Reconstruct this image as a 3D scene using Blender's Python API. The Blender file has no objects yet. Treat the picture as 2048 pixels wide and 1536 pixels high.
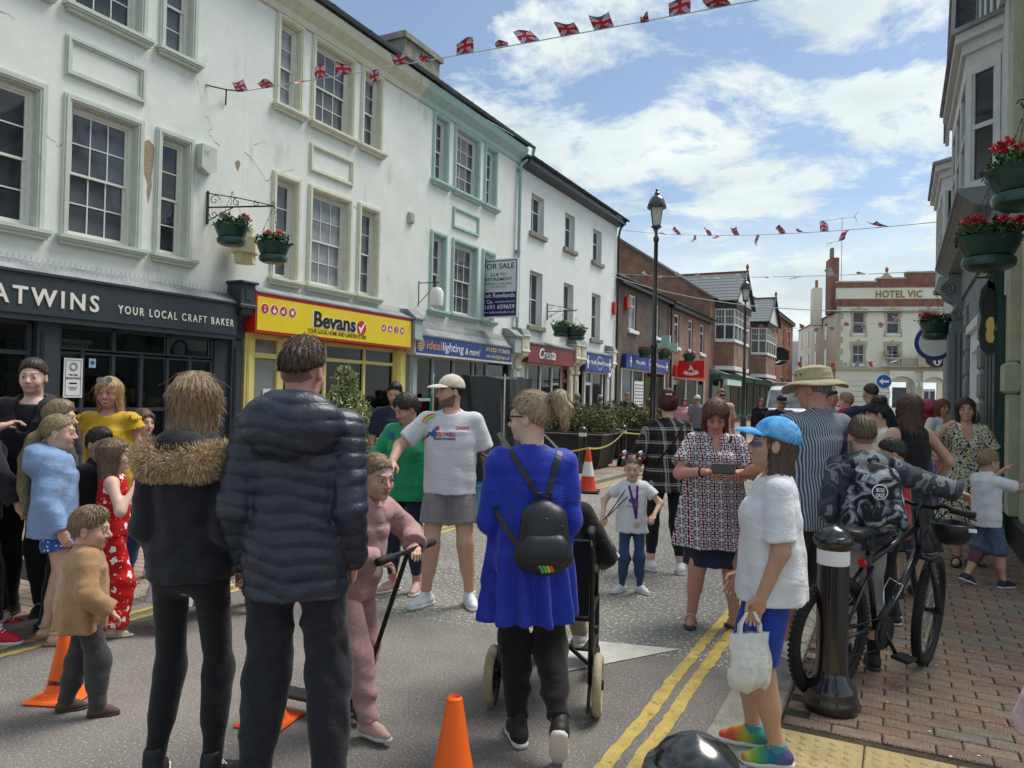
import bpy, math, random
import numpy as np
from math import sin, cos, pi, radians, sqrt, atan2
from mathutils import Vector, Matrix
random.seed(7)
rng = np.random.default_rng(5)
sc = bpy.context.scene
COL = sc.collection

# ---------------------------------------------------------------- camera
F_PX = 1500.0
cam_d = bpy.data.cameras.new('camera'); cam = bpy.data.objects.new('camera', cam_d); COL.objects.link(cam)
cam_d.sensor_width = 36; cam_d.lens = F_PX/2048*36; cam_d.clip_end = 2000; cam_d.clip_start = 0.05
CY, CP, CR = radians(27.3), radians(.87), radians(1.3)
c_f = Vector((-sin(CY)*cos(CP), cos(CY)*cos(CP), sin(CP))); c_r0 = Vector((cos(CY), sin(CY), 0)); c_u0 = c_r0.cross(c_f)
c_r = cos(CR)*c_r0 + sin(CR)*c_u0; c_u = -sin(CR)*c_r0 + cos(CR)*c_u0
m = Matrix.Identity(4)
for i in range(3): m[i][0] = c_r[i]; m[i][1] = c_u[i]; m[i][2] = -c_f[i]
m[0][3], m[1][3], m[2][3] = 0, 0, 1.6
cam.matrix_world = m
sc.camera = cam
# ---------------------------------------------------------------- light and sky
SKS, SKL = 2.7, (3.3, 7.9, 0)
SUN_EL, SUN_AZ = radians(60), radians(33)      # azimuth from +Y towards +X
wd = bpy.data.worlds.new('World'); sc.world = wd; wd.use_nodes = True
nt = wd.node_tree; nt.nodes.clear()
def wn(t, **k):
    n = nt.nodes.new(t)
    for a, b in k.items(): setattr(n, a, b)
    return n
out = wn('ShaderNodeOutputWorld'); sky = wn('ShaderNodeTexSky', sky_type='NISHITA', sun_disc=False, sun_elevation=SUN_EL, sun_rotation=SUN_AZ)
sky.air_density = 1.0; sky.dust_density = .6; sky.ozone_density = 1.6
bg1 = wn('ShaderNodeBackground'); bg1.inputs[1].default_value = .09
bg2 = wn('ShaderNodeBackground')
tc = wn('ShaderNodeTexCoord'); sep = wn('ShaderNodeSeparateXYZ'); nt.links.new(tc.outputs['Generated'], sep.inputs[0])
mz = wn('ShaderNodeMath', operation='MAXIMUM'); mz.inputs[1].default_value = 0.0; nt.links.new(sep.outputs[2], mz.inputs[0])
ad = wn('ShaderNodeMath', operation='ADD'); ad.inputs[1].default_value = .16; nt.links.new(mz.outputs[0], ad.inputs[0])
dv = wn('ShaderNodeVectorMath', operation='DIVIDE'); cb = wn('ShaderNodeCombineXYZ')
for i in range(3): nt.links.new(ad.outputs[0], cb.inputs[i])
nt.links.new(tc.outputs['Generated'], dv.inputs[0]); nt.links.new(cb.outputs[0], dv.inputs[1])
mp = wn('ShaderNodeMapping'); mp.inputs['Location'].default_value = SKL; mp.inputs['Scale'].default_value = (1, 1, 0); nt.links.new(dv.outputs[0], mp.inputs[0])
n1 = wn('ShaderNodeTexNoise'); n1.inputs['Scale'].default_value = SKS; n1.inputs['Detail'].default_value = 9; n1.inputs['Roughness'].default_value = .64; n1.inputs['Distortion'].default_value = .25
nt.links.new(mp.outputs[0], n1.inputs[0])
cr = wn('ShaderNodeValToRGB'); cr.color_ramp.elements[0].position = .445; cr.color_ramp.elements[1].position = .555
cr.color_ramp.elements[0].color = (0.10, .10, .10, 1); cr.color_ramp.elements[1].color = (1, 1, 1, 1)
nt.links.new(n1.outputs[0], cr.inputs[0])
# low sky is all cloud
hz = wn('ShaderNodeMapRange'); hz.inputs[1].default_value = .13; hz.inputs[2].default_value = .26; hz.inputs[3].default_value = 1; hz.inputs[4].default_value = 0
nt.links.new(sep.outputs[2], hz.inputs[0])
mx = wn('ShaderNodeMath', operation='MAXIMUM'); nt.links.new(cr.outputs[0], mx.inputs[0]); nt.links.new(hz.outputs[0], mx.inputs[1])
n2 = wn('ShaderNodeTexNoise'); n2.inputs['Scale'].default_value = 2.2; n2.inputs['Detail'].default_value = 6; n2.inputs['Roughness'].default_value = .55; nt.links.new(mp.outputs[0], n2.inputs[0])
cr2 = wn('ShaderNodeValToRGB'); cr2.color_ramp.elements[0].position = .34; cr2.color_ramp.elements[1].position = .66
cr2.color_ramp.elements[0].color = (.66, .76, .80, 1); cr2.color_ramp.elements[1].color = (.92, 1.0, .985, 1)
nt.links.new(n2.outputs[0], cr2.inputs[0]); nt.links.new(cr2.outputs[0], bg2.inputs[0]); bg2.inputs[1].default_value = .66
ms = wn('ShaderNodeMixShader'); nt.links.new(mx.outputs[0], ms.inputs[0]); nt.links.new(sky.outputs[0], bg1.inputs[0])
nt.links.new(bg1.outputs[0], ms.inputs[1]); nt.links.new(bg2.outputs[0], ms.inputs[2]); nt.links.new(ms.outputs[0], out.inputs[0])
sun_d = bpy.data.lights.new('sun', 'SUN'); sun = bpy.data.objects.new('sun', sun_d); COL.objects.link(sun)
sun_d.energy = 2.6; sun_d.angle = radians(28); sun_d.color = (1, .95, .88)
sd = Vector((sin(SUN_AZ)*cos(SUN_EL), cos(SUN_AZ)*cos(SUN_EL), sin(SUN_EL)))
sun.rotation_euler = (-sd).to_track_quat('-Z', 'Y').to_euler()
vs = sc.view_settings; vs.view_transform = 'Standard'; vs.look = 'None'; vs.exposure = 0.62; vs.gamma = 1.0; vs.use_curve_mapping = False
sc.cycles.max_bounces = 5; sc.cycles.diffuse_bounces = 3; sc.cycles.glossy_bounces = 2; sc.cycles.transmission_bounces = 3; sc.cycles.transparent_max_bounces = 6
sc.cycles.caustics_reflective = False; sc.cycles.caustics_refractive = False

# ---------------------------------------------------------------- materials
MATS = {}
def new_mat(name):
    mt = bpy.data.materials.new(name); mt.use_nodes = True; t = mt.node_tree
    return mt, t, t.nodes['Principled BSDF']
def nd(t, typ, **k):
    n = t.nodes.new(typ)
    for a, b in k.items():
        if a.startswith('i_'):
            key = a[2:]; key = int(key) if key.isdigit() else key.replace('_', ' ')
            n.inputs[key].default_value = b
        else: setattr(n, a, b)
    return n
def M(name, col=(.5, .5, .5), rough=.6, var=.12, scale=6., bump=.08, bscale=50., metal=0., spec=.4, attr=False, stretch=None, sheen=0., dirt=None, coat=0.):
    """principled surface with procedural colour variation and fine relief"""
    if name in MATS: return MATS[name]
    mt, t, b = new_mat(name); L = t.links.new
    co = nd(t, 'ShaderNodeTexCoord'); src = co.outputs['Object']
    if stretch:
        mpn = nd(t, 'ShaderNodeMapping'); mpn.inputs['Scale'].default_value = stretch; L(src, mpn.inputs[0]); src = mpn.outputs[0]
    n = nd(t, 'ShaderNodeTexNoise', i_Scale=scale, i_Detail=5., i_Roughness=.6); L(src, n.inputs[0])
    mr = nd(t, 'ShaderNodeMapRange', i_1=.3, i_2=.7, i_3=1-var, i_4=1+var); L(n.outputs[0], mr.inputs[0])
    mul = nd(t, 'ShaderNodeMix', data_type='RGBA', blend_type='MULTIPLY'); mul.inputs[0].default_value = 1
    if attr:
        at = nd(t, 'ShaderNodeAttribute', attribute_name='Col'); L(at.outputs['Color'], mul.inputs[6])
    else: mul.inputs[6].default_value = (*col, 1)
    L(mr.outputs[0], mul.inputs[7]); res = mul.outputs[2]
    if dirt:
        dc, ds, lo, hi = dirt
        n3 = nd(t, 'ShaderNodeTexNoise', i_Scale=ds, i_Detail=8., i_Roughness=.65); mp3 = nd(t, 'ShaderNodeMapping'); mp3.inputs['Scale'].default_value = (1, 1, .35); L(co.outputs['Object'], mp3.inputs[0]); L(mp3.outputs[0], n3.inputs[0])
        r3 = nd(t, 'ShaderNodeMapRange', i_1=lo, i_2=hi, i_3=0., i_4=1.); L(n3.outputs[0], r3.inputs[0])
        m3 = nd(t, 'ShaderNodeMix', data_type='RGBA'); L(r3.outputs[0], m3.inputs[0]); L(res, m3.inputs[6]); m3.inputs[7].default_value = (*dc, 1); res = m3.outputs[2]
    L(res, b.inputs['Base Color'])
    b.inputs['Roughness'].default_value = rough; b.inputs['Metallic'].default_value = metal
    b.inputs['Specular IOR Level'].default_value = spec
    if coat: b.inputs['Coat Weight'].default_value = coat; b.inputs['Coat Roughness'].default_value = .08
    if sheen: b.inputs['Sheen Weight'].default_value = sheen
    if bump:
        n2 = nd(t, 'ShaderNodeTexNoise', i_Scale=bscale, i_Detail=4.); L(src, n2.inputs[0])
        bp = nd(t, 'ShaderNodeBump', i_Strength=min(1, bump*4), i_Distance=bump*.1); L(n2.outputs[0], bp.inputs['Height']); L(bp.outputs[0], b.inputs['Normal'])
    MATS[name] = mt; return mt
def glass_dark(name, col=(.02, .024, .028), rough=.04, spec=.6):
    if name in MATS: return MATS[name]
    mt, t, b = new_mat(name); L = t.links.new
    co = nd(t, 'ShaderNodeTexCoord'); n = nd(t, 'ShaderNodeTexNoise', i_Scale=1.7, i_Detail=2.); L(co.outputs['Object'], n.inputs[0])
    r = nd(t, 'ShaderNodeValToRGB'); r.color_ramp.elements[0].color = (*[c*.6 for c in col], 1); r.color_ramp.elements[1].color = (*[c*1.9 for c in col], 1); r.color_ramp.elements[0].position = .35; r.color_ramp.elements[1].position = .65
    L(n.outputs[0], r.inputs[0]); L(r.outputs[0], b.inputs['Base Color'])
    b.inputs['Roughness'].default_value = rough; b.inputs['Specular IOR Level'].default_value = spec
    n2 = nd(t, 'ShaderNodeTexNoise', i_Scale=.9, i_Detail=1.); L(co.outputs['Object'], n2.inputs[0])
    bp = nd(t, 'ShaderNodeBump', i_Strength=.25, i_Distance=.03); L(n2.outputs[0], bp.inputs['Height']); L(bp.outputs[0], b.inputs['Normal'])
    MATS[name] = mt; return mt
def glass_clear(name='shop_glass', tint=(.75, .8, .8)):
    if name in MATS: return MATS[name]
    mt, t, b = new_mat(name); L = t.links.new
    tr = nd(t, 'ShaderNodeBsdfTransparent'); tr.inputs[0].default_value = (*tint, 1)
    gl = nd(t, 'ShaderNodeBsdfGlossy', i_Roughness=.02); fr = nd(t, 'ShaderNodeFresnel', i_IOR=1.5); mx_ = nd(t, 'ShaderNodeMixShader')
    L(fr.outputs[0], mx_.inputs[0]); L(tr.outputs[0], mx_.inputs[1]); L(gl.outputs[0], mx_.inputs[2]); L(mx_.outputs[0], t.nodes['Material Output'].inputs[0])
    MATS[name] = mt; return mt

def brick_mat(name, c1, c2, mortar, bw=.225, bh=.075, rough=.85):
    """far brickwork: pieces too small to build; courses in local x (or y) and z"""
    if name in MATS: return MATS[name]
    mt, t, b = new_mat(name); L = t.links.new
    co = nd(t, 'ShaderNodeTexCoord'); s = nd(t, 'ShaderNodeSeparateXYZ'); L(co.outputs['Object'], s.inputs[0])
    a = nd(t, 'ShaderNodeMath', operation='ADD'); L(s.outputs[0], a.inputs[0]); L(s.outputs[1], a.inputs[1])
    c = nd(t, 'ShaderNodeCombineXYZ'); L(a.outputs[0], c.inputs[0]); L(s.outputs[2], c.inputs[1])
    br = nd(t, 'ShaderNodeTexBrick', i_Scale=1., i_Mortar_Size=.009, i_Brick_Width=bw, i_Row_Height=bh, i_Bias=0.)
    br.inputs['Color1'].default_value = (*c1, 1); br.inputs['Color2'].default_value = (*c2, 1); br.inputs['Mortar'].default_value = (*mortar, 1); L(c.outputs[0], br.inputs[0])
    n = nd(t, 'ShaderNodeTexNoise', i_Scale=1.3, i_Detail=6.); L(co.outputs['Object'], n.inputs[0]); mr = nd(t, 'ShaderNodeMapRange', i_1=.3, i_2=.7, i_3=.7, i_4=1.3); L(n.outputs[0], mr.inputs[0])
    mul = nd(t, 'ShaderNodeMix', data_type='RGBA', blend_type='MULTIPLY'); mul.inputs[0].default_value = 1; L(br.outputs[0], mul.inputs[6]); L(mr.outputs[0], mul.inputs[7])
    L(mul.outputs[2], b.inputs['Base Color']); b.inputs['Roughness'].default_value = rough
    bp = nd(t, 'ShaderNodeBump', i_Strength=.6, i_Distance=.01); inv = nd(t, 'ShaderNodeMath', operation='SUBTRACT'); inv.inputs[0].default_value = 1; L(br.outputs['Fac'], inv.inputs[1]); L(inv.outputs[0], bp.inputs['Height']); L(bp.outputs[0], b.inputs['Normal'])
    MATS[name] = mt; return mt

# ---------------------------------------------------------------- mesh helpers
class MB:
    def __init__(s): s.v = []; s.f = []
    def add(s, vs, fs):
        o = len(s.v); s.v += [tuple(p) for p in vs]; s.f += [tuple(i+o for i in f) for f in fs]; return s
    def box(s, x0, x1, y0, y1, z0, z1):
        v = [(x, y, z) for z in (z0, z1) for y in (y0, y1) for x in (x0, x1)]
        return s.add(v, [(0, 2, 3, 1), (4, 5, 7, 6), (0, 1, 5, 4), (2, 6, 7, 3), (0, 4, 6, 2), (1, 3, 7, 5)])
    def bev(s, x0, x1, y0, y1, z0, z1, b=.01):
        """box with chamfered edges along all sides"""
        b = min(b, (x1-x0)*.45, (y1-y0)*.45, (z1-z0)*.45)
        v = []
        for z, i in ((z0, b), (z0+b, 0), (z1-b, 0), (z1, b)):
            v += [(x0+i+b*(i == 0)*0, y0+i, z), (x1-i, y0+i, z), (x1-i, y1-i, z), (x0+i, y1-i, z)]
        f = [(3, 2, 1, 0), (12, 13, 14, 15)]
        for k in range(3):
            for j in range(4): f.append((k*4+j, k*4+(j+1) % 4, k*4+4+(j+1) % 4, k*4+4+j))
        return s.add(v, f)
    def prism(s, pts, y0, y1):
        """polygon in x,z extruded along y"""
        n = len(pts); v = [(x, y0, z) for x, z in pts]+[(x, y1, z) for x, z in pts]
        return s.add(v, [tuple(range(n)), tuple(range(2*n-1, n-1, -1))]+[(i, i+n, (i+1) % n+n, (i+1) % n) for i in range(n)])
    def prismx(s, pts, x0, x1):
        """polygon in y,z extruded along x"""
        n = len(pts); v = [(x0, y, z) for y, z in pts]+[(x1, y, z) for y, z in pts]
        return s.add(v, [tuple(range(n-1, -1, -1)), tuple(range(n, 2*n))]+[((i+1) % n, (i+1) % n+n, i+n, i) for i in range(n)])
    def prismz(s, pts, z0, z1):
        n = len(pts); v = [(x, y, z0) for x, y in pts]+[(x, y, z1) for x, y in pts]
        return s.add(v, [tuple(range(n-1, -1, -1)), tuple(range(n, 2*n))]+[(i, (i+1) % n, (i+1) % n+n, i+n) for i in range(n)])
    def tube(s, pts, r, n=8, caps=True, closed=False):
        P = [Vector(p) for p in pts]; k = len(P); rs = r if hasattr(r, '__len__') else [r]*k
        up = None; rings = []
        for i in range(k):
            a = P[(i-1) % k] if (i or closed) else P[i]; b = P[(i+1) % k] if (i < k-1 or closed) else P[i]
            d = (b-a); d = d.normalized() if d.length > 1e-9 else Vector((0, 0, 1))
            if up is None:
                up = Vector((0, 0, 1)) if abs(d.z) < .9 else Vector((1, 0, 0))
            sd_ = d.cross(up)
            if sd_.length < 1e-6: sd_ = d.orthogonal()
            sd_.normalize(); up = sd_.cross(d).normalized()
            rings.append([P[i]+(sd_*cos(2*pi*j/n)+up*sin(2*pi*j/n))*rs[i] for j in range(n)])
        v = [p for rg in rings for p in rg]; f = []
        for i in range(k if closed else k-1):
            a = i*n; b = ((i+1) % k)*n
            for j in range(n): f.append((a+j, a+(j+1) % n, b+(j+1) % n, b+j))
        if caps and not closed: f += [tuple(range(n-1, -1, -1)), tuple((k-1)*n+j for j in range(n))]
        return s.add(v, f)
    def lathe(s, prof, c=(0, 0, 0), n=24, ax='z', ph=0.):
        v = []; k = len(prof)
        for r, h in prof:
            for j in range(n):
                a = 2*pi*j/n+ph; x, y = r*cos(a), r*sin(a)
                p = (x, y, h) if ax == 'z' else ((x, h, y) if ax == 'y' else (h, x, y))
                v.append((p[0]+c[0], p[1]+c[1], p[2]+c[2]))
        f = []
        for i in range(k-1):
            for j in range(n):
                q = (i*n+j, i*n+(j+1) % n, (i+1)*n+(j+1) % n, (i+1)*n+j); f.append(q if ax != 'y' else q[::-1])
        if prof[0][0] > 1e-6: f.append(tuple(range(n-1, -1, -1)))
        if prof[-1][0] > 1e-6: f.append(tuple((k-1)*n+j for j in range(n)))
        return s.add(v, f)
    def ring(s, c, R, r, ax='x', n=40, m_=8):
        pts = []
        for i in range(n):
            a = 2*pi*i/n; x, y = R*cos(a), R*sin(a)
            p = {'x': (0, x, y), 'y': (x, 0, y), 'z': (x, y, 0)}[ax]; pts.append((p[0]+c[0], p[1]+c[1], p[2]+c[2]))
        return s.tube(pts, r, m_, closed=True)
    def xf(s, mat): s.v = [tuple(mat @ Vector(p)) for p in s.v]; return s
    def mesh(s, name, smooth=False):
        me = bpy.data.meshes.new(name); me.from_pydata(s.v, [], s.f); me.update()
        if smooth is not False and smooth is not None:
            me.polygons.foreach_set('use_smooth', [True]*len(me.polygons))
            if smooth is not True:
                try: me.set_sharp_from_angle(angle=radians(smooth))
                except Exception: pass
        return me
    def obj(s, name, mat, parent=None, smooth=False, **k): return link(name, s.mesh(name, smooth), mat, parent, **k)
def link(name, me, mat=None, parent=None, loc=None, rotz=None, label=None, cat=None, group=None, kind=None):
    o = bpy.data.objects.new(name, me); COL.objects.link(o)
    if mat is not None and me is not None and len(me.materials) == 0: me.materials.append(mat)
    if parent is not None: o.parent = parent
    if loc is not None: o.location = loc
    if rotz is not None: o.rotation_euler = (0, 0, rotz)
    if label: o['label'] = label
    if cat: o['category'] = cat
    if group: o['group'] = group
    if kind: o['kind'] = kind
    return o
def thing(name, label, cat, loc=(0, 0, 0), rotz=0., group=None, kind=None):
    return link(name, None, None, None, loc, rotz, label, cat, group, kind)
def copy_tree(o, parent=None, loc=None, rotz=None, label=None):
    c = o.copy(); COL.objects.link(c)
    if parent is not None: c.parent = parent
    if loc is not None: c.location = loc
    if rotz is not None: c.rotation_euler = (0, 0, rotz)
    if label: c['label'] = label
    for ch in o.children: copy_tree(ch, c)
    return c
def np_mesh(name, V, Fq, smooth=True, col=None):
    me = bpy.data.meshes.new(name); V = np.asarray(V, np.float32); Fq = np.asarray(Fq, np.int32); k = Fq.shape[1]
    me.vertices.add(len(V)); me.vertices.foreach_set('co', V.ravel())
    me.loops.add(Fq.size); me.loops.foreach_set('vertex_index', Fq.ravel())
    me.polygons.add(len(Fq)); me.polygons.foreach_set('loop_start', np.arange(0, Fq.size, k, dtype=np.int32))
    if smooth: me.polygons.foreach_set('use_smooth', np.ones(len(Fq), bool))
    if col is not None:
        a = me.color_attributes.new('Col', 'FLOAT_COLOR', 'POINT'); c4 = np.ones((len(V), 4), np.float32); c4[:, :3] = col; a.data.foreach_set('color', c4.ravel())
    me.update(calc_edges=True); return me
def text_mesh(body, size=1., ext=.004, bold=0., align='CENTER', spacing=1., shear=0., width=None, line=1.):
    """flat lettering in local x,z facing -y"""
    cu = bpy.data.curves.new('lettering', 'FONT'); cu.body = body; cu.size = size; cu.extrude = ext; cu.offset = bold*size; cu.align_x = align; cu.space_character = spacing; cu.shear = shear; cu.resolution_u = 3; cu.space_line = line
    o = bpy.data.objects.new('lettering', cu); COL.objects.link(o)
    me = bpy.data.meshes.new_from_object(o); COL.objects.unlink(o); bpy.data.objects.remove(o); bpy.data.curves.remove(cu)
    me.materials.clear(); n = len(me.vertices); V = np.empty(n*3, np.float32); me.vertices.foreach_get('co', V); V = V.reshape(-1, 3)
    if width: V[:, :2] *= np.array([width/max(1e-6, V[:, 0].max()-V[:, 0].min()), 1])
    W = np.stack([V[:, 0], -V[:, 2], V[:, 1]], 1); me.vertices.foreach_set('co', W.astype(np.float32).ravel()); me.update(); return me
def text(body, parent, mat, x, y, z, size, name='lettering', **k):
    return link(name, text_mesh(body, size, **k), mat, parent, (x, y, z))
def pix(px, py, depth):
    d = c_f + c_r*((px-1024)/F_PX) - c_u*((py-768)/F_PX)
    return Vector((0, 0, 1.6)) + d*depth
def cam_head(a):
    """heading (radians about z) of something facing a degrees clockwise from straight away from the viewer"""
    return CY - radians(a)
def puts(d, k, v): d.setdefault(k, []).append(v)
# ================================================================ buildings
m_white = M('white_render', (.735, .765, .71), .85, .07, 1.2, .10, 9, dirt=((.40, .41, .36), 1.6, .56, .80))
m_white2 = M('white_render_bright', (.74, .78, .75), .85, .05, 1.5, .08, 12, dirt=((.45, .45, .42), 2.2, .62, .82))
m_sage = M('sage_paint', (.52, .57, .51), .7, .08, 5, .04, 40, dirt=((.3, .31, .26), 5, .62, .8))
m_cream = M('cream_paint', (.64, .645, .515), .7, .08, 5, .04, 40, dirt=((.38, .36, .25), 5, .6, .8))
m_aqua = M('aqua_paint', (.40, .555, .525), .7, .08, 5, .04, 40, dirt=((.3, .36, .34), 5, .64, .85))
m_frame = M('sash_white', (.70, .70, .64), .6, .06, 8, .04, 60, dirt=((.42, .40, .33), 6, .62, .8))
m_upvc = M('upvc_white', (.78, .79, .79), .4, .03, 5, 0)
m_pane = glass_dark('pane_dark'); m_pane_m = glass_dark('pane_mid', (.055, .06, .068), .06); m_pane_l = glass_dark('pane_net', (.16, .17, .18), .12)
m_glass = glass_clear()
m_char = M('charcoal_paint', (.035, .045, .055), .5, .12, 6, .03, 40, dirt=((.12, .13, .13), 4, .66, .8))
m_lead = M('lead_sheet', (.22, .24, .25), .7, .35, 3, .12, 15)
m_slate = M('slate', (.13, .15, .17), .65, .35, 9, .15, 30, stretch=(1, 1, 3))
m_gutter = M('gutter_grey', (.10, .125, .14), .5, .15, 5, .03, 40)
m_black = M('black_paint', (.012, .013, .014), .35, .2, 10, .02, 60)
m_blackiron = M('black_iron', (.018, .018, .02), .45, .2, 10, .05, 60)
m_spike = M('spike_steel', (.45, .45, .42), .4, .1, 5, 0, metal=.6)
m_text = M('letter_white', (.75, .73, .66), .6, .03, 5, 0)
m_textw = M('letter_bright', (.82, .83, .84), .5, .02, 5, 0)
m_textk = M('letter_black', (.012, .012, .013), .5, .05, 5, 0)
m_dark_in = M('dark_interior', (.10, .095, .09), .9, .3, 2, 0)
m_stone = M('weathered_stone', (.25, .24, .20), .9, .3, 5, .3, 20)
m_paper = M('paper', (.75, .77, .77), .8, .03, 5, 0)
m_ywall = M('yellow_wall', (.75, .55, .06), .7, .15, 2, 0)  # even yellow base colour with slight noise variation
UNIT = {}
def unit_box(name, b=0):
    k = (name, b)
    if k not in UNIT: UNIT[k] = MB().box(-.5, .5, -.5, .5, -.5, .5).mesh(name)
    return UNIT[k]
PANE_MESH = {}
def pane(parent, x0, x1, y, z0, z1, mat, name='pane', tilt=True):
    k = (round(x1-x0, 3), round(z1-z0, 3), mat.name)
    if k not in PANE_MESH:
        me = MB().box(-(x1-x0)/2, (x1-x0)/2, -.003, .003, -(z1-z0)/2, (z1-z0)/2).mesh(name); me.materials.append(mat); PANE_MESH[k] = me
    o = link(name, PANE_MESH[k], None, parent, ((x0+x1)/2, y, (z0+z1)/2))
    if tilt: o.rotation_euler = (random.uniform(-.006, .006), 0, random.uniform(-.008, .008))
    return o
def wall_mesh(x0, x1, z0, z1, holes, y=0., rev=.16, back=None, name='wall'):
    """facade sheet in local x,z with real openings and reveals; thickness back"""
    mb = MB(); xs = sorted({x0, x1, *[h[0] for h in holes], *[h[1] for h in holes]}); zs = sorted({z0, z1, *[h[2] for h in holes], *[h[3] for h in holes]})
    xs = [x for x in xs if x0 <= x <= x1]; zs = [z for z in zs if z0 <= z <= z1]
    for i in range(len(xs)-1):
        for j in range(len(zs)-1):
            cx, cz = (xs[i]+xs[i+1])/2, (zs[j]+zs[j+1])/2
            if any(h[0] < cx < h[1] and h[2] < cz < h[3] for h in holes): continue
            mb.add([(xs[i], y, zs[j]), (xs[i+1], y, zs[j]), (xs[i+1], y, zs[j+1]), (xs[i], y, zs[j+1])], [(0, 1, 2, 3)])
    for a, b, c, d in holes:
        q = y+rev
        mb.add([(a, y, c), (a, q, c), (a, q, d), (a, y, d)], [(0, 1, 2, 3)]); mb.add([(b, y, c), (b, y, d), (b, q, d), (b, q, c)], [(0, 1, 2, 3)])
        mb.add([(a, y, d), (a, q, d), (b, q, d), (b, y, d)], [(0, 1, 2, 3)]); mb.add([(a, y, c), (b, y, c), (b, q, c), (a, q, c)], [(0, 1, 2, 3)])
    if back:
        mb.add([(x0, y, z0), (x0, y, z1), (x0, back, z1), (x0, back, z0)], [(0, 1, 2, 3)]); mb.add([(x1, y, z0), (x1, back, z0), (x1, back, z1), (x1, y, z1)], [(0, 1, 2, 3)])
        mb.add([(x0, back, z0), (x0, back, z1), (x1, back, z1), (x1, back, z0)], [(0, 1, 2, 3)])
    return mb
def sash(parent, x0, x1, z0, z1, cols, msur, mfr=None, mp=None, sur=.10, rows=2, recess=.15, sillm=None, sill_h=.13, lift=0.):
    """x0..z1 is the outside of the moulded surround; returns the wall opening"""
    mfr = mfr or m_frame; mp = mp or m_pane
    mb = MB(); a, b, c, d = x0+sur, x1-sur, z0, z1-sur
    for t, p in ((0, .035), (.028, .05)):
        e = sur-t*.0
        mb.box(x0+t, a-(.03 if t else 0), -p, 0 if not t else -.034, c, d+sur-t); mb.box(b+(.03 if t else 0), x1-t, -p, 0 if not t else -.034, c, d+sur-t)
        mb.box(a-(.03 if t else 0), b+(.03 if t else 0), -p, 0 if not t else -.034, d+(.03 if t else 0), z1-t)
    mb.box(a-.001, a+.02, 0.001, recess, c, d); mb.box(b-.02, b+.001, 0.001, recess, c, d); mb.box(a+.02, b-.02, .001, recess, d-.02, d+.001)
    w = mb.obj('window', msur, parent)
    # sill: stepped stone
    s = MB(); s.box(x0-.06, x1+.07, -.13, recess, c-.05, c); s.box(x0-.04, x1+.05, -.11, -.002, c-.085, c-.0505); s.box(x0-.02, x1+.03, -.085, -.002, c-sill_h, c-.0855); s.obj('sill', sillm or msur, w)
    a += .021; b -= .021; d -= .021
    fr = .055; f = MB(); y0, y1 = recess-.055, recess+.02
    f.box(a, a+fr, y0, y1, c, d); f.box(b-fr, b, y0, y1, c, d); f.box(a+fr, b-fr, y0, y1, d-fr, d); f.box(a+fr, b-fr, y0-.02, y1, c, c+.05); f.obj('frame', mfr, w)
    a += fr; b -= fr; d -= fr; c += .05; mid = (c+d)/2
    for nm, q0, q1, yy in (('upper_sash', mid-.02+lift, d, recess-.03), ('lower_sash', c+lift, mid+.02, recess-.005)):
        st = .035; g = MB(); g.box(a, a+st, yy, yy+.035, q0, q1); g.box(b-st, b, yy, yy+.035, q0, q1); g.box(a+st, b-st, yy, yy+.035, q1-st, q1); g.box(a+st, b-st, yy, yy+.035, q0, q0+st+(.02 if nm[0] == 'l' else 0))
        ia, ib, ic, id_ = a+st, b-st, q0+st+(.02 if nm[0] == 'l' else 0), q1-st; bw = .018
        for i in range(1, cols): x = ia+(ib-ia)*i/cols; g.box(x-bw/2, x+bw/2, yy+.004, yy+.03, ic, id_)
        for j in range(1, rows):
            z = ic+(id_-ic)*j/rows
            for i in range(cols): g.box(ia+(ib-ia)*i/cols+bw/2*(i > 0), ia+(ib-ia)*(i+1)/cols-bw/2*(i < cols-1), yy+.005, yy+.029, z-bw/2, z+bw/2)
        if nm[0] == 'u':
            for hx in (a-.012, b-.0): g.box(hx-.0, hx+.014, yy+.036, yy+.05, q0-.09, q0)
        g.obj(nm, mfr, w)
        for i in range(cols):
            for j in range(rows): pane(w, ia+(ib-ia)*i/cols+.004, ia+(ib-ia)*(i+1)/cols-.004, yy+.018, ic+(id_-ic)*j/rows+.004, ic+(id_-ic)*(j+1)/rows-.004, mp)
    return (x0+sur, x1-sur, z0, z1-sur)
def plain_win(parent, x0, x1, z0, z1, cols, rows, mfr, mp=None, recess=.14, fr=.055, sill=None, bars=.03, name='window', tr=None):
    mp = mp or m_pane; g = MB(); y0, y1 = recess-.03, recess+.03
    g.box(x0, x0+fr, y0, y1, z0, z1); g.box(x1-fr, x1, y0, y1, z0, z1); g.box(x0+fr, x1-fr, y0, y1, z1-fr, z1); g.box(x0+fr, x1-fr, y0, y1, z0, z0+fr)
    a, b, c, d = x0+fr, x1-fr, z0+fr, z1-fr; xs = [a+(b-a)*i/cols for i in range(cols+1)]; zs = [c+(d-c)*i/rows for i in range(rows+1)]
    if tr: zs = [c]+[z0+t for t in tr]+[d]; rows = len(zs)-1
    for x in xs[1:-1]: g.box(x-bars/2, x+bars/2, y0+.005, y1-.005, c, d)
    for z in zs[1:-1]:
        for i in range(cols): g.box(xs[i]+bars/2*(i > 0), xs[i+1]-bars/2*(i < cols-1), y0+.006, y1-.006, z-bars/2*1.3, z+bars/2*1.3)
    w = g.obj(name, mfr, parent)
    for i in range(cols):
        for j in range(rows): pane(w, xs[i]+.004, xs[i+1]-.004, recess, zs[j]+.004, zs[j+1]-.004, mp)
    if sill is not None: MB().bev(x0-.13, x1+.13, -.10, recess-.03, z0-.16, z0-.002, .015).obj('sill', sill, w)
    return (x0, x1, z0, z1)
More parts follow.
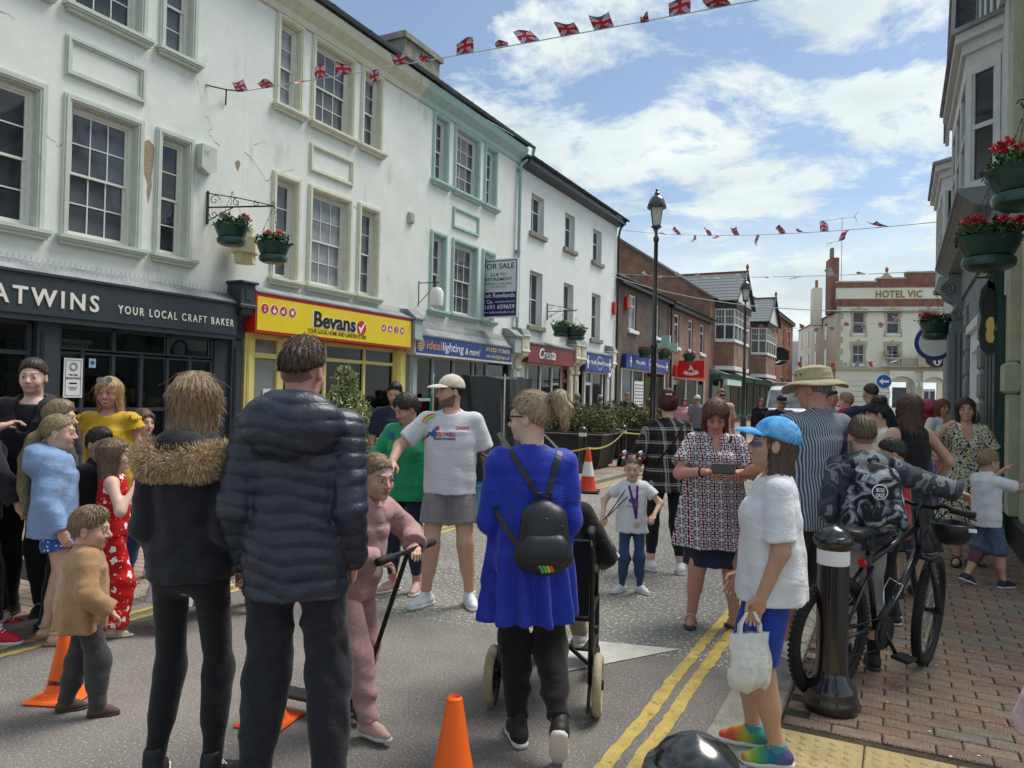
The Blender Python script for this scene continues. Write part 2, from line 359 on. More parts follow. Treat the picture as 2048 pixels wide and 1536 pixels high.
def spikes(parent, x0, x1, y, z, step=.06, h=.11):
    mb = MB(); x = x0
    while x < x1:
        for dx, dy in ((-.035, -.03), (.03, -.05), (0, .03)):
            mb.tube([(x, y, z), (x+dx, y+dy, z+h)], .0022, 3, caps=False)
        x += step
    return mb.obj('bird_spikes', m_spike, parent, kind='stuff')
def panel(parent, x0, x1, z0, z1, mt):
    mb = MB(); t = .09
    for k, p in ((0, .03), (.02, .05), (.045, .035)):
        q = 0 if k == 0 else -.029; e = t-k*1.0 if k < .04 else t
        a0 = k; a1 = t if k == 0 else (t-.035 if k == .02 else t-.005)
        mb.box(x0+a0, x0+a1, -p, q, z0+a0, z1-a0); mb.box(x1-a1, x1-a0, -p, q, z0+a0, z1-a0); mb.box(x0+a1, x1-a1, -p, q, z1-a1, z1-a0); mb.box(x0+a1, x1-a1, -p, q, z0+a0, z0+a1)
    return mb.obj('wall_panel', mt, parent)
def crack(parent, pts, w=.012):
    mb = MB()
    P = []
    for (a, b) in zip(pts[:-1], pts[1:]):
        n = 5
        for i in range(n): t = i/n; P.append((a[0]+(b[0]-a[0])*t+random.uniform(-.025, .025), a[1]+(b[1]-a[1])*t+random.uniform(-.025, .025)))
    P.append(pts[-1])
    for (a, b) in zip(P[:-1], P[1:]):
        ww = w*random.uniform(.3, 1); mb.box(min(a[0], b[0])-ww/2, max(a[0], b[0])+ww/2, -.004, -.0005, 0, 1) if False else mb.add([(a[0], -.003, a[1]-ww/2), (b[0], -.003, b[1]-ww/2), (b[0], -.003, b[1]+ww/2), (a[0], -.003, a[1]+ww/2)], [(0, 1, 2, 3)])
    return mb.obj('crack', M('crack_dark', (.24, .24, .21), .9, .3, 9, 0), parent)
def roof_slab(parent, x0, x1, z_eave, pitch, depth, mt, over=.35, name='roof'):
    tn = math.tan(radians(pitch)); mb = MB(); y0 = -over; zz = z_eave
    # courses of slate stepping up the slope
    n = int(depth/.28)
    for i in range(n):
        a = y0+i*.28; z = zz+(a-y0)*tn
        mb.add([(x0, a, z), (x1, a, z), (x1, a+.33, z+.33*tn-.012), (x0, a+.33, z+.33*tn-.012), (x0, a, z-.014), (x1, a, z-.014)], [(0, 1, 2, 3), (4, 5, 1, 0)])
    mb.add([(x0, y0, zz-.02), (x0, y0+n*.28, zz+n*.28*tn-.02), (x0, y0+n*.28, zz-.3)], [(0, 1, 2)]); mb.add([(x1, y0, zz-.02), (x1, y0+n*.28, zz-.3), (x1, y0+n*.28, zz+n*.28*tn-.02)], [(0, 1, 2)])
    yb = y0+n*.28; mb.add([(x0, yb, zz+n*.28*tn), (x1, yb, zz+n*.28*tn), (x1, yb+depth, zz), (x0, yb+depth, zz)], [(0, 1, 2, 3)])
    return mb.obj(name, mt, parent)
def gutter(parent, x0, x1, y, z, mt, r=.06):
    mb = MB(); prof = [(r*cos(a), r*sin(a)) for a in [pi+pi*i/8 for i in range(9)]]+[(r*.85*cos(a), r*.85*sin(a)) for a in [2*pi-pi*i/8 for i in range(9)]]
    mb.prismx([(y+p, z+q) for p, q in prof], x0, x1)
    x = x0+.6
    while x < x1:
        mb.prismx([(y+p*1.18, z+q*1.18+.002) for p, q in prof[:9]]+[(y+p*1.01, z+q*1.01) for p, q in prof[8::-1]][:9], x, x+.07); x += 1.15
    return mb.obj('gutter', mt, parent, smooth=40)

# ---------- left terrace : three units sharing one front (local x = distance along street)
LX = -10.3; R90 = pi/2
def unit(name, label, cat='building'): return thing(name, label, cat, (LX, 0, 0), R90)
bak = unit('bakery_building', 'white rendered three-storey bakery building with sage window surrounds and charcoal shopfront')
gar = unit('store_building', 'white rendered garden store building with cream window surrounds and yellow shop sign')
lig = unit('shop_building', 'white rendered lighting shop building with aqua window surrounds and blue shop sign')
EZ = 8.72
def terrace_unit(par, x0, x1, wins, msur, upper_lift=0., mp=None, shop_top=3.1):
    holes = []
    for (a, b, cols) in wins:
        holes.append(sash(par, a, b, 3.68, 5.65, cols, msur, mp=mp if random.random() < .7 else m_pane_m))
        holes.append(sash(par, a, b, 6.90, 8.60, cols, msur, mp=mp if random.random() < .5 else m_pane_m))
    a, b, _ = wins[1]; panel(par, a, b, 5.90, 6.46, msur)
    holes.append((x0+.2, x1-.2, 0, 2.52))
    wall_mesh(x0, x1, 0, EZ+.2, holes, back=7).obj('wall', m_white, par)
    return holes
W1 = [(4.80, 5.52, 1), (6.27, 7.50, 3), (7.72, 8.42, 1)]
terrace_unit(bak, 3.2, 9.45, [(4.30, 6.04, 3)]+W1[1:], m_sage)
UNITB = terrace_unit(gar, 9.452, 14.75, [(10.15, 10.88, 1), (11.10, 12.41, 3), (12.61, 13.38, 1)], m_cream, mp=m_pane_l)
terrace_unit(lig, 14.752, 20.12, [(15.39, 16.15, 1), (16.39, 17.74, 3), (17.97, 18.73, 1)], m_aqua)
for par, x0, x1, ms_ in ((bak, 3.2, 9.45, m_cream), (gar, 9.452, 14.75, m_cream), (lig, 14.752, 20.12, m_aqua)):
    c = MB(); c.prismx([(-.001, EZ-.12), (-.05, EZ-.12), (-.08, EZ), (-.26, EZ+.14), (-.30, EZ+.24), (-.30, EZ+.32), (-.001, EZ+.32)], x0, x1-.003); c.obj('cornice', ms_, par)
    gutter(par, x0, x1+(.25 if par is lig else 0), -.37, EZ+.42, m_gutter)
    roof_slab(par, x0, x1+(.1 if par is lig else 0), EZ+.44, 33, 3.2, m_slate)
# chimney on the garden store roof
ch = MB(); ch.box(16.2, 17.9, 1.5, 2.5, 9.6, 11.05); ch.box(16.12, 17.98, 1.42, 2.58, 11.05, 11.2); ch.box(16.25, 17.85, 1.55, 2.45, 11.2, 11.3); ch.obj('chimney', m_stone, lig)
# downpipes
mb = MB(); mb.tube([(20.35, -.37, 9.08), (20.33, -.33, 8.85), (20.0, -.12, 8.55), (20.0, -.10, 8.3), (20.0, -.10, 3.5)], .052, 10)
for z in (8.35, 5.9, 4.0): mb.lathe([(.066, z), (.066, z+.07)], (20.0, -.10, 0), 10); mb.box(19.9, 20.1, -.06, -.001, z+.01, z+.06)
mb.obj('downpipe', M('pipe_bluegrey', (.28, .40, .43), .5, .12, 6, .03), lig, smooth=40)
# wall fittings
ab = MB(); ab.prism([(8.46, 5.22), (8.60, 5.14), (8.76, 5.20), (8.76, 5.58), (8.46, 5.60)], -.16, -.001)
for i in range(4): ab.box(8.50, 8.60, -.164, -.1605, 5.50-i*.025, 5.51-i*.025)
alarm = ab.obj('alarm_box', m_sage, None, label='grey-green alarm box on the white wall beside the bakery windows', cat='alarm box'); alarm.location = (LX, 0, 0); alarm.rotation_euler = (0, 0, R90)
MB().prism([(7.52, 5.36), (7.60, 5.40), (7.68, 5.35), (7.70, 5.28), (7.68, 5.0), (7.66, 4.85), (7.67, 4.7), (7.62, 4.42), (7.59, 4.60), (7.60, 4.72), (7.54, 4.86), (7.53, 5.05)], -.004, -.0006).obj('bare_patch', M('bare_render', (.34, .26, .17), .95, .2, 6, .15, 20), bak)['label'] = 'brown patch where the paint has fallen off'
MB().prism([(9.28, 5.55), (9.36, 5.60), (9.40, 5.54), (9.35, 5.40), (9.30, 5.46)], -.004, -.0006).obj('bare_patch', MATS['bare_render'], bak)
crack(bak, [(6.05, 5.0), (6.2, 4.88), (6.28, 4.9)]); crack(bak, [(3.4, 6.15), (4.2, 6.2), (5.3, 6.42), (5.6, 6.35)])
crack(gar, [(9.5, 5.8), (9.8, 5.62), (10.0, 5.4), (10.3, 5.65), (10.7, 5.82)], .014); crack(gar, [(12.4, 5.55), (13.0, 5.45), (13.5, 5.2), (13.65, 5.0)], .016); crack(gar, [(9.62, 5.8), (9.7, 6.0), (9.95, 6.1)])
crack(bak, [(8.45, 6.7), (8.5, 6.5), (8.56, 6.3)]); crack(bak, [(8.6, 6.15), (8.8, 6.0), (8.7, 5.85), (8.95, 5.7)])
vb = MB(); vb.box(14.42, 14.62, -.06, -.001, 5.6, 5.85); vb.box(14.46, 14.58, -.075, -.0605, 5.63, 5.82); vb.obj('wall_vent', M('vent_grey', (.4, .4, .36), .6, .2), gar)
# bakery shopfront --------------------------------------------------------
mb = MB(); mb.box(3.2, 9.18, -.26, -.06, 2.52, 3.04); mb.box(3.2, 9.18, -.285, -.02, 3.0405, 3.075); mb.box(3.2, 9.18, -.24, -.005, 2.44, 2.5195); mb.obj('fascia', m_char, bak)
MB().prismx([(-.285, 3.077), (-.02, 3.24), (-.002, 3.24), (-.002, 3.0755), (-.285, 3.0755)], 3.2, 9.16).obj('lead_flashing', m_lead, bak)
spikes(bak, 3.6, 9.1, -.13, 3.16, .075, .12)
text('CHATWINS', bak, m_text, 5.72, -.262, 2.64, .32, bold=.018, spacing=1.3, ext=.012, width=1.95)
text('YOUR LOCAL CRAFT BAKER', bak, m_text, 8.05, -.262, 2.66, .165, bold=.012, spacing=1.4, ext=.008, width=2.12)
def corbel(par, x0, x1, mt, z0=2.44, z1=3.46, p=.34, cap=True):
    mb = MB(); w = x1-x0
    mb.box(x0, x1, -p, -.002, z0+.62, z1-.05); mb.bev(x0-.04, x1+.04, -p-.05, -.002, z1-.0495, z1, .015); mb.bev(x0-.03, x1+.03, -p-.03, -.002, z0+.55, z0+.6195, .015)
    pr = [(-.002, z0), (-.10, z0+.02), (-.15, z0+.07), (-.14, z0+.15), (-.10, z0+.22), (-.13, z0+.33), (-.22, z0+.40), (-p+.02, z0+.45), (-p+.01, z0+.5495), (-.002, z0+.5495)]
    mb.prismx(pr, x0+.03, x1-.03); mb.box(x0+w*.3, x1-w*.3, -p-.012, -p-.0005, z0+.70, z1-.14)
    return mb.obj('corbel', mt, par)
corbel(bak, 9.19, 9.50, m_char)
def pilaster(par, x0, x1, mt, z1=2.44, p=.12, z0=0.):
    mb = MB(); mb.box(x0, x1, -p, -.002, z0+.3, z1); mb.box(x0-.03, x1+.03, -p-.03, -.002, z0, z0+.2995); mb.box(x0+.05, x1-.05, -p-.02, -p-.0005, z0+.45, z1-.12); mb.box(x0+.075, x1-.075, -p-.03, -p-.0205, z0+.48, z1-.15)
    return mb.obj('pilaster', mt, par)
pilaster(bak, 9.22, 9.46, m_char); pilaster(bak, 5.95, 6.26, m_char); pilaster(bak, 4.0, 4.3, m_char)
def shop_window(par, xs, zs, mt, y=.02, fw=.055, mp=None, skip=(), name='shop_window', dep=.10):
    g = MB(); mp = mp or m_glass
    for x in xs: g.box(x-fw/2, x+fw/2, y-dep/2, y+dep/2, zs[0], zs[-1])
    for z in zs:
        for i in range(len(xs)-1): g.box(xs[i]+fw/2, xs[i+1]-fw/2, y-dep*.42, y+dep*.42, z-fw/2, z+fw/2)
    w = g.obj(name, mt, par)
    for i in range(len(xs)-1):
        for j in range(len(zs)-1):
            if (i, j) in skip: continue
            pane(w, xs[i]+fw/2, xs[i+1]-fw/2, y, zs[j]+fw/2, zs[j+1]-fw/2, mp if not isinstance(mp, dict) else mp.get((i, j), m_glass))
    return w
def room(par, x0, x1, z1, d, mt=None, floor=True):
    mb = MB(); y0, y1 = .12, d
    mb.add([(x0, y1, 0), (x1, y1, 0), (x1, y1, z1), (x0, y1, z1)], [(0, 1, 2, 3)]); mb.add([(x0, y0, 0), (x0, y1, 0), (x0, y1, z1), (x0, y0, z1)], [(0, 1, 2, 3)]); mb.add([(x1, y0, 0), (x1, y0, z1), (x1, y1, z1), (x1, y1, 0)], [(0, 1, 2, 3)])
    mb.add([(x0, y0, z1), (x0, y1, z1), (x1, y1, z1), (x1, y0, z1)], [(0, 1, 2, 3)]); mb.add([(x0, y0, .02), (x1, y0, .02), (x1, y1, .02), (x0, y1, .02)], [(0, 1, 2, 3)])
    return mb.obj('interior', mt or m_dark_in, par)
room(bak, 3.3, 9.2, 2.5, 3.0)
w = shop_window(bak, [6.30, 7.11, 8.03, 8.88], [2.10, 2.42], m_char)
w = shop_window(bak, [6.30, 6.64, 7.11, 7.57, 8.03, 8.45, 8.88], [.62, 1.26, 2.07], m_char)
mb = MB(); mb.box(6.27, 9.2, -.10, .10, 0, .58); mb.box(6.27, 9.2, -.14, -.02, .5805, .61); mb.box(8.91, 9.215, -.06, .1, .6105, 2.43); mb.obj('stall_riser', m_char, bak)
w = shop_window(bak, [4.35, 5.05, 5.90], [0.05, 2.02, 2.42], m_char)
mb = MB(); mb.box(3.3, 6.9, 2.6, 2.7, 1.9, 2.45); mb.obj('menu_board', m_ywall, bak)
mb = MB(); mb.box(4.0, 8.6, 1.6, 2.2, 0.02, 1.05)
mb.obj('counter', M('counter_wood', (.18, .10, .05), .6, .3, 4), bak)
for i, x in enumerate(np.arange(6.5, 8.8, .33)):
    MB().bev(x, x+.27, 1.0, 1.3, 1.28+.02*(i % 3), 1.45+.06*((i*7) % 3), .06).obj('bread_tray', M('bread_brown', (.35, .19, .07), .8, .3, 15, .2), bak)
p_ = MB().box(6.36, 6.63, -.006, -.001, 1.43, 1.98).obj('poster', m_paper, bak, loc=(0, -.045, 0))
for bx in ((6.385, 6.605, 1.455, 1.46), (6.385, 6.605, 1.95, 1.955)): MB().box(bx[0], bx[1], -.054, -.0515, bx[2], bx[3]).obj('print_line', m_textk, p_, loc=(0, .045, 0))
for bx in ((6.385, 6.389, 1.46, 1.95), (6.601, 6.605, 1.46, 1.95)): MB().box(bx[0], bx[1], -.0095, -.0065, bx[2], bx[3]).obj('print_line', m_textk, p_)
text('WE ARE\nRECRUITING!', p_, m_textk, 6.495, -.0075, 1.735, .036, bold=.03, ext=.001, line=1.3); MB().box(6.44, 6.55, -.009, -.0065, 1.62, 1.64).obj('print_bar', m_textk, p_)
MB().ring((6.495, -.008, 1.86), .055, .004, 'y', 24, 4).obj('print_ring', m_textk, p_); MB().ring((6.495, -.008, 1.86), .038, .003, 'y', 24, 4).obj('print_ring', m_textk, p_)
for i in range(3): MB().box(6.43+.01*i, 6.56-.01*i, -.009, -.0065, 1.575-i*.02, 1.581-i*.02).obj('print_line', m_textk, p_)
s_ = MB().box(6.72, 6.82, -.006, -.001, 1.86, 1.99).obj('window_sticker', M('sticker_blue', (.35, .52, .62), .6, .05), bak, loc=(0, -.045, 0)); MB().lathe([(.03, 0), (.03, .002)], (6.77, -.01, 1.93), 16, 'y').obj('print_dot', M('ink_blue', (.03, .10, .25), .6, .05), s_)
MB().box(6.35, 6.52, -.006, -.001, 1.28, 1.37).obj('window_sticker', M('sticker_green', (.03, .38, .24), .6, .1), bak, loc=(0, -.045, 0))
# garden store shopfront ---------------------------------------------------
m_yel = M('sign_yellow', (.78, .60, .02), .45, .04, 3, 0); m_red = M('sign_red', (.50, .025, .02), .45, .06, 4, 0); m_yfr = M('frame_yellow', (.72, .64, .22), .55, .06, 6, .03)
mb = MB(); mb.box(9.51, 14.22, -.34, -.06, 2.60, 3.30); fs = mb.obj('fascia', m_red, gar)
MB().box(9.55, 14.18, -.348, -.3405, 2.645, 3.235).obj('fascia_panel', m_yel, fs)
MB().prismx([(-.36, 3.302), (-.36, 3.33), (-.02, 3.47), (-.002, 3.47), (-.002, 3.302)], 9.52, 14.26).obj('lead_flashing', m_lead, gar)
spikes(gar, 9.6, 14.2, -.12, 3.42, .07, .12)
text('Bevans', gar, m_textw, 11.58, -.349, 2.83, .42, bold=.055, ext=.003, width=1.30); text('Bevans', gar, m_textk, 11.58, -.356, 2.835, .42, bold=.028, ext=.003, width=1.24)
text('YOUR LOCAL HOME AND GARDEN STORE', gar, m_textk, 11.68, -.349, 2.705, .115, bold=.006, ext=.003, width=1.75)
def roundel(par, x, z, r, y, icon):
    d = MB().lathe([(r*1.14, -.002), (r*1.14, 0)], (0, 0, 0), 20, 'y').obj('roundel', m_textw, par, loc=(x, y, z)); MB().lathe([(r, -.002), (r, 0)], (0, -.0025, 0), 20, 'y').obj('disc', m_red, d)
    g = MB(); q = -.008
    for pl in icon: g.prism([(a*r, b*r) for a, b in pl], q, q+.003)
    g.obj('icon', m_textw, d)
IC = [[[(-.3, .6), (-.2, .6), (.35, -.6), (.2, -.6)], [(.3, .6), (.2, .6), (-.35, -.6), (-.2, -.6)]],
      [[(-.08, .7), (.1, .7), (.1, .1), (-.08, .1)], [(-.4, .1), (.4, .1), (.5, -.3), (.2, -.65), (-.2, -.65), (-.5, -.3)]],
      [[(-.5, .2), (0, .2), (0, -.5), (-.5, -.5)], [(.15, .6), (.3, .6), (.3, -.5), (.15, -.5)]],
      [[(-.4, .3), (.35, .3), (.3, -.5), (-.4, -.5)], [(.3, .1), (.65, .45), (.6, .55), (.25, .3)], [(-.3, .3), (-.2, .3), (-.3, .65), (-.4, .6)]]]
for i in range(4): roundel(gar, 9.72+.225*i, 3.03, .088, -.3485, IC[i])
for i in range(4): roundel(gar, 13.16+.225*i, 3.0, .08, -.3485, IC[(i*3+2) % 4])
k = MB().lathe([(.15, -.002), (.15, 0)], (0, 0, 0), 24, 'y').obj('tick_disc', m_red, gar, loc=(12.40, -.3485, 2.93)); MB().prism([(-.10, 0), (-.03, -.12), (.13, .13), (.12, .14), (-.03, -.02), (-.07, .03)], -.008, -.003).obj('tick', m_textw, k)
pilaster(gar, 9.53, 9.74, m_yfr, 2.6, .10); pilaster(gar, 14.05, 14.35, m_yfr, 2.6, .10)
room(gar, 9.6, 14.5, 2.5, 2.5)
dr = shop_window(gar, [9.78, 10.42], [.08, 2.22, 2.56], m_yfr, fw=.09, mp={(0, 0): M('door_board', (.24, .27, .26), .6, .06), (0, 1): m_pane_l}, name='door')
nt_ = MB().box(10.06, 10.24, -.012, -.006, 1.15, 1.62).obj('notice', m_paper, gar)
for i in range(4): MB().box(10.09, 10.21, -.0155, -.0125, 1.53-.06*i, 1.55-.06*i).obj('print_line', m_textk, nt_)
shop_window(gar, [10.5, 11.68, 12.93, 14.02], [.55, 2.24, 2.56], m_yfr, fw=.07)
MB().box(10.47, 14.04, -.08, .1, 0, .51).obj('stall_riser', m_yfr, gar)
lt = MB()
for i in range(9):
    x = 11.75+.13*i
    lt.tube([(x, .35, 1.0), (x+.25, .35, 1.55), (x, .35, 2.1)], .012, 4); lt.tube([(x+.25, .36, 1.0), (x, .36, 1.55), (x+.25, .36, 2.1)], .012, 4)
lt.obj('lattice_grille', m_blackiron, gar)
for i in range(16):
    x = 12.99+.062*i; mt = [M('cloth_red', (.42, .03, .04), .8, .1), M('cloth_white', (.7, .7, .72), .8, .1), M('cloth_navy', (.03, .05, .16), .8, .1)][i % 3]
    bt = x+.10+(i*.038); g = MB()
    for j in range(8):
        t0, t1 = j/8, (j+1)/8
        def xx(t): return x+(bt-x)*t*t*.9+.02*sin(t*6+i)
        g.add([(xx(t0), .12+.02*sin(i*2.), 2.2-1.1*t0), (xx(t0)+.055, .15, 2.2-1.1*t0), (xx(t1)+.055, .15, 2.2-1.1*t1), (xx(t1), .12+.02*sin(i*2.), 2.2-1.1*t1)], [(0, 1, 2, 3)])
    g.obj('curtain_strip', mt, gar)
# lighting shop -----------------------------------------------------------
m_bsign = M('sign_blue', (.012, .05, .22), .45, .06, 4, 0); m_pgrey = M('shop_greygreen', (.37, .47, .46), .6, .1, 6, .03); m_bluedoor = M('door_blue', (.02, .10, .36), .5, .08)
mb = MB(); mb.box(14.40, 19.30, -.32, -.05, 2.54, 2.96); mb.box(14.40, 19.30, -.35, -.02, 2.50, 2.5395); fs = mb.obj('fascia', M('fascia_edge', (.6, .62, .62), .5, .1), lig)
MB().box(14.43, 19.27, -.328, -.3205, 2.55, 2.955).obj('fascia_panel', m_bsign, fs)
MB().prismx([(-.34, 2.962), (-.34, 3.0), (-.03, 3.36), (-.002, 3.36), (-.002, 2.962)], 14.62, 19.30).obj('lead_flashing', m_lead, lig)
spikes(lig, 14.8, 19.2, -.2, 3.15, .06, .13)
m_gold = M('letter_gold', (.70, .50, .14), .5, .05, 5, 0); m_orange = M('letter_orange', (.72, .25, .05), .5, .05, 5, 0)
text('ideal', lig, m_orange, 14.84, -.33, 2.66, .30, align='LEFT', shear=.1, ext=.003, width=.66); text('lighting', lig, m_textw, 15.54, -.33, 2.66, .30, align='LEFT', shear=.1, ext=.003, width=1.0)
text('& more!', lig, m_textw, 16.64, -.33, 2.63, .25, align='LEFT', shear=.2, ext=.003, width=.76); text('01352 713635', lig, m_gold, 18.42, -.33, 2.79, .15, shear=.2, bold=.01, ext=.003, width=1.4); text('www.ideallighting.co.uk', lig, m_gold, 18.42, -.33, 2.62, .13, shear=.2, ext=.003, width=1.4)
g = MB()
for i in range(9):
    t = (i-4)/4.5; wd_ = .15*sqrt(1-t*t); g.prism([(14.62-wd_, 2.755+t*.17-.008), (14.62+wd_, 2.755+t*.17+.0), (14.62+wd_, 2.755+t*.17+.018), (14.62-wd_, 2.755+t*.17+.01)], -.333, -.329)
g.obj('bulb_logo', m_gold, lig)
def gabled_post(par, x0, x1, mt, z0=2.5, z1=3.42, p=.40):
    mb = MB(); mb.box(x0, x1, -p, -.002, z0+.35, z1-.12); mb.prismx([(-.002, z0), (-.12, z0+.03), (-.16, z0+.1), (-.2, z0+.25), (-p, z0+.3495), (-.002, z0+.3495)], x0+.03, x1-.03)
    mb.obj('corbel', mt, par)
    MB().prismx([(-p-.05, z1-.118), (-p-.05, z1-.08), (-p*.5, z1+.12), (-.002, z1+.14), (-.002, z1-.118)], x0-.05, x1+.05).obj('corbel_cap', m_lead, par)
gabled_post(lig, 14.27, 14.58, m_pgrey); gabled_post(lig, 19.32, 19.72, m_pgrey)
pilaster(lig, 14.55, 14.80, m_pgrey, 2.5, .10); pilaster(lig, 19.72, 20.06, m_pgrey, 2.5, .10)
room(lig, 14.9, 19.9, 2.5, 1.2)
shop_window(lig, [14.9, 15.62, 16.6, 17.6, 18.35], [.45, 1.45, 2.5], m_pgrey, fw=.07); MB().box(14.83, 18.39, -.08, .1, 0, .41).obj('stall_riser', m_pgrey, lig)
bl = MB(); mbl = M('blind_grey', (.42, .45, .45), .5, .08)
for i in range(42): bl.box(14.95, 18.3, .13, .17, .5+i*.047, .5+i*.047+.022)
bl.obj('blind', mbl, lig, kind='stuff')
d_ = MB().box(18.42, 19.45, .03, .09, .05, 2.05).obj('door', m_bluedoor, lig); 
for a in (0, 1):
    for b in (0, 1): MB().bev(18.52+a*.45, 18.90+a*.45, .005, .0295, .25+b*.95, 1.05+b*.85, .02).obj('door_panel', m_bluedoor, d_)
pane(lig, 18.42, 19.45, .06, 2.1, 2.46, m_pane)
# for-sale board at right angles to the wall
fb = thing('sale_board', 'white and navy FOR SALE board fixed to the lighting shop wall', 'sign', (LX-.28, 18.38, 0), 0)
MB().box(.17, 1.22, -.03, .03, 3.76, 5.40).obj('board', m_upvc, fb); MB().box(.18, 1.18, -.034, -.0305, 3.80, 5.36).obj('border', M('navy_print', (.02, .02, .14), .5, .05), fb); MB().box(.19, 1.16, -.038, -.0345, 4.47, 5.33).obj('upper_panel', M('print_pale', (.66, .70, .75), .5, .03), fb)
for t, z, s, mt, w_ in (('FOR SALE', 5.12, .22, m_textk, .98), ('DUE TO', 4.92, .12, m_textk, .5), ('RETIREMENT', 4.79, .12, m_textk, .86), ('BUSINESS AVAILABLE', 4.68, .08, m_textk, .86), ('AS OPTION', 4.59, .08, m_textk, .46), ('Celt Rowlands', 4.32, .17, m_textw, 1.05), ('01691 659659', 4.00, .17, m_textw, 1.06), ('www.celtrowlands.co.uk', 3.88, .10, m_textw, 1.06)):
    text(t, fb, mt, .61, -.040, z, s, bold=.012 if s > .1 else 0., width=w_, ext=.001)
text('& Co.', fb, m_textw, .10, -.040, 4.16, .15, bold=.02, align='LEFT', ext=.001); text('CHARTERED SURVEYORS', fb, m_textw, .83, -.040, 4.18, .05, bold=.01, ext=.001, width=.62)
MB().tube([(-.02, .05, 4.0), (.0, .05, 5.3)], .03, 6).obj('post', m_spike, fb)
# white building with cresta / pharmacy ------------------------------------
wb = unit('corner_building', 'bright white rendered building with dark eaves and maroon and blue shop signs')
holes = []
for a, b in ((21.0, 21.95), (23.66, 24.55), (26.32, 27.26)):
    for z0, z1, tr in ((6.75, 7.97, (.72,)), (3.82, 5.54, (.86,))):
        holes.append((a, b, z0, z1)); plain_win(wb, a+.002, b-.002, z0+.002, z1-.002, 2, 2, m_upvc, m_pane_l if random.random() < .4 else m_pane, .20, .07, m_stone, .025, tr=tr)
holes += [(20.8, 28.8, 0, 2.6)]
wall_mesh(20.122, 29.02, 0, 8.75, holes, rev=.24, back=7).obj('wall', m_white2, wb)
mb = MB(); mb.prismx([(-.001, 8.55), (-.30, 8.62), (-.34, 8.62), (-.34, 8.78), (-.001, 8.82)], 20.15, 29.1); mb.obj('eaves', m_black, wb); gutter(wb, 20.15, 29.25, -.39, 8.84, m_blackiron); roof_slab(wb, 20.13, 29.1, 8.84, 30, 3, m_slate)
mb = MB(); mb.tube([(29.0, -.39, 8.8), (28.95, -.15, 8.45), (28.95, -.10, 8.2), (28.95, -.10, 0)], .045, 8); mb.obj('downpipe', m_blackiron, wb, smooth=40)
m_maroon = M('sign_maroon', (.20, .03, .03), .45, .08, 4, 0); m_bootsb = M('sign_royal', (.02, .05, .26), .4, .05, 4, 0); m_creampil = M('pilaster_cream', (.66, .63, .50), .6, .08)
MB().box(20.42, 24.02, -.30, -.05, 2.63, 3.20).obj('fascia', m_maroon, wb); text('Cresta', wb, m_textw, 21.75, -.302, 2.78, .46, shear=.35, bold=.012, ext=.02, width=1.25)
MB().prismx([(-.33, 3.202), (-.33, 3.25), (-.02, 3.36), (-.002, 3.36), (-.002, 3.202)], 20.4, 27.9).obj('lead_flashing', m_lead, wb)
MB().box(25.08, 27.80, -.30, -.05, 2.57, 3.19).obj('fascia', m_bootsb, wb)
def pharm(par, x0, x1, z0, z1, y):
    zc = (z0+z1)/2; h = z1-z0; w_ = x1-x0
    for x in (x0+.09*w_, x1-.06*w_):
        MB().box(x-.045*h/.6, x+.045*h/.6, y-.004, y, zc-.22*h/.6, zc+.22*h/.6).obj('cross_bar', m_textw, par); MB().box(x-.12*h/.6, x+.12*h/.6, y-.008, y-.0045, zc-.05*h/.6, zc+.05*h/.6).obj('cross_bar', m_textw, par)
    text('Fferyllfa', par, m_textw, x0+.30*w_, y, zc-.07, .22, ext=.003, width=.2*w_); text('Pharmacy', par, m_textw, x0+.78*w_, y, zc-.07, .22, ext=.003, width=.24*w_)
    g = MB(); g.lathe([(.30, -.003), (.30, 0)], (0, 0, 0), 24, 'y'); o = g.obj('logo_disc', m_textw, par, loc=(x0+.53*w_, y, zc)); o.scale = (1.0, 1, .85); MB().lathe([(.27, -.003), (.27, 0)], (0, -.0035, 0), 24, 'y').obj('logo_fill', m_bootsb, o); text('Boots', o, m_textw, 0, -.009, -.06, .2, shear=.3, bold=.02, ext=.001, width=.46)
pharm(wb, 25.08, 27.80, 2.57, 3.19, -.303)
for x0, x1 in ((19.90, 20.36), (24.08, 24.50), (24.60, 25.02), (27.86, 28.2)):
    corbel(wb, x0, x1, m_creampil if x0 < 27 else m_upvc, 2.35, 3.42, .36); pilaster(wb, x0+.05, x1-.05, m_creampil if x0 < 27 else m_upvc, 2.35, .1)
    MB().prismx([(-.40, 3.42), (-.30, 3.60), (-.002, 3.66), (-.002, 3.42)], x0-.03, x1+.03).obj('corbel_cap', m_lead, wb)
room(wb, 20.9, 28.7, 2.58, 1.5)
shop_window(wb, [20.95, 21.9, 22.8, 23.6], [.5, 2.6], m_frame, fw=.06); shop_window(wb, [23.65, 24.6], [.05, 2.15, 2.6], M('door_maroon', (.25, .03, .03), .5, .1), fw=.12); shop_window(wb, [25.75, 26.4], [.05, 2.1, 2.55], m_upvc, fw=.1); shop_window(wb, [26.45, 27.6, 28.68], [.5, 2.55], m_upvc, fw=.08)
MB().box(20.9, 23.62, -.06, .1, 0, .46).obj('stall_riser', m_creampil, wb); MB().box(26.42, 28.7, -.06, .1, 0, .46).obj('stall_riser', m_upvc, wb)
bl = MB()
for i in range(44): bl.box(21.0, 23.55, .14, .17, .55+i*.046, .55+i*.046+.02)
bl.obj('blind', mbl, wb, kind='stuff'); MB().box(24.0, 24.3, -.05, -.045, 1.3, 1.6).obj('notice', M('notice_orange', (.8, .28, .03), .6, .05), wb)
MB().box(26.6, 27.5, .3, .32, .6, 1.3).obj('display_card', M('display_aqua', (.35, .6, .6), .6, .1), wb)
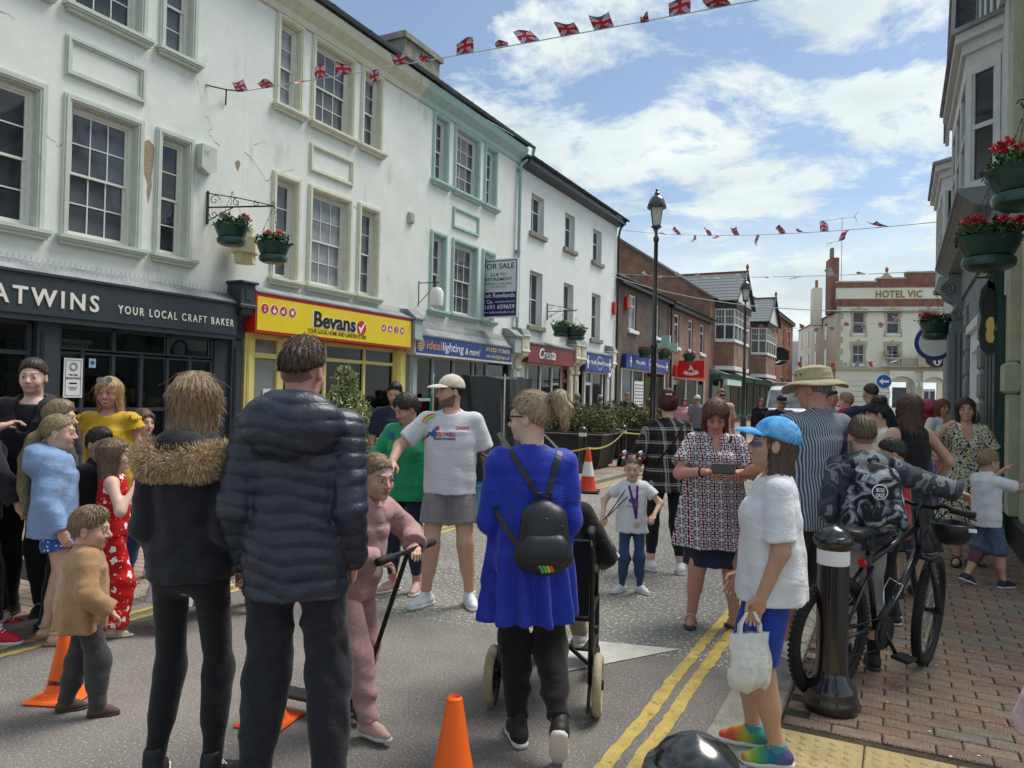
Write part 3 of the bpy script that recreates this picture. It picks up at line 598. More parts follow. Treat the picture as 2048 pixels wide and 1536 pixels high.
red_alarm = MB().bev(28.55, 28.78, -.12, -.002, 4.95, 5.45, .02).obj('alarm_box', m_red, None, label='red alarm box on the white building beside its corner downpipe', cat='alarm box'); red_alarm.location = (LX, 0, 0); red_alarm.rotation_euler = (0, 0, R90)
# brick pharmacy + bank ----------------------------------------------------
b1 = unit('pharmacy_building', 'dark brown brick pharmacy building with slate roof and blue sign'); mbr1 = brick_mat('brick_dark', (.085, .055, .042), (.13, .085, .065), (.16, .14, .12))
holes = [(30.7, 31.75, 4.54, 6.07), (34.3, 35.3, 4.54, 6.07), (29.8, 36.4, 0, 2.85)]
wall_mesh(29.03, 37.0, 0, 6.45, holes, back=7).obj('wall', mbr1, b1)
for h in holes[:2]: plain_win(b1, h[0]+.002, h[1]-.002, h[2]+.002, h[3]-.002, 1, 2, m_upvc, m_pane_l, .1, .08, m_upvc, .05, tr=(1.05,))
MB().box(29.03, 36.99, -.30, -.002, 6.30, 6.47).obj('eaves', m_black, b1); gutter(b1, 29.05, 37.0, -.36, 6.5, m_blackiron); roof_slab(b1, 29.03, 36.99, 6.5, 28, 3.6, m_slate)
MB().box(29.85, 36.35, -.22, -.03, 2.86, 3.45).obj('fascia', m_bootsb, b1); pharm(b1, 29.85, 36.35, 2.86, 3.45, -.223)
room(b1, 29.85, 36.3, 2.84, 1.5); shop_window(b1, [29.85, 31.3, 32.8, 34.4, 36.3], [.4, 2.84], m_upvc, fw=.09)
ds = MB().box(31.4, 32.7, -.08, -.06, .9, 2.35).obj('spectacles_display', m_upvc, b1)
for i in range(4):
    for j in range(9): MB().box(31.5+i*.3, 31.7+i*.3, -.086, -.081, 1.0+j*.145, 1.05+j*.145).obj('spectacles', m_textk, ds)
ra = MB().bev(30.05, 30.45, -.14, -.002, 5.35, 5.85, .02).obj('alarm_box', m_red, None, label='red alarm box on the dark brick pharmacy wall', cat='alarm box'); ra.location = (LX, 0, 0); ra.rotation_euler = (0, 0, R90)
cr_ = thing('pharmacy_cross', 'pale green cross sign projecting from the brick pharmacy', 'sign', (LX, 34.2, 4.0), 0)
m_gx = M('cross_green', (.42, .66, .58), .5, .05, 4, 0); g = MB(); g.prism([(a, b) for a, b in ((.45, -.55), (.85, -.55), (.85, -.2), (1.2, -.2), (1.2, .2), (.85, .2), (.85, .55), (.45, .55), (.45, .2), (.1, .2), (.1, -.2), (.45, -.2))], -.08, .08); g.obj('cross', m_gx, cr_); MB().box(-.02, .1, -.02, .02, -.05, .05).obj('arm', m_black, cr_)
b2 = unit('bank_building', 'brown brick bank building with red flame sign'); mbr2 = brick_mat('brick_brown', (.20, .09, .055), (.28, .14, .085), (.30, .26, .21))
holes = [(38.0, 39.0, 4.3, 6.0), (40.9, 41.9, 4.3, 6.0), (43.7, 44.7, 4.3, 6.0), (37.8, 44.8, 0, 2.9)]
wall_mesh(37.01, 46.2, 0, 6.45, holes, back=7).obj('wall', mbr2, b2)
for h in holes[:3]: plain_win(b2, h[0]+.002, h[1]-.002, h[2]+.002, h[3]-.002, 1, 2, m_upvc, m_pane, .1, .09, m_upvc, .05, tr=(1.2,))
MB().box(37.01, 46.2, -.30, -.002, 6.20, 6.42).obj('eaves', m_black, b2); gutter(b2, 37.0, 46.2, -.36, 6.45, m_blackiron); roof_slab(b2, 37.0, 46.2, 6.45, 28, 3.6, m_slate)
MB().tube([(37.0, -.3, 6.4), (37.0, -.12, 6.1), (37.0, -.12, 0)], .06, 8).obj('downpipe', m_blackiron, b2)
m_bred = M('bank_red', (.62, .02, .02), .4, .04, 4, 0); MB().box(37.9, 44.7, -.12, -.02, 2.75, 3.35).obj('fascia', m_bred, b2); room(b2, 37.85, 44.7, 2.88, 1.5); shop_window(b2, [37.85, 40.5, 43.0, 44.75], [.5, 2.74], m_frame, fw=.1)
sg = thing('bank_sign', 'red projecting bank sign with white flame', 'sign', (LX+.1, 38.6, 0), 0)
MB().bev(0, 1.35, -.12, .12, 2.72, 3.62, .03).obj('sign_box', m_bred, sg)
g = MB(); g.prism([(.30, 2.92), (.45, 2.86), (.68, 2.84), (.92, 2.86), (1.06, 2.92), (1.08, 3.0), (1.0, 3.08), (.9, 3.12), (.88, 3.06), (.82, 3.0), (.68, 2.97), (.52, 3.0), (.46, 3.06), (.36, 3.07), (.29, 3.0)], -.126, -.121); g.prism([(.58, 3.06), (.55, 3.14), (.62, 3.26), (.64, 3.40), (.72, 3.30), (.78, 3.16), (.84, 3.08), (.80, 3.02), (.72, 3.10), (.66, 3.18), (.62, 3.12)], -.126, -.121); g.obj('flame', m_textw, sg)
# brick gable house behind + timbered bays
gb = unit('gable_building', 'red-brown brick gable house with slate-roofed white bay windows'); mbr3 = brick_mat('brick_gable', (.20, .085, .055), (.27, .12, .075), (.26, .21, .17))
g = MB(); g.add([(46.21, 0, 0), (46.21, 6.5, 0), (46.21, 6.5, 12.3), (46.21, 0, 8.0)], [(0, 1, 2, 3)]); g.add([(46.21, 6.5, 0), (46.21, 13, 0), (46.21, 13, 8.0), (46.21, 6.5, 12.3)], [(0, 1, 2, 3)])
g.add([(46.21, 0, 0), (46.21, 0, 8.0), (58.3, 0, 8.0), (58.3, 0, 0)], [(0, 3, 2, 1)]); g.obj('wall', mbr3, gb)
g = MB(); g.add([(46.0, -.3, 7.85), (46.0, 6.6, 12.42), (58.3, 6.6, 12.42), (58.3, -.3, 7.85)], [(0, 3, 2, 1)]); g.add([(46.0, -.3, 7.70), (46.0, 6.6, 12.27), (46.0, 6.6, 12.42), (46.0, -.3, 7.85)], [(0, 3, 2, 1)]); g.obj('roof', m_slate, gb)
tb = unit('timbered_building', 'black and brick building with second slate-roofed white bay window')
wall_mesh(58.31, 70.2, 0, 7.6, [], back=8).obj('wall', brick_mat('brick_timb', (.14, .075, .055), (.20, .10, .07), (.22, .18, .15)), tb)
m_baywhite = M('bay_white', (.72, .73, .71), .6, .06, 6, .03); mbr4 = brick_mat('brick_bay', (.22, .11, .07), (.28, .14, .09), (.25, .22, .18))
def bay(par, x0, x1, z0, z1, p, ridge):
    q = .9
    pts = [(x0, 0), (x0+q*.35, -p), (x1-q*.35, -p), (x1, 0)]
    # brick apron, white window box, sloping slate roof with gable
    g = MB(); g.prismz([(a, b) for a, b in pts][::1], z0-1.6, z0-.1); g.obj('bay_apron', mbr4, par)
    MB().prismz([(x0-.05, -.01), (x0+q*.35-.03, -p-.06), (x1-q*.35+.03, -p-.06), (x1+.05, -.01)], z0-1.85, z0-1.605).obj('bay_base', m_baywhite, par)
    MB().prismz([(x0-.05, -.01), (x0+q*.35-.05, -p-.08), (x1-q*.35+.05, -p-.08), (x1+.05, -.01)], z0-.098, z0).obj('bay_sill', m_baywhite, par)
    MB().prismz([(x0+.12, 0), (x0+q*.35+.08, -p+.1), (x1-q*.35-.08, -p+.1), (x1-.12, 0)], z0, z1).obj('bay_glass', m_pane, par)
    for (a, b) in ((0, 1), (1, 2), (2, 3)):
        A = Vector((*pts[a], 0)); B = Vector((*pts[b], 0)); L = (B-A).length; n = 2 if a != 1 else 4; ang = atan2(B.y-A.y, B.x-A.x)
        g = MB()
        for i in range(n+1): xx = L*i/n; g.box(xx-.045, xx+.045, -.03, .04, z0, z1)
        for i in range(n):
            for zz in (z0+.05, (z0+z1)/2, z1-.05): g.box(L*i/n+.045, L*(i+1)/n-.045, -.025, .035, zz-.05, zz+.05)
            for t in (.33, .66): g.box(L*(i+t)/n-.012, L*(i+t)/n+.012, -.01, .02, (z0+z1)/2+.05, z1-.1)
            g.box(L*i/n+.05, L*(i+1)/n-.05, -.008, .018, z0+(z1-z0)*.74, z0+(z1-z0)*.76)
        o = g.obj('bay_window', m_baywhite, par); o.location = (A.x, A.y, 0); o.rotation_euler = (0, 0, ang)
    MB().prismz([(x0-.1, 0), (x0+q*.35-.1, -p-.15), (x1-q*.35+.1, -p-.15), (x1+.1, 0)], z1, z1+.5).obj('bay_head', m_black, par)
    xm = (x0+x1)/2
    # roof: ridge at right angles to the street, gable towards the street
    g = MB(); zb = z1+.45; hw = (x1-x0)/2+.35
    n = 9
    for sgn in (-1, 1):
        for i in range(n):
            t0, t1 = i/n, (i+1)/n+.03
            a0, a1 = xm+sgn*hw*(1-t0), xm+sgn*hw*(1-t1); za, zb_ = zb+(ridge-zb)*t0, zb+(ridge-zb)*t1
            f = (0, 1, 2, 3) if sgn > 0 else (3, 2, 1, 0)
            g.add([(a0, -p-.35, za+.03), (a0, 5., za+.03), (a1, 5., zb_), (a1, -p-.35, zb_)], [f]); g.add([(a0, -p-.35, za+.03), (a0, 5, za+.03), (a0, 5, za-.04), (a0, -p-.35, za-.04)], [f[::-1]])
    g.obj('bay_roof', m_slate, par)
    MB().prism([(xm-hw+.1, zb), (xm+hw-.1, zb), (xm, ridge-.1)], -p-.12, -p-.02).obj('gable_panel', m_baywhite, par)
    for sgn in (-1, 1): MB().tube([(xm+sgn*hw, -p-.3, zb-.05), (xm, -p-.3, ridge+.03)], .07, 4).obj('bargeboard', m_black, par)
    MB().tube([(xm, -p-.4, ridge+.02), (xm, 5, ridge+.02)], .09, 6).obj('ridge_tile', M('ridge_red', (.33, .12, .07), .8, .2), par); MB().lathe([(.06, 0), (.06, .2), (.12, .3), (.05, .5), (0, .55)], (xm, -p-.3, ridge), 8).obj('finial', MATS['ridge_red'], par)
bay(gb, 47.6, 53.2, 5.35, 7.35, 1.1, 10.0); bay(tb, 60.4, 66.0, 5.3, 7.3, 1.1, 9.9)
for par, x0, x1 in ((gb, 46.3, 57.5), (tb, 58.5, 69.5)):
    MB().box(x0, x1, -.7, -.02, 2.9, 3.2).obj('fascia', M('shop_green', (.02, .11, .08), .5, .1), par); 
    g = MB().prismx([(-.02, 3.2), (-.02, 3.55), (-1.0, 3.2)], x0, x1).obj('canopy_roof', m_lead, par)
    shop_window(par, [x0+.1, x0+3, x0+6, x0+9, x1-.1], [.5, 2.88], M('shop_green', (.02, .11, .08)), y=-.1, mp=m_pane, fw=.2)
MB().box(46.9, 51.5, -.95, -.72, 2.55, 2.9).obj('awning', M('awning_mint', (.5, .72, .66), .7, .05), gb)
rbk = unit('brick_terrace', 'tall orange-red brick terrace with white windows at the far end'); mbr5 = brick_mat('brick_red', (.36, .12, .05), (.44, .16, .07), (.36, .22, .15))
holes = []
for x in (72.5, 77.5, 82):
    for z0, z1 in ((4.0, 6.4), (7.0, 8.9)): holes.append((x, x+1.6, z0, z1)); plain_win(rbk, x+.01, x+1.59, z0+.01, z1-.01, 2, 2, m_upvc, m_pane, .12, .14, m_stone, .08)
wall_mesh(70.21, 86, 0, 9.9, holes, back=9).obj('wall', mbr5, rbk); MB().box(70.2, 86.1, -.25, -.002, 9.7, 10.0).obj('cornice', m_stone, rbk); roof_slab(rbk, 70.2, 86, 10.0, 30, 3, m_slate)
fh = thing('far_house', 'distant white house with grey slate roof behind the street end', 'house', (-13, 112, 0), radians(10))
wall_mesh(-7, 12, 0, 5.6, [], back=8).obj('wall', m_white2, fh); g = MB(); g.add([(-7.4, -.4, 5.5), (12.4, -.4, 5.5), (11, 5, 10.5), (-6, 5, 10.5)], [(0, 1, 2, 3)]); g.obj('roof', m_slate, fh); MB().box(2, 4, 3, 5, 9, 12).obj('chimney', mbr5, fh)
for x in (1.0, 4.5): MB().box(x, x+1.3, -.03, -.001, 3.2, 4.8).obj('window', m_pane, fh)
# ---------- hotel at the street end
ho = thing('hotel', 'cream hotel with brick parapet and gold lettering at the street end', 'hotel', (-5.25, 76.0, 0), radians(16)); ho.scale = (.62, 1, 1.05)
m_hot = M('hotel_cream', (.82, .80, .66), .8, .05, .5, .05, 8, dirt=((.5, .47, .35), .8, .62, .85)); m_trim = M('hotel_trim', (.50, .45, .31), .8, .12, 1.5, .05); m_hbr = brick_mat('hotel_brick', (.25, .09, .06), (.31, .12, .08), (.24, .16, .13))
HW = [(2.3, 3.9), (7.0, 8.7), (11.8, 13.4)]; holes = []
for a, b in HW:
    for z0, z1 in ((7.65, 9.65), (4.95, 6.75)):
        holes.append((a, b, z0, z1)); plain_win(ho, a+.01, b-.01, z0+.01, z1-.01, 2 if z0 < 6 else 1, 2, m_upvc, m_pane, .15, .09, m_upvc, .05)
        g = MB()
        for sx in (-1, 1):
            xe = a if sx < 0 else b
            pts = [(xe, z0-.2), (xe+sx*.45, z0-.2), (xe+sx*.38, z0+.3), (xe+sx*.22, z0+.55), (xe+sx*.22, z1-.6), (xe+sx*.38, z1-.35), (xe+sx*.45, z1+.25), (xe, z1+.25)]
            g.prism(pts if sx < 0 else pts[::-1], -.06, -.002)
        g.box(a, b, -.06, -.002, z1+.002, z1+.25); g.box((a+b)/2-.2, (a+b)/2+.2, -.09, -.061, z1, z1+.4); g.obj('window_surround', m_trim, ho)
holes += [(2.2, 4.0, 1.0, 3.5), (7.5, 10.6, 0, 3.5), (11.8, 14.8, 0, 3.5)]
plain_win(ho, 2.21, 3.99, 1.01, 3.49, 1, 2, m_upvc, m_pane, .15, .1, m_upvc, .06)
wall_mesh(0, 17, 0, 10.1, holes, rev=.3).obj('wall', m_hot, ho)
wall_mesh(-.001, 17, 0, 4.55, [(7.5, 10.6, 0, 3.5), (11.8, 14.8, 0, 3.5)], y=1.6).obj('porch_wall', m_hot, ho)
wall_mesh(0, 20, 0, 9.6, [], y=0).xf(Matrix(((0, 1, 0, 0), (-1, 0, 0, 20), (0, 0, 1, 0), (0, 0, 0, 1)))).obj('side_wall', m_hot, ho)
for y in (4, 9, 13.5, 17.5):
    for z0, z1 in ((7.4, 9.0), (4.8, 6.6)): MB().box(-.06, -.002, y, y+1.1, z0, z1).obj('window', m_pane, ho); MB().box(-.09, -.001, y-.12, y-.002, z0, z1).obj('window_jamb', m_trim, ho)
MB().box(-.3, 17, -.3, 20, 9.6, 9.62).obj('flat_roof', m_slate, ho)
MB().box(-.12, 17, -.2, .3, 4.42, 4.75).obj('ledge', m_trim, ho); MB().box(-.25, -.005, .3, 20, 4.42, 4.7).obj('ledge', m_trim, ho)
MB().box(-.08, 17, -.12, .5, 10.1, 10.75).obj('parapet_band', m_hbr, ho); MB().box(-.04, 17, -.08, .5, 10.751, 11.75).obj('parapet_sign', m_hot, ho)
MB().box(-.1, 17, -.16, .5, 11.751, 12.2).obj('parapet_top', m_hbr, ho); MB().box(5.5, 17, -.16, .5, 12.201, 12.5).obj('parapet_step', m_hbr, ho); MB().box(9.5, 17, -.16, .5, 12.501, 13.0).obj('parapet_step', m_hbr, ho)
g = MB(); 
for x0, x1, z in ((-.15, 5.5, 12.2), (5.45, 9.5, 12.5), (9.45, 17, 13.0)): g.box(x0, x1, -.22, .55, z+.001, z+.13)
g.obj('coping', m_trim, ho)
text('HOTEL VIC', ho, M('hotel_gold', (.34, .22, .05), .6, .1), 5.3, -.09, 10.88, .85, bold=.03, ext=.04, align='LEFT', spacing=1.1, width=6.4)
g = MB()
for i in range(10): g.box(-.05-.0, .55 if i % 2 else .9, -.05, -.002, 4.8+i*.52, 4.8+i*.52+.5)
g.obj('quoins', m_trim, ho)
for i in range(9): MB().box(-.03, 7.3, -.025, -.002, .3+i*.46, .3+i*.46+.43).obj('rusticated_course', m_hot, ho)
# porch columns, arches, balustrade, oval badge
for x in (6.6, 10.75, 11.15, 14.9): MB().bev(x, x+.7, -.5, -.003, 0, 3.45, .03).obj('porch_pillar', m_hot, ho); MB().box(x+.15, x+.55, -.54, -.5005, .8, 3.1).obj('pillar_panel', m_trim, ho)
for x0, x1 in ((7.3, 10.75), (11.85, 14.9)):
    pts = [(x0, 3.45)]+[((x0+x1)/2-(x1-x0)/2*cos(pi*i/12), 3.1+.75*sin(pi*i/12)) for i in range(0, 13)]+[(x1, 3.45), (x1, 4.42), (x0, 4.42)]
    g = MB()
    for i in range(12):
        a0, a1 = pi*i/12, pi*(i+1)/12; xa, xb = (x0+x1)/2-(x1-x0)/2*cos(a0), (x0+x1)/2-(x1-x0)/2*cos(a1); za, zb = 3.2+.75*sin(a0), 3.2+.75*sin(a1)
        g.prism([(xa, za), (xb, zb), (xb, 4.42), (xa, 4.42)], -.45, -.05)
    g.obj('porch_arch', m_hot, ho)
d_ = MB().box(12.3, 13.9, .3, .4, 0, 2.9).obj('door', m_upvc, ho)
for x in (12.4, 13.2): MB().box(x, x+.6, .28, .2995, .6, 2.7).obj('pane', m_pane, d_)
MB().box(8.0, 9.9, .25, .32, 1.2, 3.0).obj('window', m_pane, ho)
g = MB(); g.box(6.3, 16, -.6, -.4, 4.752, 4.85); g.box(6.3, 16, -.6, -.4, 5.45, 5.6)
for i in range(24): g.lathe([(.06, 4.85), (.11, 5.0), (.05, 5.25), (.07, 5.45)], (6.6+i*.38, -.5, 0), 6)
for x in (6.3, 8.2, 11.5): g.lathe([(.1, 5.6), (.3, 5.8), (.4, 6.1), (.36, 6.15), (0, 6.1)], (x+.4, -.5, 0), 10)
g.obj('balustrade', m_trim, ho)
pts = [(11.0, 4.8)]+[(13.4-2.4*cos(pi*i/14), 5.3+1.15*sin(pi*i/14)) for i in range(15)]+[(15.8, 4.8)]
MB().prism(pts, -.75, -.62).obj('badge_back', m_trim, ho)
o = MB().lathe([(1.0, -.03), (1.0, 0)], (0, 0, 0), 28, 'y').obj('badge', m_black, ho, loc=(13.5, -.76, 5.5)); o.scale = (1.55, 1, .75)
MB().ring((13.5, -.80, 5.5), .55, .05, 'y', 28, 6).obj('badge_ring', m_textw, ho); text('H', ho, m_textw, 13.5, -.80, 5.12, 1.05, bold=.02, ext=.01)
MB().box(-.7, .5, .8, 3, 9.6, 14.6).obj('chimney', m_hbr, ho); MB().box(-.45, -.05, 1.4, 2.2, 14.6, 15.6).obj('chimney_pot', m_stone, ho); MB().box(-1.6, -.2, 6.0, 7.4, 9.0, 12.6).obj('chimney', m_hot, ho); MB().lathe([(.25, 0), (.25, .8)], (-.9, 6.7, 12.6), 8).obj('chimney_pot', M('terracotta', (.35, .14, .08), .8, .2), ho)
MB().prism([(6.2, 12.3), (8.2, 13.6), (10.5, 12.3)], 3, 4).obj('back_gable', m_trim, ho); MB().lathe([(0, -.3), (.25, -.1), (.25, .1), (0, .3)], (8.2, 3, 13.8), 10).obj('finial', MATS['terracotta'], ho)
ae = thing('roof_aerial', 'thin rooftop television aerial above the hotel chimney', 'aerial', (-5.0, 77.2, 14.6), 0)
g = MB(); g.tube([(0, 0, -2), (0, 0, 4.6)], .035, 5); g.obj('mast', m_spike, ae)
g = MB(); g.tube([(-1.6, 0, 4.4), (1.2, 0, 4.55)], .025, 4)
for i in range(7): g.tube([(-1.4+i*.4, -.3, 4.4+i*.02), (-1.4+i*.4, .3, 4.4+i*.02)], .015, 4)
g.tube([(1.3, 0, 4.0), (1.1, 0, 4.6), (1.4, 0, 5.1)], .025, 4); g.obj('aerial_head', m_spike, ae); g = MB(); g.tube([(-1.4, 0, 2.2), (0, 0, 2.4)], .025, 4); g.tube([(-1.4, 0, 1.9), (-.8, 0, 2.3), (-1.4, 0, 2.6)], .02, 4); g.obj('aerial_head', m_spike, ae)
# ---------- right-hand side  (local x = -Y, outward = -y)
RX = 1.08
m_rgrey = M('right_grey', (.20, .22, .23), .7, .12, 3, .06, 25); m_rwhite = M('right_white', (.55, .57, .56), .7, .1, 4, .05, 30, dirt=((.3, .3, .28), 3, .6, .8)); m_rcream = M('right_cream', (.50, .51, .38), .85, .1, 4, .25, 60, dirt=((.3, .3, .22), 3, .6, .8)); m_rgreen = M('right_green', (.012, .045, .035), .45, .15, 5, .03); m_mint = M('mint_board', (.38, .52, .50), .7, .08)
rb = thing('bay_building', 'grey and white building with two oriel bay windows on the right', 'building', (RX, 0, 0), -R90)
wall_mesh(-24, -10.35, 2.9, 6.5, [], back=6).obj('wall', m_rwhite, rb)
wall_mesh(-24, -11.6, 0, 2.899, [(-14.25, -12.35, 0, 2.75)], rev=.25, back=6).obj('ground_wall', m_rgrey, rb)
def quoins(x0, x1, p):
    z = .1
    while z < 3.0: MB().bev(x0, x1, -p, -.002, z, z+.36, .03).obj('quoin', m_rgrey, rb); MB().box(x0+.03, x1-.03, -p+.03, -.002, z+.3601, z+.4).obj('joint', m_rgrey, rb); z += .4
quoins(-14.9, -14.3, .12); quoins(-12.3, -11.72, .12)
dc = MB(); dc.box(-14.25, -14.0, -.06, .1, 0, 2.75); dc.box(-12.6, -12.35, -.06, .1, 0, 2.75); dc.box(-13.9995, -12.6005, -.06, .1, 2.45, 2.75); dc.box(-14.3, -12.3, -.12, -.002, 2.7505, 2.88); dc.obj('door_case', m_upvc, rb)
dr = MB().box(-13.95, -12.65, .12, .17, 0, 2.44).obj('door', m_upvc, rb)
for a in (-13.85, -13.25):
    for z0, z1 in ((.2, .9), (1.0, 1.6), (1.7, 2.35)): MB().bev(a, a+.5, .10, .1195, z0, z1, .02).obj('door_panel', m_upvc, dr)
# end pilaster with scroll corbel and deep cornice
g = MB(); g.box(-16.3, -15.5, -.27, -.002, 0, 3.1)
for i in range(4): g.box(-16.22+i*.19, -16.1+i*.19, -.30, -.2705, .4, 2.9)
for i in range(3): g.box(-15.4995, -15.47, -.25+i*.08, -.20+i*.08, .4, 2.9)
g.obj('pilaster', m_rgrey, rb)
g = MB(); n = 26
pr = [(-.002, 3.05), (-.1, 3.06), (-.2, 3.14), (-.24, 3.26), (-.19, 3.36), (-.21, 3.46), (-.34, 3.54), (-.42, 3.66), (-.40, 3.80), (-.32, 3.86), (-.32, 3.95), (-.002, 3.95)]
g.prismx(pr, -16.2, -15.55); 
for c_, r_ in (((-.17, 3.24), .08), ((-.33, 3.70), .10)): g.ring((-15.54, c_[0], c_[1]), r_, .022, 'x', 16, 5); g.ring((-15.54, c_[0], c_[1]), r_*.5, .018, 'x', 12, 5)
g.obj('scroll_corbel', m_rgrey, rb, smooth=35)
g = MB(); g.prismx([(-.002, 3.5), (-.12, 3.5), (-.12, 3.96), (-.30, 4.0), (-.42, 4.1), (-.46, 4.12), (-.46, 4.15), (-.50, 4.16), (-.50, 4.2), (-.002, 4.22)], -16.4, -10.4); g.obj('shop_cornice', m_rgrey, rb)
MB().box(-15.4, -10.5, -.08, -.002, 2.9, 3.49).obj('fascia', m_rgrey, rb)
def oriel(x0, x1, z0, z1):
    q, p = .32, .34
    pts = [(x0, 0), (x0+q, -p), (x1-q, -p), (x1, 0)]
    MB().prismz(pts, z0-.12, z0-.002).obj('bay_apron', m_rwhite, rb); MB().prismz([(x0-.06, -.001), (x0+q-.04, -p-.06), (x1-q+.04, -p-.06), (x1+.06, -.001)], z0-.2, z0-.122).obj('bay_ledge', m_mint, rb)
    for a in range(3):
        A = Vector((*pts[a], 0)); B = Vector((*pts[a+1], 0)); L = (B-A).length; ang = atan2(B.y-A.y, B.x-A.x); n = 1 if a != 1 else 3; fw = .075
        g = MB()
        for i in range(n+1): g.box(L*i/n-(fw if i else 0), L*i/n+(fw if i < n else 0), -.02, .05, z0, z1)
        for i in range(n):
            xa, xb = L*i/n+fw, L*(i+1)/n-fw; g.box(xa, xb, -.02, .05, z0, z0+.12); g.box(xa, xb, -.02, .05, z1-.12, z1); g.box(xa, xb, -.012, .045, (z0+z1)/2-.03, (z0+z1)/2+.03)
            g.box(xa, xa+.03, -.005, .045, z0+.12, z1-.12); g.box(xb-.03, xb, -.005, .045, z0+.12, z1-.12)
        w = g.obj('bay_window', m_rwhite, rb); w.location = A; w.rotation_euler = (0, 0, ang)
        for i in range(n):
            for zz in (z0+.12, (z0+z1)/2+.03): pane(w, L*i/n+fw+.03, L*(i+1)/n-fw-.03, .02, zz, zz+(z1-z0)/2-.15, m_pane)
    MB().prismz([(x0+.05, .0), (x0+q, -p+.1), (x1-q, -p+.1), (x1-.05, .0)], z0, z1).obj('bay_dark', m_dark_in, rb)
    for k, (e, za, zb) in enumerate(((.02, z1, z1+.16), (.07, z1+.161, z1+.3), (.15, z1+.301, z1+.42), (.20, z1+.421, z1+.48))): MB().prismz([(x0-e*1.2, -.001), (x0+q-e*.6, -p-e), (x1-q+e*.6, -p-e), (x1+e*1.2, -.001)], za, zb).obj('bay_cornice', m_rwhite if k < 3 else m_lead, rb)
oriel(-14.5, -10.95, 4.36, 5.98); oriel(-20.3, -16.9, 4.36, 5.98)
g = MB(); g.prism([(-15.2, 6.48), (-10.3, 6.48), (-12.7, 9.4)], -.06, -.002); g.obj('gable', m_rwhite, rb)
for x in (-14.3, -13.5, -12.7, -11.9, -11.1): MB().box(x-.07, x+.07, -.09, -.0605, 6.5, 9.2-abs(x+12.7)*1.15).obj('timber', m_rgrey, rb)
for s in (-1, 1):
    a_ = [(-12.7+s*2.75, 6.25), (-12.7+s*2.75, 6.55), (-12.7, 9.9), (-12.7, 9.6)]; a_ = a_ if s > 0 else a_[::-1]; MB().prism(a_, -.40, -.34).obj('bargeboard', m_rwhite, rb); MB().prism([(x, z+.02) for x, z in a_], -.43, -.4005).xf(Matrix.Translation((0, 0, .16))@Matrix.Diagonal((1, 1, .98, 1))).obj('verge_moulding', m_rgrey, rb); MB().prism([(x, z+.28) for x, z in [(-12.7+s*2.75, 6.27), (-12.7+s*2.75, 6.33), (-12.7, 9.68), (-12.7, 9.62)][::(1 if s > 0 else -1)]], -.339, 3.).obj('gable_roof', m_slate, rb)
# green shopfront and cream neighbour
gp = thing('pub_front', 'dark green shopfront between the cream wall and grey quoins', 'shopfront', (RX, 0, 0), -R90)
MB().box(-11.59, -10.42, -.06, .3, 0, 3.3).obj('panel', m_rgreen, gp); MB().box(-11.55, -10.45, -.16, -.061, 2.6, 3.28).obj('fascia', m_rgreen, gp)
for x in (-11.5, -11.1, -10.7): MB().bev(x, x+.26, -.085, -.061, .7, 2.5, .02).obj('panel_moulding', m_rgreen, gp)
g = MB(); g.bev(-11.58, -10.44, -.2, -.061, 0, .5, .03); g.obj('stall_riser', m_rgreen, gp)
hs = thing('hanging_sign', 'wavy-edged black and gold sign on the dark green shopfront', 'sign', (RX-.05, 10.45, 2.45), -R90); hs.scale = (1, .5, .8)
pts = [(-.02, .75), (.12, .80), (.26, .66), (.30, .45), (.24, .25), (.30, .05), (.26, -.2), (.12, -.32), (0, -.30), (-.06, -.1), (0, .12), (-.06, .35)]
pp = [(-a, b) for a, b in pts][::-1]
MB().prismx([(a-.1, b) for a, b in pp], -.05, .0).obj('board', m_rgreen, hs); MB().prismx([(a*.82-.1, b*.86) for a, b in pp], .001, .012).obj('face', m_black, hs)
MB().prismx([(a*.5-.11, b*.35-.02) for a, b in pp], .013, .02).obj('gold_emblem', m_gold, hs); MB().tube([(-.02, 0, .85), (-.02, -.45, .85)], .015, 6).obj('arm', m_blackiron, hs)
cb_ = thing('cream_building', 'rough cream rendered wall with black plinth at the right edge', 'building', (1.2, 0, 0), -R90)
wall_mesh(-10.40, -7.6, 0, 6.8, [], back=6).obj('wall', m_rcream, cb_); MB().bev(-10.46, -7.6, -.07, -.002, 0, .36, .02).obj('plinth', m_black, cb_); 
g = MB(); g.bev(-10.45, -10.05, -.10, -.002, .3605, 1.75, .02); g.bev(-10.5, -10.0, -.15, -.002, 1.751, 2.1, .03); g.bev(-10.43, -10.05, -.10, -.002, 2.101, 6.7, .02); g.obj('corner_pilaster', m_rcream, cb_)
for i in range(10): MB().prismx([(-.02, 5.0+i*.16), (-.05, 5.0+i*.16), (-.025, 5.17+i*.16), (-.002, 5.17+i*.16)], -10.86, -10.47).obj('mint_shingle', m_mint, cb_)
rs = thing('round_sign', 'round blue-rimmed white sign hanging behind the right-hand flower basket', 'sign', (.62, 17.2, 2.85), 0)
MB().lathe([(.36, -.03), (.36, .03)], (0, 0, 0), 28, 'y').obj('rim', m_bsign, rs); MB().lathe([(.28, -.036), (.28, -.031)], (0, 0, 0), 28, 'y').obj('face', m_paper, rs); MB().box(.3, .5, -.015, .015, -.02, .02).obj('arm', m_black, rs)
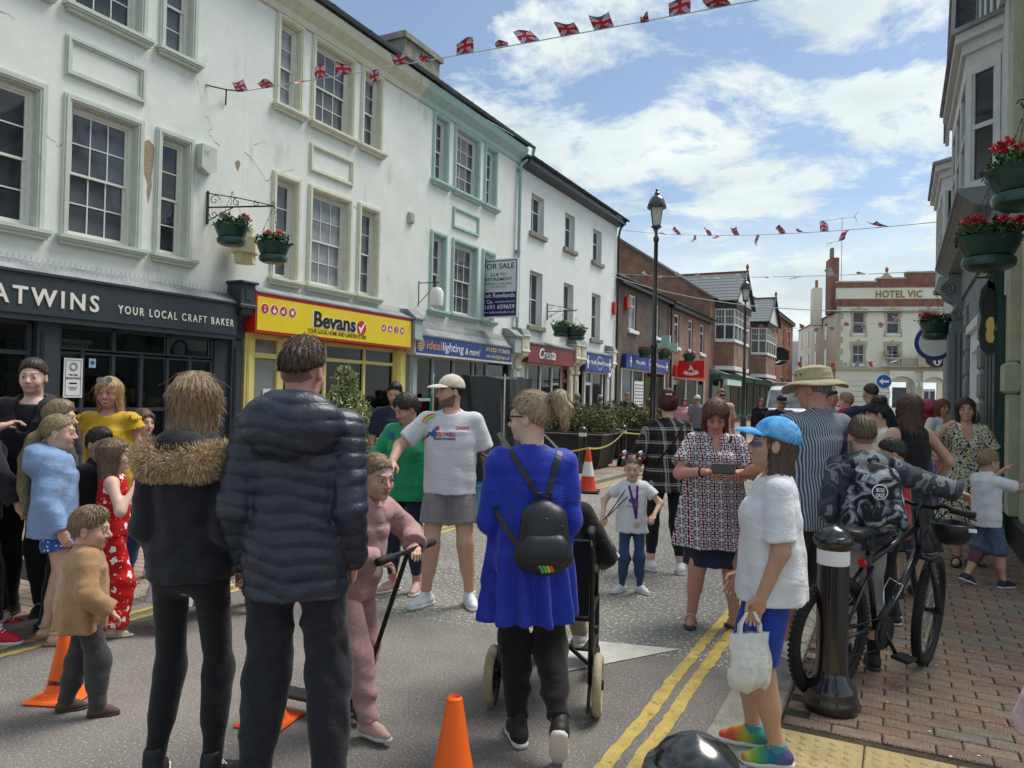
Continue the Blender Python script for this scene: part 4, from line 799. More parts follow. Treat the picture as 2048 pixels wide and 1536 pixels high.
# ================================================================ ground
def tarmac(name, col, speck, sp_scale, lo, hi, dark=.3):
    mt, t, b = new_mat(name); L = t.links.new; co = nd(t, 'ShaderNodeTexCoord'); n = nd(t, 'ShaderNodeTexNoise', i_Scale=150., i_Detail=5., i_Roughness=.75); L(co.outputs['Object'], n.inputs[0]); n0 = nd(t, 'ShaderNodeTexNoise', i_Scale=1.3, i_Detail=6., i_Roughness=.65); L(co.outputs['Object'], n0.inputs[0])
    mr = nd(t, 'ShaderNodeMapRange', i_1=.3, i_2=.7, i_3=dark, i_4=1.75); L(n.outputs[0], mr.inputs[0]); mr0 = nd(t, 'ShaderNodeMapRange', i_1=.3, i_2=.7, i_3=.72, i_4=1.28); L(n0.outputs[0], mr0.inputs[0]); mm = nd(t, 'ShaderNodeMath', operation='MULTIPLY'); L(mr.outputs[0], mm.inputs[0]); L(mr0.outputs[0], mm.inputs[1])
    mul = nd(t, 'ShaderNodeMix', data_type='RGBA', blend_type='MULTIPLY'); mul.inputs[0].default_value = 1; mul.inputs[6].default_value = (*col, 1); L(mm.outputs[0], mul.inputs[7])
    v = nd(t, 'ShaderNodeTexNoise', i_Scale=sp_scale, i_Detail=2., i_Roughness=.7); mp_ = nd(t, 'ShaderNodeMapping'); mp_.inputs['Scale'].default_value = (1, .8, 1); L(co.outputs['Object'], mp_.inputs[0]); L(mp_.outputs[0], v.inputs[0]); r = nd(t, 'ShaderNodeMapRange', i_1=lo, i_2=hi, i_3=0., i_4=1.); L(v.outputs[0], r.inputs[0])
    mx_ = nd(t, 'ShaderNodeMix', data_type='RGBA'); L(r.outputs[0], mx_.inputs[0]); L(mul.outputs[2], mx_.inputs[6]); mx_.inputs[7].default_value = (*speck, 1); L(mx_.outputs[2], b.inputs['Base Color']); b.inputs['Roughness'].default_value = .85
    bp = nd(t, 'ShaderNodeBump', i_Strength=.7, i_Distance=.006); L(n.outputs[0], bp.inputs['Height']); L(bp.outputs[0], b.inputs['Normal']); return mt
m_tar1 = tarmac('tarmac_brown', (.172, .157, .142), (.36, .335, .30), 85., .585, .63); m_tar2 = tarmac('tarmac_chips', (.165, .163, .152), (.50, .46, .36), 40., .575, .60); m_gnd = tarmac('ground_asphalt', (.16, .158, .15), (.26, .25, .22), 100., .6, .7)
MB().add([(-600, -600, -.02), (600, -600, -.02), (600, 900, -.02), (-600, 900, -.02)], [(0, 1, 2, 3)]).obj('ground', m_gnd, kind='structure')
YB = 4.62
MB().add([(-4.95, -6, 0), (-.79, -6, 0), (-.79, YB, 0), (-4.95, YB-.25, 0)], [(0, 1, 2, 3)]).obj('road_junction', m_tar1, kind='structure')
MB().add([(-4.95, YB-.25, 0), (-.79, YB, 0), (-.79, 75, 0), (-4.95, 75, 0)], [(0, 1, 2, 3)]).obj('road', m_tar2, kind='structure')
m_yline = M('line_yellow', (.50, .37, .10), .8, .25, 9, .15, 80, dirt=((.12, .10, .07), 14, .58, .66)); m_wline = M('line_white', (.55, .53, .47), .8, .15, 9, .12, 80, dirt=((.2, .19, .17), 14, .64, .74))
def ragged(x0, x1, y0, y1, z):
    mb = MB(); n = int((y1-y0)/.05); L_, R_ = [], []
    for i in range(n+1): y = y0+(y1-y0)*i/n; dx = .005*sin(y*2.3)+.003*sin(y*7.1); L_.append((x0+dx+random.uniform(-.006, .006), y, z)); R_.append((x1+dx+random.uniform(-.006, .006), y, z))
    v = L_+R_; return mb.add(v, [(i, n+1+i, n+2+i, i+1) for i in range(n)])
rm = thing('road_markings', 'yellow double lines and white ramp triangle on the road', 'road marking', (0, 0, 0)); rm['kind'] = 'structure'; del rm['category']; del rm['label']
for a, b in ((-1.15, -1.08), (-1.035, -.965)): ragged(a, b, 0, 16, .004).obj('yellow_line', m_yline, rm)
for a, b in ((-4.83, -4.77), (-4.69, -4.63)): ragged(a, b, -2, 40, .004).obj('yellow_line', m_yline, rm)
MB().add([(-1.22, 4.79, .005), (-1.90, 4.62, .005), (-1.70, 4.05, .005)], [(0, 1, 2)]).obj('ramp_triangle', m_wline, rm)
# pavements
PZ = .025
m_joint = M('joint_sand', (.085, .070, .050), .95, .3, 20, .3, 90); m_slabs = M('kerb_stone', (.30, .285, .24), .9, .15, 9, .2, 70, dirt=((.11, .10, .085), 3, .56, .75))
pav = MB(); pav.box(-.5, 1.3, -4, 40, -.1, PZ-.012); pv = pav.obj('pavement', m_joint, kind='structure')
for i in range(50):
    y = -3+i*.92; o = MB().bev(-.80, -.505, y, y+.91, -.1, PZ+.004*random.random(), .012).obj('kerb_stone', m_slabs, pv)
BC = [(.305, .205, .15), (.33, .23, .165), (.275, .185, .14), (.34, .25, .18), (.26, .20, .155), (.315, .235, .175), (.265, .225, .18)]
bm_ = [M('paver_%d' % i, c, .9, .22, 14, .3, 90, dirt=((.17, .14, .115), 2.2, .58, .78)) for i, c in enumerate(BC)]
bmeshes = []
for k in range(7):
    me = MB().bev(-.107, .107, -.049, .049, -.05, 0, .006).mesh('brick'); me.materials.append(bm_[k]); bmeshes.append(me)
far = {k: MB() for k in range(7)}; cnt = 0; y = 3.93; row = 0
TY = 3.86
y = 2.4
while y < 30:
    x = -.49+(.11 if row % 2 else 0)-.11
    while x < 1.2:
        if (y > TY+.06 or x > .62) and x > -.52:
            k = min(6, int(random.random()**1.2*7)); z = PZ+random.uniform(-.003, .003)
            if cnt < 300 and y > 3.5:
                o = link('brick', bmeshes[k], None, pv, (x+.107, y, z)); o.rotation_euler = (random.uniform(-.01, .01), random.uniform(-.008, .008), random.uniform(-.012, .012)); cnt += 1
            else: far[k].box(x, x+.214, y-.049, y+.049, -.02, z)
        x += .222
    y += .1055 if y < 14 else .1055; row += 1
for k in range(7): far[k].obj('brick_paving', bm_[k], pv, kind='stuff')
# tactile slabs
m_tac = M('tactile_buff', (.46, .36, .17), .85, .14, 7, .2, 80, dirt=((.20, .155, .075), 3, .55, .75))
for ix in range(3):
    for iy in range(4):
        x0, y0 = -.49+ix*.37, TY-.003-(iy+1)*.37
        b_ = MB().bev(x0+.003, x0+.367, y0+.003, y0+.367, -.05, PZ, .006)
        for a in range(5):
            for c in range(5): b_.lathe([(.024, PZ-.0005), (.018, PZ+.005), (.008, PZ+.0065), (0, PZ+.0065)], (x0+.057+a*.063, y0+.057+c*.063, 0), 8)
        b_.obj('tactile_slab', m_tac, pv, smooth=40)
lp = MB().box(-10.6, -5.12, -20, 90, -.1, .05).obj('pavement', brick_mat('paving_left', (.25, .18, .13), (.32, .23, .165), (.13, .11, .085), .22, .105), kind='structure')
for i in range(48): MB().bev(-5.14, -4.95, -2+i*.92, -2+i*.92+.91, -.1, .07+.003*random.random(), .015).obj('kerb_stone', m_slabs, lp)
# paving material uses x,z: redo with x,y
t = MATS['paving_left'].node_tree
for n_ in t.nodes:
    if n_.type == 'COMBXYZ':
        s_ = [k for k in t.nodes if k.type == 'SEPXYZ'][0]; t.links.new(s_.outputs[0], n_.inputs[0]); t.links.new(s_.outputs[1], n_.inputs[1])
dg = MB().box(-7.2, -5.3, 3.55, 3.95, .05, .056); dg.obj('drain_cover', m_blackiron, lp)
# ================================================================ smooth-blended bodies (distance fields turned into meshes)
class SDF:
    def __init__(s): s.ops = []; s.post = []
    def _add(s, f, lo, hi, op, k): s.ops.append((f, np.array(lo, float), np.array(hi, float), op, k)); return s
    def rc(s, a, b, ra, rb=None, k=.02, op='u', wob=None):
        rb = ra if rb is None else rb; a = np.array(a, float); b = np.array(b, float); ba = b-a; l2 = max(1e-9, ba@ba); r = max(ra, rb)+(.03 if wob else 0)
        def f(x, y, z):
            px, py, pz = x-a[0], y-a[1], z-a[2]
            t = np.clip((px*ba[0]+py*ba[1]+pz*ba[2])/l2, 0, 1)
            d = np.sqrt((px-t*ba[0])**2+(py-t*ba[1])**2+(pz-t*ba[2])**2)-(ra+(rb-ra)*t)
            return d if wob is None else d-wob(t*sqrt(l2), x, y, z)
        return s._add(f, np.minimum(a, b)-r, np.maximum(a, b)+r, op, k)
    def cut(s, p0, n, k=.004):
        """keep only the side of the plane that n points away from"""
        n = np.array(n, float); n /= np.linalg.norm(n); p0 = np.array(p0, float)
        return s._add(lambda x, y, z: (x-p0[0])*n[0]+(y-p0[1])*n[1]+(z-p0[2])*n[2], [-9]*3, [9]*3, 'i', k)
    def limb(s, a, b, ra, rb, k=.02, end=None, wob=None):
        """tapered limb with a flat cuff at end"""
        a = np.array(a, float); b = np.array(b, float); ba = b-a; L = np.linalg.norm(ba); u = ba/max(L, 1e-9); l2 = max(L*L, 1e-9); r = max(ra, rb)+.03
        def f(x, y, z):
            px, py, pz = x-a[0], y-a[1], z-a[2]
            q = (px*ba[0]+py*ba[1]+pz*ba[2])/l2; t = np.clip(q, 0, 1)
            d = np.sqrt((px-t*ba[0])**2+(py-t*ba[1])**2+(pz-t*ba[2])**2)-(ra+(rb-ra)*t)
            if wob is not None: d = d-wob(t*L, x, y, z)
            return np.maximum(d, (q-1)*L) if end else d
        return s._add(f, np.minimum(a, b)-r, np.maximum(a, b)+r, 'u', k)
    def ell(s, c, r, k=.03, op='u', R=None, pad=0.):
        c = np.array(c, float); r = np.array(r, float); rm = r.max()+pad
        def f(x, y, z):
            px, py, pz = x-c[0], y-c[1], z-c[2]
            if R is not None: px, py, pz = (R[0, 0]*px+R[1, 0]*py+R[2, 0]*pz, R[0, 1]*px+R[1, 1]*py+R[2, 1]*pz, R[0, 2]*px+R[1, 2]*py+R[2, 2]*pz)
            k0 = np.sqrt((px/r[0])**2+(py/r[1])**2+(pz/r[2])**2); k1 = np.sqrt((px/r[0]**2)**2+(py/r[1]**2)**2+(pz/r[2]**2)**2)
            return k0*(k0-1)/np.maximum(k1, 1e-6)
        return s._add(f, c-(rm if R is not None else r), c+(rm if R is not None else r), op, k)
    def cone(s, o, R, z0, z1, r0, r1, c0=(0, 0), c1=(0, 0), k=.03, op='u', fold=0., nf=9, mid=None):
        """elliptic frustum along local z of frame (o,R); radii r0 at z0, r1 at z1; fold = hem pleats at z0"""
        o = np.array(o, float); rm = max(*r0, *r1)+.05; zz = max(abs(z0), abs(z1)); ends = np.array([o+R@np.array([0, 0, z0]), o+R@np.array([0, 0, z1])])
        def f(x, y, z):
            px, py, pz = x-o[0], y-o[1], z-o[2]
            qx, qy, qz = (R[0, 0]*px+R[1, 0]*py+R[2, 0]*pz, R[0, 1]*px+R[1, 1]*py+R[2, 1]*pz, R[0, 2]*px+R[1, 2]*py+R[2, 2]*pz)
            t = np.clip((qz-z0)/(z1-z0), 0, 1); rx = r0[0]+(r1[0]-r0[0])*t; ry = r0[1]+(r1[1]-r0[1])*t
            if mid is not None: w_ = 4*t*(1-t); rx = rx+mid[0]*w_; ry = ry+mid[1]*w_
            ax = qx-(c0[0]+(c1[0]-c0[0])*t); ay = qy-(c0[1]+(c1[1]-c0[1])*t)
            kk = np.sqrt((ax/rx)**2+(ay/ry)**2); d = (kk-1)*np.minimum(rx, ry)
            if fold: d = d-fold*(1-t)*np.sin(np.arctan2(ay, ax)*nf+3*t)
            return np.maximum(d, np.maximum(z0-qz, qz-z1))
        return s._add(f, ends.min(0)-rm, ends.max(0)+rm, op, k)
    def fn(s, f): s.post.append(f); return s
    def at(s, P):
        P = np.asarray(P, float); x, y, z = P[:, 0], P[:, 1], P[:, 2]; v = np.full(len(P), 9.)
        for f, lo, hi, op, k in s.ops: v = s._comb(v, f(x, y, z), op, k)
        for g in s.post: v = v+g(x, y, z)
        return v
    @staticmethod
    def _comb(a, d, op, k):
        if op == 'u':
            if k <= 0: return np.minimum(a, d)
            h = np.maximum(k-np.abs(a-d), 0)/k; return np.minimum(a, d)-h*h*k*.25
        if op == 's': d = -d
        if k <= 0: return np.maximum(a, d)
        h = np.maximum(k-np.abs(a-d), 0)/k; return np.maximum(a, d)+h*h*k*.25
    def mesh(s, res):
        us = [o for o in s.ops if o[3] == 'u']; lo = np.min([o[1] for o in us], 0)-3*res-.02; hi = np.max([o[2] for o in us], 0)+3*res+.02
        n = np.ceil((hi-lo)/res).astype(int)+1; ax = [lo[i]+res*np.arange(n[i]) for i in range(3)]
        V = np.full(n, .5, np.float32)
        for f, a, b, op, k in s.ops:
            if op == 'i': i0, i1 = np.zeros(3, int), n
            else:
                mrg = max(k, 0)+3*res; i0 = np.clip(np.floor((a-mrg-lo)/res).astype(int), 0, n); i1 = np.clip(np.ceil((b+mrg-lo)/res).astype(int)+1, 0, n)
            if np.any(i1 <= i0): continue
            sl = tuple(slice(i0[j], i1[j]) for j in range(3))
            x = ax[0][sl[0]][:, None, None].astype(np.float32); y = ax[1][sl[1]][None, :, None].astype(np.float32); z = ax[2][sl[2]][None, None, :].astype(np.float32)
            V[sl] = s._comb(V[sl], f(x, y, z), op, k)
        if s.post:
            x = ax[0][:, None, None].astype(np.float32); y = ax[1][None, :, None].astype(np.float32); z = ax[2][None, None, :].astype(np.float32)
            near = np.abs(V) < .06; I = np.nonzero(near)
            if len(I[0]):
                xs, ys, zs = ax[0][I[0]], ax[1][I[1]], ax[2][I[2]]; add = 0
                for g in s.post: add = add+g(xs, ys, zs)
                V[I] += add
        return nets(V, lo, res)
def nets(V, lo, res):
    B = V < 0; n = V.shape
    c = np.zeros((n[0]-1, n[1]-1, n[2]-1), np.int8)
    for i in (0, 1):
        for j in (0, 1):
            for k in (0, 1): c += B[i:n[0]-1+i, j:n[1]-1+j, k:n[2]-1+k]
    act = (c > 0) & (c < 8); I = np.argwhere(act)
    if len(I) == 0: return np.zeros((0, 3)), np.zeros((0, 4), int)
    idx = np.full(act.shape, -1, np.int32); idx[tuple(I.T)] = np.arange(len(I))
    acc = np.zeros((len(I), 3)); cn = np.zeros(len(I))
    cor = [(i, j, k) for i in (0, 1) for j in (0, 1) for k in (0, 1)]; val = {q: V[I[:, 0]+q[0], I[:, 1]+q[1], I[:, 2]+q[2]].astype(float) for q in cor}
    for a in cor:
        for d in range(3):
            if a[d]: continue
            b = list(a); b[d] = 1; b = tuple(b); va, vb = val[a], val[b]; m_ = (va < 0) != (vb < 0)
            if not m_.any(): continue
            t = va[m_]/(va[m_]-vb[m_]); p = np.tile(np.array(a, float), (m_.sum(), 1)); p[:, d] += t; acc[m_] += p; cn[m_] += 1
    P = lo+res*(I+acc/np.maximum(cn, 1)[:, None]); F = []
    for d in range(3):
        sl0 = [slice(None)]*3; sl1 = [slice(None)]*3; sl0[d] = slice(0, -1); sl1[d] = slice(1, None)
        A, Bq = B[tuple(sl0)], B[tuple(sl1)]; E = np.argwhere(A != Bq); o1, o2 = (d+1) % 3, (d+2) % 3
        E = E[(E[:, o1] > 0) & (E[:, o2] > 0) & (E[:, o1] < n[o1]-1) & (E[:, o2] < n[o2]-1)]
        if len(E) == 0: continue
        q = []
        for s1, s2 in ((-1, -1), (0, -1), (0, 0), (-1, 0)):
            e = E.copy(); e[:, o1] += s1; e[:, o2] += s2; q.append(idx[tuple(e.T)])
        q = np.stack(q, 1); fl = A[tuple(E.T)]; q[~fl] = q[~fl][:, ::-1]; F.append(q)
    F = np.concatenate(F); return P, F[(F >= 0).all(1)]
def wrinkle(amp=.004, f=1., seed=0.):
    rd = lambda v: 1-2.2*np.abs(np.sin(v*.5))
    def g(x, y, z): return amp*(rd(38*f*z+5*np.sin(9*f*x+seed)+4*np.sin(8*f*y+seed*1.7))*.45*np.sin(5*z+3*x+seed)+np.sin(21*f*z-14*f*x+9*f*y+3*np.sin(11*f*z+seed))*.45+rd(30*f*z-26*f*x+14*f*y+4*np.sin(9*f*z+7*x+seed))*.5*np.sin(4*z-5*x+seed*1.3)+.25*np.sin(60*f*x+17*f*z+seed*2+4*np.sin(13*f*y)))
    return g
def rotm(ax, deg):
    return np.array(Matrix.Rotation(radians(deg), 3, ax))
def unitv(v): v = np.array(v, float); return v/max(1e-9, np.linalg.norm(v))
def ik(a, t, l1, l2, pole):
    a = np.array(a, float); t = np.array(t, float); d = t-a; L = np.linalg.norm(d); mx_ = (l1+l2)*.999
    if L > mx_: d = d*mx_/L; t = a+d; L = mx_
    L = max(L, abs(l1-l2)+.02); u = unitv(d); q = np.array(pole, float); q = q-u*(q@u)
    q = unitv(q) if np.linalg.norm(q) > 1e-6 else np.array([0, 1., 0])
    c = (l1*l1+L*L-l2*l2)/(2*l1*L); c = max(-1, min(1, c)); return a+u*l1*c+q*l1*sqrt(max(0, 1-c*c)), t

# ---- materials for people
def skin_mat(): return M('skin', attr=True, rough=.5, var=.06, scale=30, bump=.015, bscale=180, spec=.35)
def hair_mat(): return M('hair', attr=True, rough=.5, var=.18, scale=90, bump=.06, bscale=160, spec=.45, stretch=(1, 1, .12))
def creases(mt, dist=.0095, sc=7.5):
    t = mt.node_tree; L = t.links.new; b = t.nodes['Principled BSDF']; co = nd(t, 'ShaderNodeTexCoord'); mp_ = nd(t, 'ShaderNodeMapping'); mp_.inputs['Scale'].default_value = (.7, .7, 1.5); mp_.inputs['Rotation'].default_value = (.35, .45, 0); L(co.outputs['Object'], mp_.inputs[0])
    n = nd(t, 'ShaderNodeTexNoise', i_Scale=sc, i_Detail=2., i_Distortion=1.3); L(mp_.outputs[0], n.inputs[0]); s1 = nd(t, 'ShaderNodeMath', operation='SUBTRACT'); L(n.outputs[0], s1.inputs[0]); s1.inputs[1].default_value = .5; ab = nd(t, 'ShaderNodeMath', operation='ABSOLUTE'); L(s1.outputs[0], ab.inputs[0]); pw = nd(t, 'ShaderNodeMath', operation='POWER'); L(ab.outputs[0], pw.inputs[0]); pw.inputs[1].default_value = .6
    bp = nd(t, 'ShaderNodeBump', i_Strength=.55, i_Distance=dist); L(pw.outputs[0], bp.inputs['Height'])
    if b.inputs['Normal'].is_linked: L(b.inputs['Normal'].links[0].from_socket, bp.inputs['Normal'])
    L(bp.outputs[0], b.inputs['Normal']); return mt
def cloth(name, col, rough=.85, var=.12, scale=30, bump=.05, bscale=220, sheen=.15):
    if name in MATS: return MATS[name]
    return creases(M(name, col, rough, var, scale, bump, bscale, sheen=sheen, spec=.25))
def pattern(name, build, rough=.85):
    if name in MATS: return MATS[name]
    mt, t, b = new_mat(name); L = t.links.new; co = nd(t, 'ShaderNodeTexCoord'); col = build(t, L, co.outputs['Object'])
    L(col, b.inputs['Base Color']); b.inputs['Roughness'].default_value = rough; b.inputs['Specular IOR Level'].default_value = .25
    n = nd(t, 'ShaderNodeTexNoise', i_Scale=180., i_Detail=2.); L(co.outputs['Object'], n.inputs[0]); bp = nd(t, 'ShaderNodeBump', i_Strength=.2, i_Distance=.004); L(n.outputs[0], bp.inputs['Height']); L(bp.outputs[0], b.inputs['Normal']); creases(mt); MATS[name] = mt; return mt
def ramp(t, L, src, stops, mode='CONSTANT'):
    r = nd(t, 'ShaderNodeValToRGB'); cr_ = r.color_ramp; cr_.interpolation = mode
    while len(cr_.elements) > 1: cr_.elements.remove(cr_.elements[-1])
    cr_.elements[0].position = stops[0][0]; cr_.elements[0].color = (*stops[0][1], 1)
    for p, c in stops[1:]: e = cr_.elements.new(p); e.color = (*c, 1)
    L(src, r.inputs[0]); return r.outputs[0]
def frac(t, L, src, mul, off=0.):
    a = nd(t, 'ShaderNodeMath', operation='MULTIPLY_ADD'); L(src, a.inputs[0]); a.inputs[1].default_value = mul; a.inputs[2].default_value = off+100; f = nd(t, 'ShaderNodeMath', operation='FRACT'); L(a.outputs[0], f.inputs[0]); return f.outputs[0]
def mixc(t, L, fac, a, b, mode='MIX'):
    m_ = nd(t, 'ShaderNodeMix', data_type='RGBA', blend_type=mode)
    for i, v in ((0, fac), (6, a), (7, b)):
        if isinstance(v, (int, float)): m_.inputs[i].default_value = v
        elif isinstance(v, tuple): m_.inputs[i].default_value = (*v, 1)
        else: L(v, m_.inputs[i])
    return m_.outputs[2]
def mth(t, L, op, a, b=None):
    m_ = nd(t, 'ShaderNodeMath', operation=op)
    for i, v in enumerate((a, b)):
        if v is None: continue
        if isinstance(v, (int, float)): m_.inputs[i].default_value = v
        else: L(v, m_.inputs[i])
    return m_.outputs[0]
def xyz(t, L, co):
    s = nd(t, 'ShaderNodeSeparateXYZ'); L(co, s.inputs[0]); return s.outputs
def p_plaid(t, L, co):
    o = xyz(t, L, co); s = mth(t, L, 'ADD', o[0], mth(t, L, 'MULTIPLY', o[1], .6)); K = [(0, (.012, .012, .014)), (.30, (.12, .03, .035)), (.36, (.012, .012, .014)), (.5, (.42, .40, .37)), (.62, (.012, .012, .014)), (.68, (.55, .53, .5)), (.72, (.012, .012, .014))]
    return mixc(t, L, .5, ramp(t, L, frac(t, L, s, 9.), K), ramp(t, L, frac(t, L, o[2], 8.), K))
def p_stripe(t, L, co):
    o = xyz(t, L, co); s = mth(t, L, 'ADD', o[0], mth(t, L, 'MULTIPLY', o[1], .25)); f = frac(t, L, s, 70.); return ramp(t, L, f, [(0, (.055, .075, .12)), (.55, (.36, .39, .42))])
def p_daisy(t, L, co):
    v = nd(t, 'ShaderNodeTexVoronoi', i_Scale=13., i_Randomness=.8); L(co, v.inputs[0]); v2 = nd(t, 'ShaderNodeTexVoronoi', i_Scale=34.); L(co, v2.inputs[0])
    n = nd(t, 'ShaderNodeTexNoise', i_Scale=60., i_Detail=0.); L(co, n.inputs[0]); d = mth(t, L, 'ADD', v.outputs[0], mth(t, L, 'MULTIPLY', n.outputs[0], .35))
    big = ramp(t, L, d, [(0, (.02, .01, .01)), (.22, (.75, .72, .7)), (.45, (.45, .008, .012))]); sm = ramp(t, L, v2.outputs[0], [(0, (1, 1, 1)), (.2, (0, 0, 0))]); return mixc(t, L, mth(t, L, 'MULTIPLY', sm, .5), big, (.75, .6, .45))
def p_floral(t, L, co):
    n = nd(t, 'ShaderNodeTexNoise', i_Scale=42., i_Detail=2., i_Roughness=.6); L(co, n.inputs[0]); n2 = nd(t, 'ShaderNodeTexNoise', i_Scale=30., i_Detail=1.); L(co, n2.inputs[0])
    a = ramp(t, L, n.outputs[0], [(0, (.02, .02, .02)), (.46, (.66, .64, .56)), (.60, (.02, .02, .02)), (.63, (.66, .64, .56))]); y = ramp(t, L, n2.outputs[0], [(0, (0, 0, 0)), (.64, (1, 1, 1))]); return mixc(t, L, y, a, (.45, .33, .04))
def p_flag(t, L, co):
    o = xyz(t, L, co); s = mth(t, L, 'ADD', o[0], mth(t, L, 'MULTIPLY', o[1], .15)); w, h = 12.5, 15.5
    u = mth(t, L, 'SUBTRACT', frac(t, L, s, w), .5); v = mth(t, L, 'SUBTRACT', frac(t, L, o[2], h), .5); au, av = mth(t, L, 'ABSOLUTE', u), mth(t, L, 'ABSOLUTE', v)
    dg = mth(t, L, 'ABSOLUTE', mth(t, L, 'SUBTRACT', au, av)); mn = mth(t, L, 'MINIMUM', au, av); ed = mth(t, L, 'MAXIMUM', au, av)
    navy, wh, rd = (.035, .02, .05), (.62, .6, .62), (.16, .015, .03)
    c = ramp(t, L, dg, [(0, wh), (.055, navy)]); c = mixc(t, L, ramp(t, L, mn, [(0, (1, 1, 1)), (.12, (0, 0, 0))]), c, wh); c = mixc(t, L, ramp(t, L, mn, [(0, (1, 1, 1)), (.07, (0, 0, 0))]), c, rd); return mixc(t, L, ramp(t, L, ed, [(0, (0, 0, 0)), (.46, (1, 1, 1))]), c, wh)
def p_camo(t, L, co):
    n = nd(t, 'ShaderNodeTexNoise', i_Scale=8., i_Detail=1., i_Distortion=.6); L(co, n.inputs[0]); return ramp(t, L, n.outputs[0], [(0, (.045, .052, .062)), (.42, (.085, .095, .11)), (.50, (.05, .058, .07)), (.56, (.22, .235, .25)), (.64, (.085, .095, .11))])
def p_marble(t, L, co):
    n = nd(t, 'ShaderNodeTexNoise', i_Scale=9., i_Detail=5., i_Distortion=1.8); L(co, n.inputs[0]); return ramp(t, L, n.outputs[0], [(0, (.008, .009, .012)), (.48, (.012, .014, .02)), (.56, (.16, .18, .21)), (.64, (.4, .42, .45)), (.72, (.03, .035, .05))], 'LINEAR')
def p_tie(t, L, co):
    n = nd(t, 'ShaderNodeTexNoise', i_Scale=14., i_Detail=5., i_Distortion=.8); L(co, n.inputs[0]); return ramp(t, L, n.outputs[0], [(0, (.02, .14, .45)), (.42, (.06, .30, .62)), (.55, (.16, .45, .75)), (.68, (.03, .2, .55))], 'LINEAR')
def p_tinyfl(t, L, co):
    v = nd(t, 'ShaderNodeTexVoronoi', i_Scale=55.); L(co, v.inputs[0]); return ramp(t, L, v.outputs[0], [(0, (.6, .65, .72)), (.32, (.03, .10, .32))])
def p_rainbow(t, L, co):
    o = xyz(t, L, co); f = mth(t, L, 'ADD', mth(t, L, 'MULTIPLY', o[1], 3.6), .5); return ramp(t, L, f, [(0, (.09, .06, .17)), (.30, (.08, .09, .24)), (.5, (.02, .15, .24)), (.66, (.06, .28, .10)), (.82, (.38, .42, .06)), (1., (.55, .10, .04))], 'LINEAR')
# ================================================================ people
def vnormals(V, F):
    N = np.zeros_like(V); a = np.cross(V[F[:, 2]]-V[F[:, 0]], V[F[:, 3]]-V[F[:, 1]])
    for i in range(4): np.add.at(N, F[:, i], a)
    return N/np.maximum(np.linalg.norm(N, axis=1), 1e-9)[:, None]
def ribbons(V, F, n, flow, length, width, col, lift=.3, seg=4, var=.35, curl=.0, taper=True, seed=1, mask=None, S=None):
    """thin tapering locks growing out of a surface: returns verts, quads, colours"""
    rg = np.random.default_rng(seed); N = vnormals(V, F); ids = np.arange(len(V)) if mask is None else np.nonzero(mask)[0]
    ids = rg.choice(ids, n); P = V[ids].copy(); Nn = N[ids]; W = []; Ln = length*(.6+.8*rg.random(n)); side = None; rows = []
    rnd = rg.normal(0, 1, (n, 3))
    for k in range(seg+1):
        t = k/seg; D = flow(P, Nn)+rnd*curl; D = D/np.maximum(np.linalg.norm(D, axis=1), 1e-9)[:, None]
        Dt = D+Nn*lift*(1-t*.6); Dt /= np.maximum(np.linalg.norm(Dt, axis=1), 1e-9)[:, None]
        if side is None: side = np.cross(Dt, Nn); side /= np.maximum(np.linalg.norm(side, axis=1), 1e-9)[:, None]
        w = width*(.5+.5*(1-t if taper else 1)); rows.append((P-side*w/2, P+side*w/2)); P = P+Dt*(Ln/seg)[:, None]
        if S is not None:
            d0 = S.at(P); e_ = .004; G = np.stack([S.at(P+np.array(o))-d0 for o in ((e_, 0, 0), (0, e_, 0), (0, 0, e_))], 1)/e_; P = P-G*np.clip(d0-.0018, -.02, .02)[:, None]*.9
    A = np.stack([np.stack(r, 1) for r in rows], 1); VV = A.reshape(-1, 3); b = np.arange(n)[:, None]*(2*(seg+1)); Q = []
    for k in range(seg): Q.append(np.stack([b[:, 0]+2*k, b[:, 0]+2*k+1, b[:, 0]+2*k+3, b[:, 0]+2*k+2], 1))
    c = np.array(col)[None]*np.exp(rg.normal(0, var, (n, 1))); return VV, np.concatenate(Q), np.repeat(c, 2*(seg+1), 0)
def cat_mesh(parts):
    V, F, C, o = [], [], [], 0
    for v, f, c in parts:
        if len(v) == 0: continue
        V.append(v); F.append(f+o); C.append(np.broadcast_to(np.array(c, float), (len(v), 3))); o += len(v)
    return np.concatenate(V), np.concatenate(F), np.concatenate(C)
SK = dict(fair=(.58, .36, .27), tan=(.47, .28, .19), warm=(.52, .31, .22), pale=(.62, .41, .33), ruddy=(.50, .25, .19))
HC = dict(brown=(.085, .050, .028), dark=(.022, .016, .012), black=(.008, .007, .008), blond=(.36, .25, .13), dirty=(.22, .15, .085), auburn=(.13, .045, .028), red=(.085, .012, .018), grey=(.20, .19, .18), light=(.25, .165, .09))
class Ctx: pass
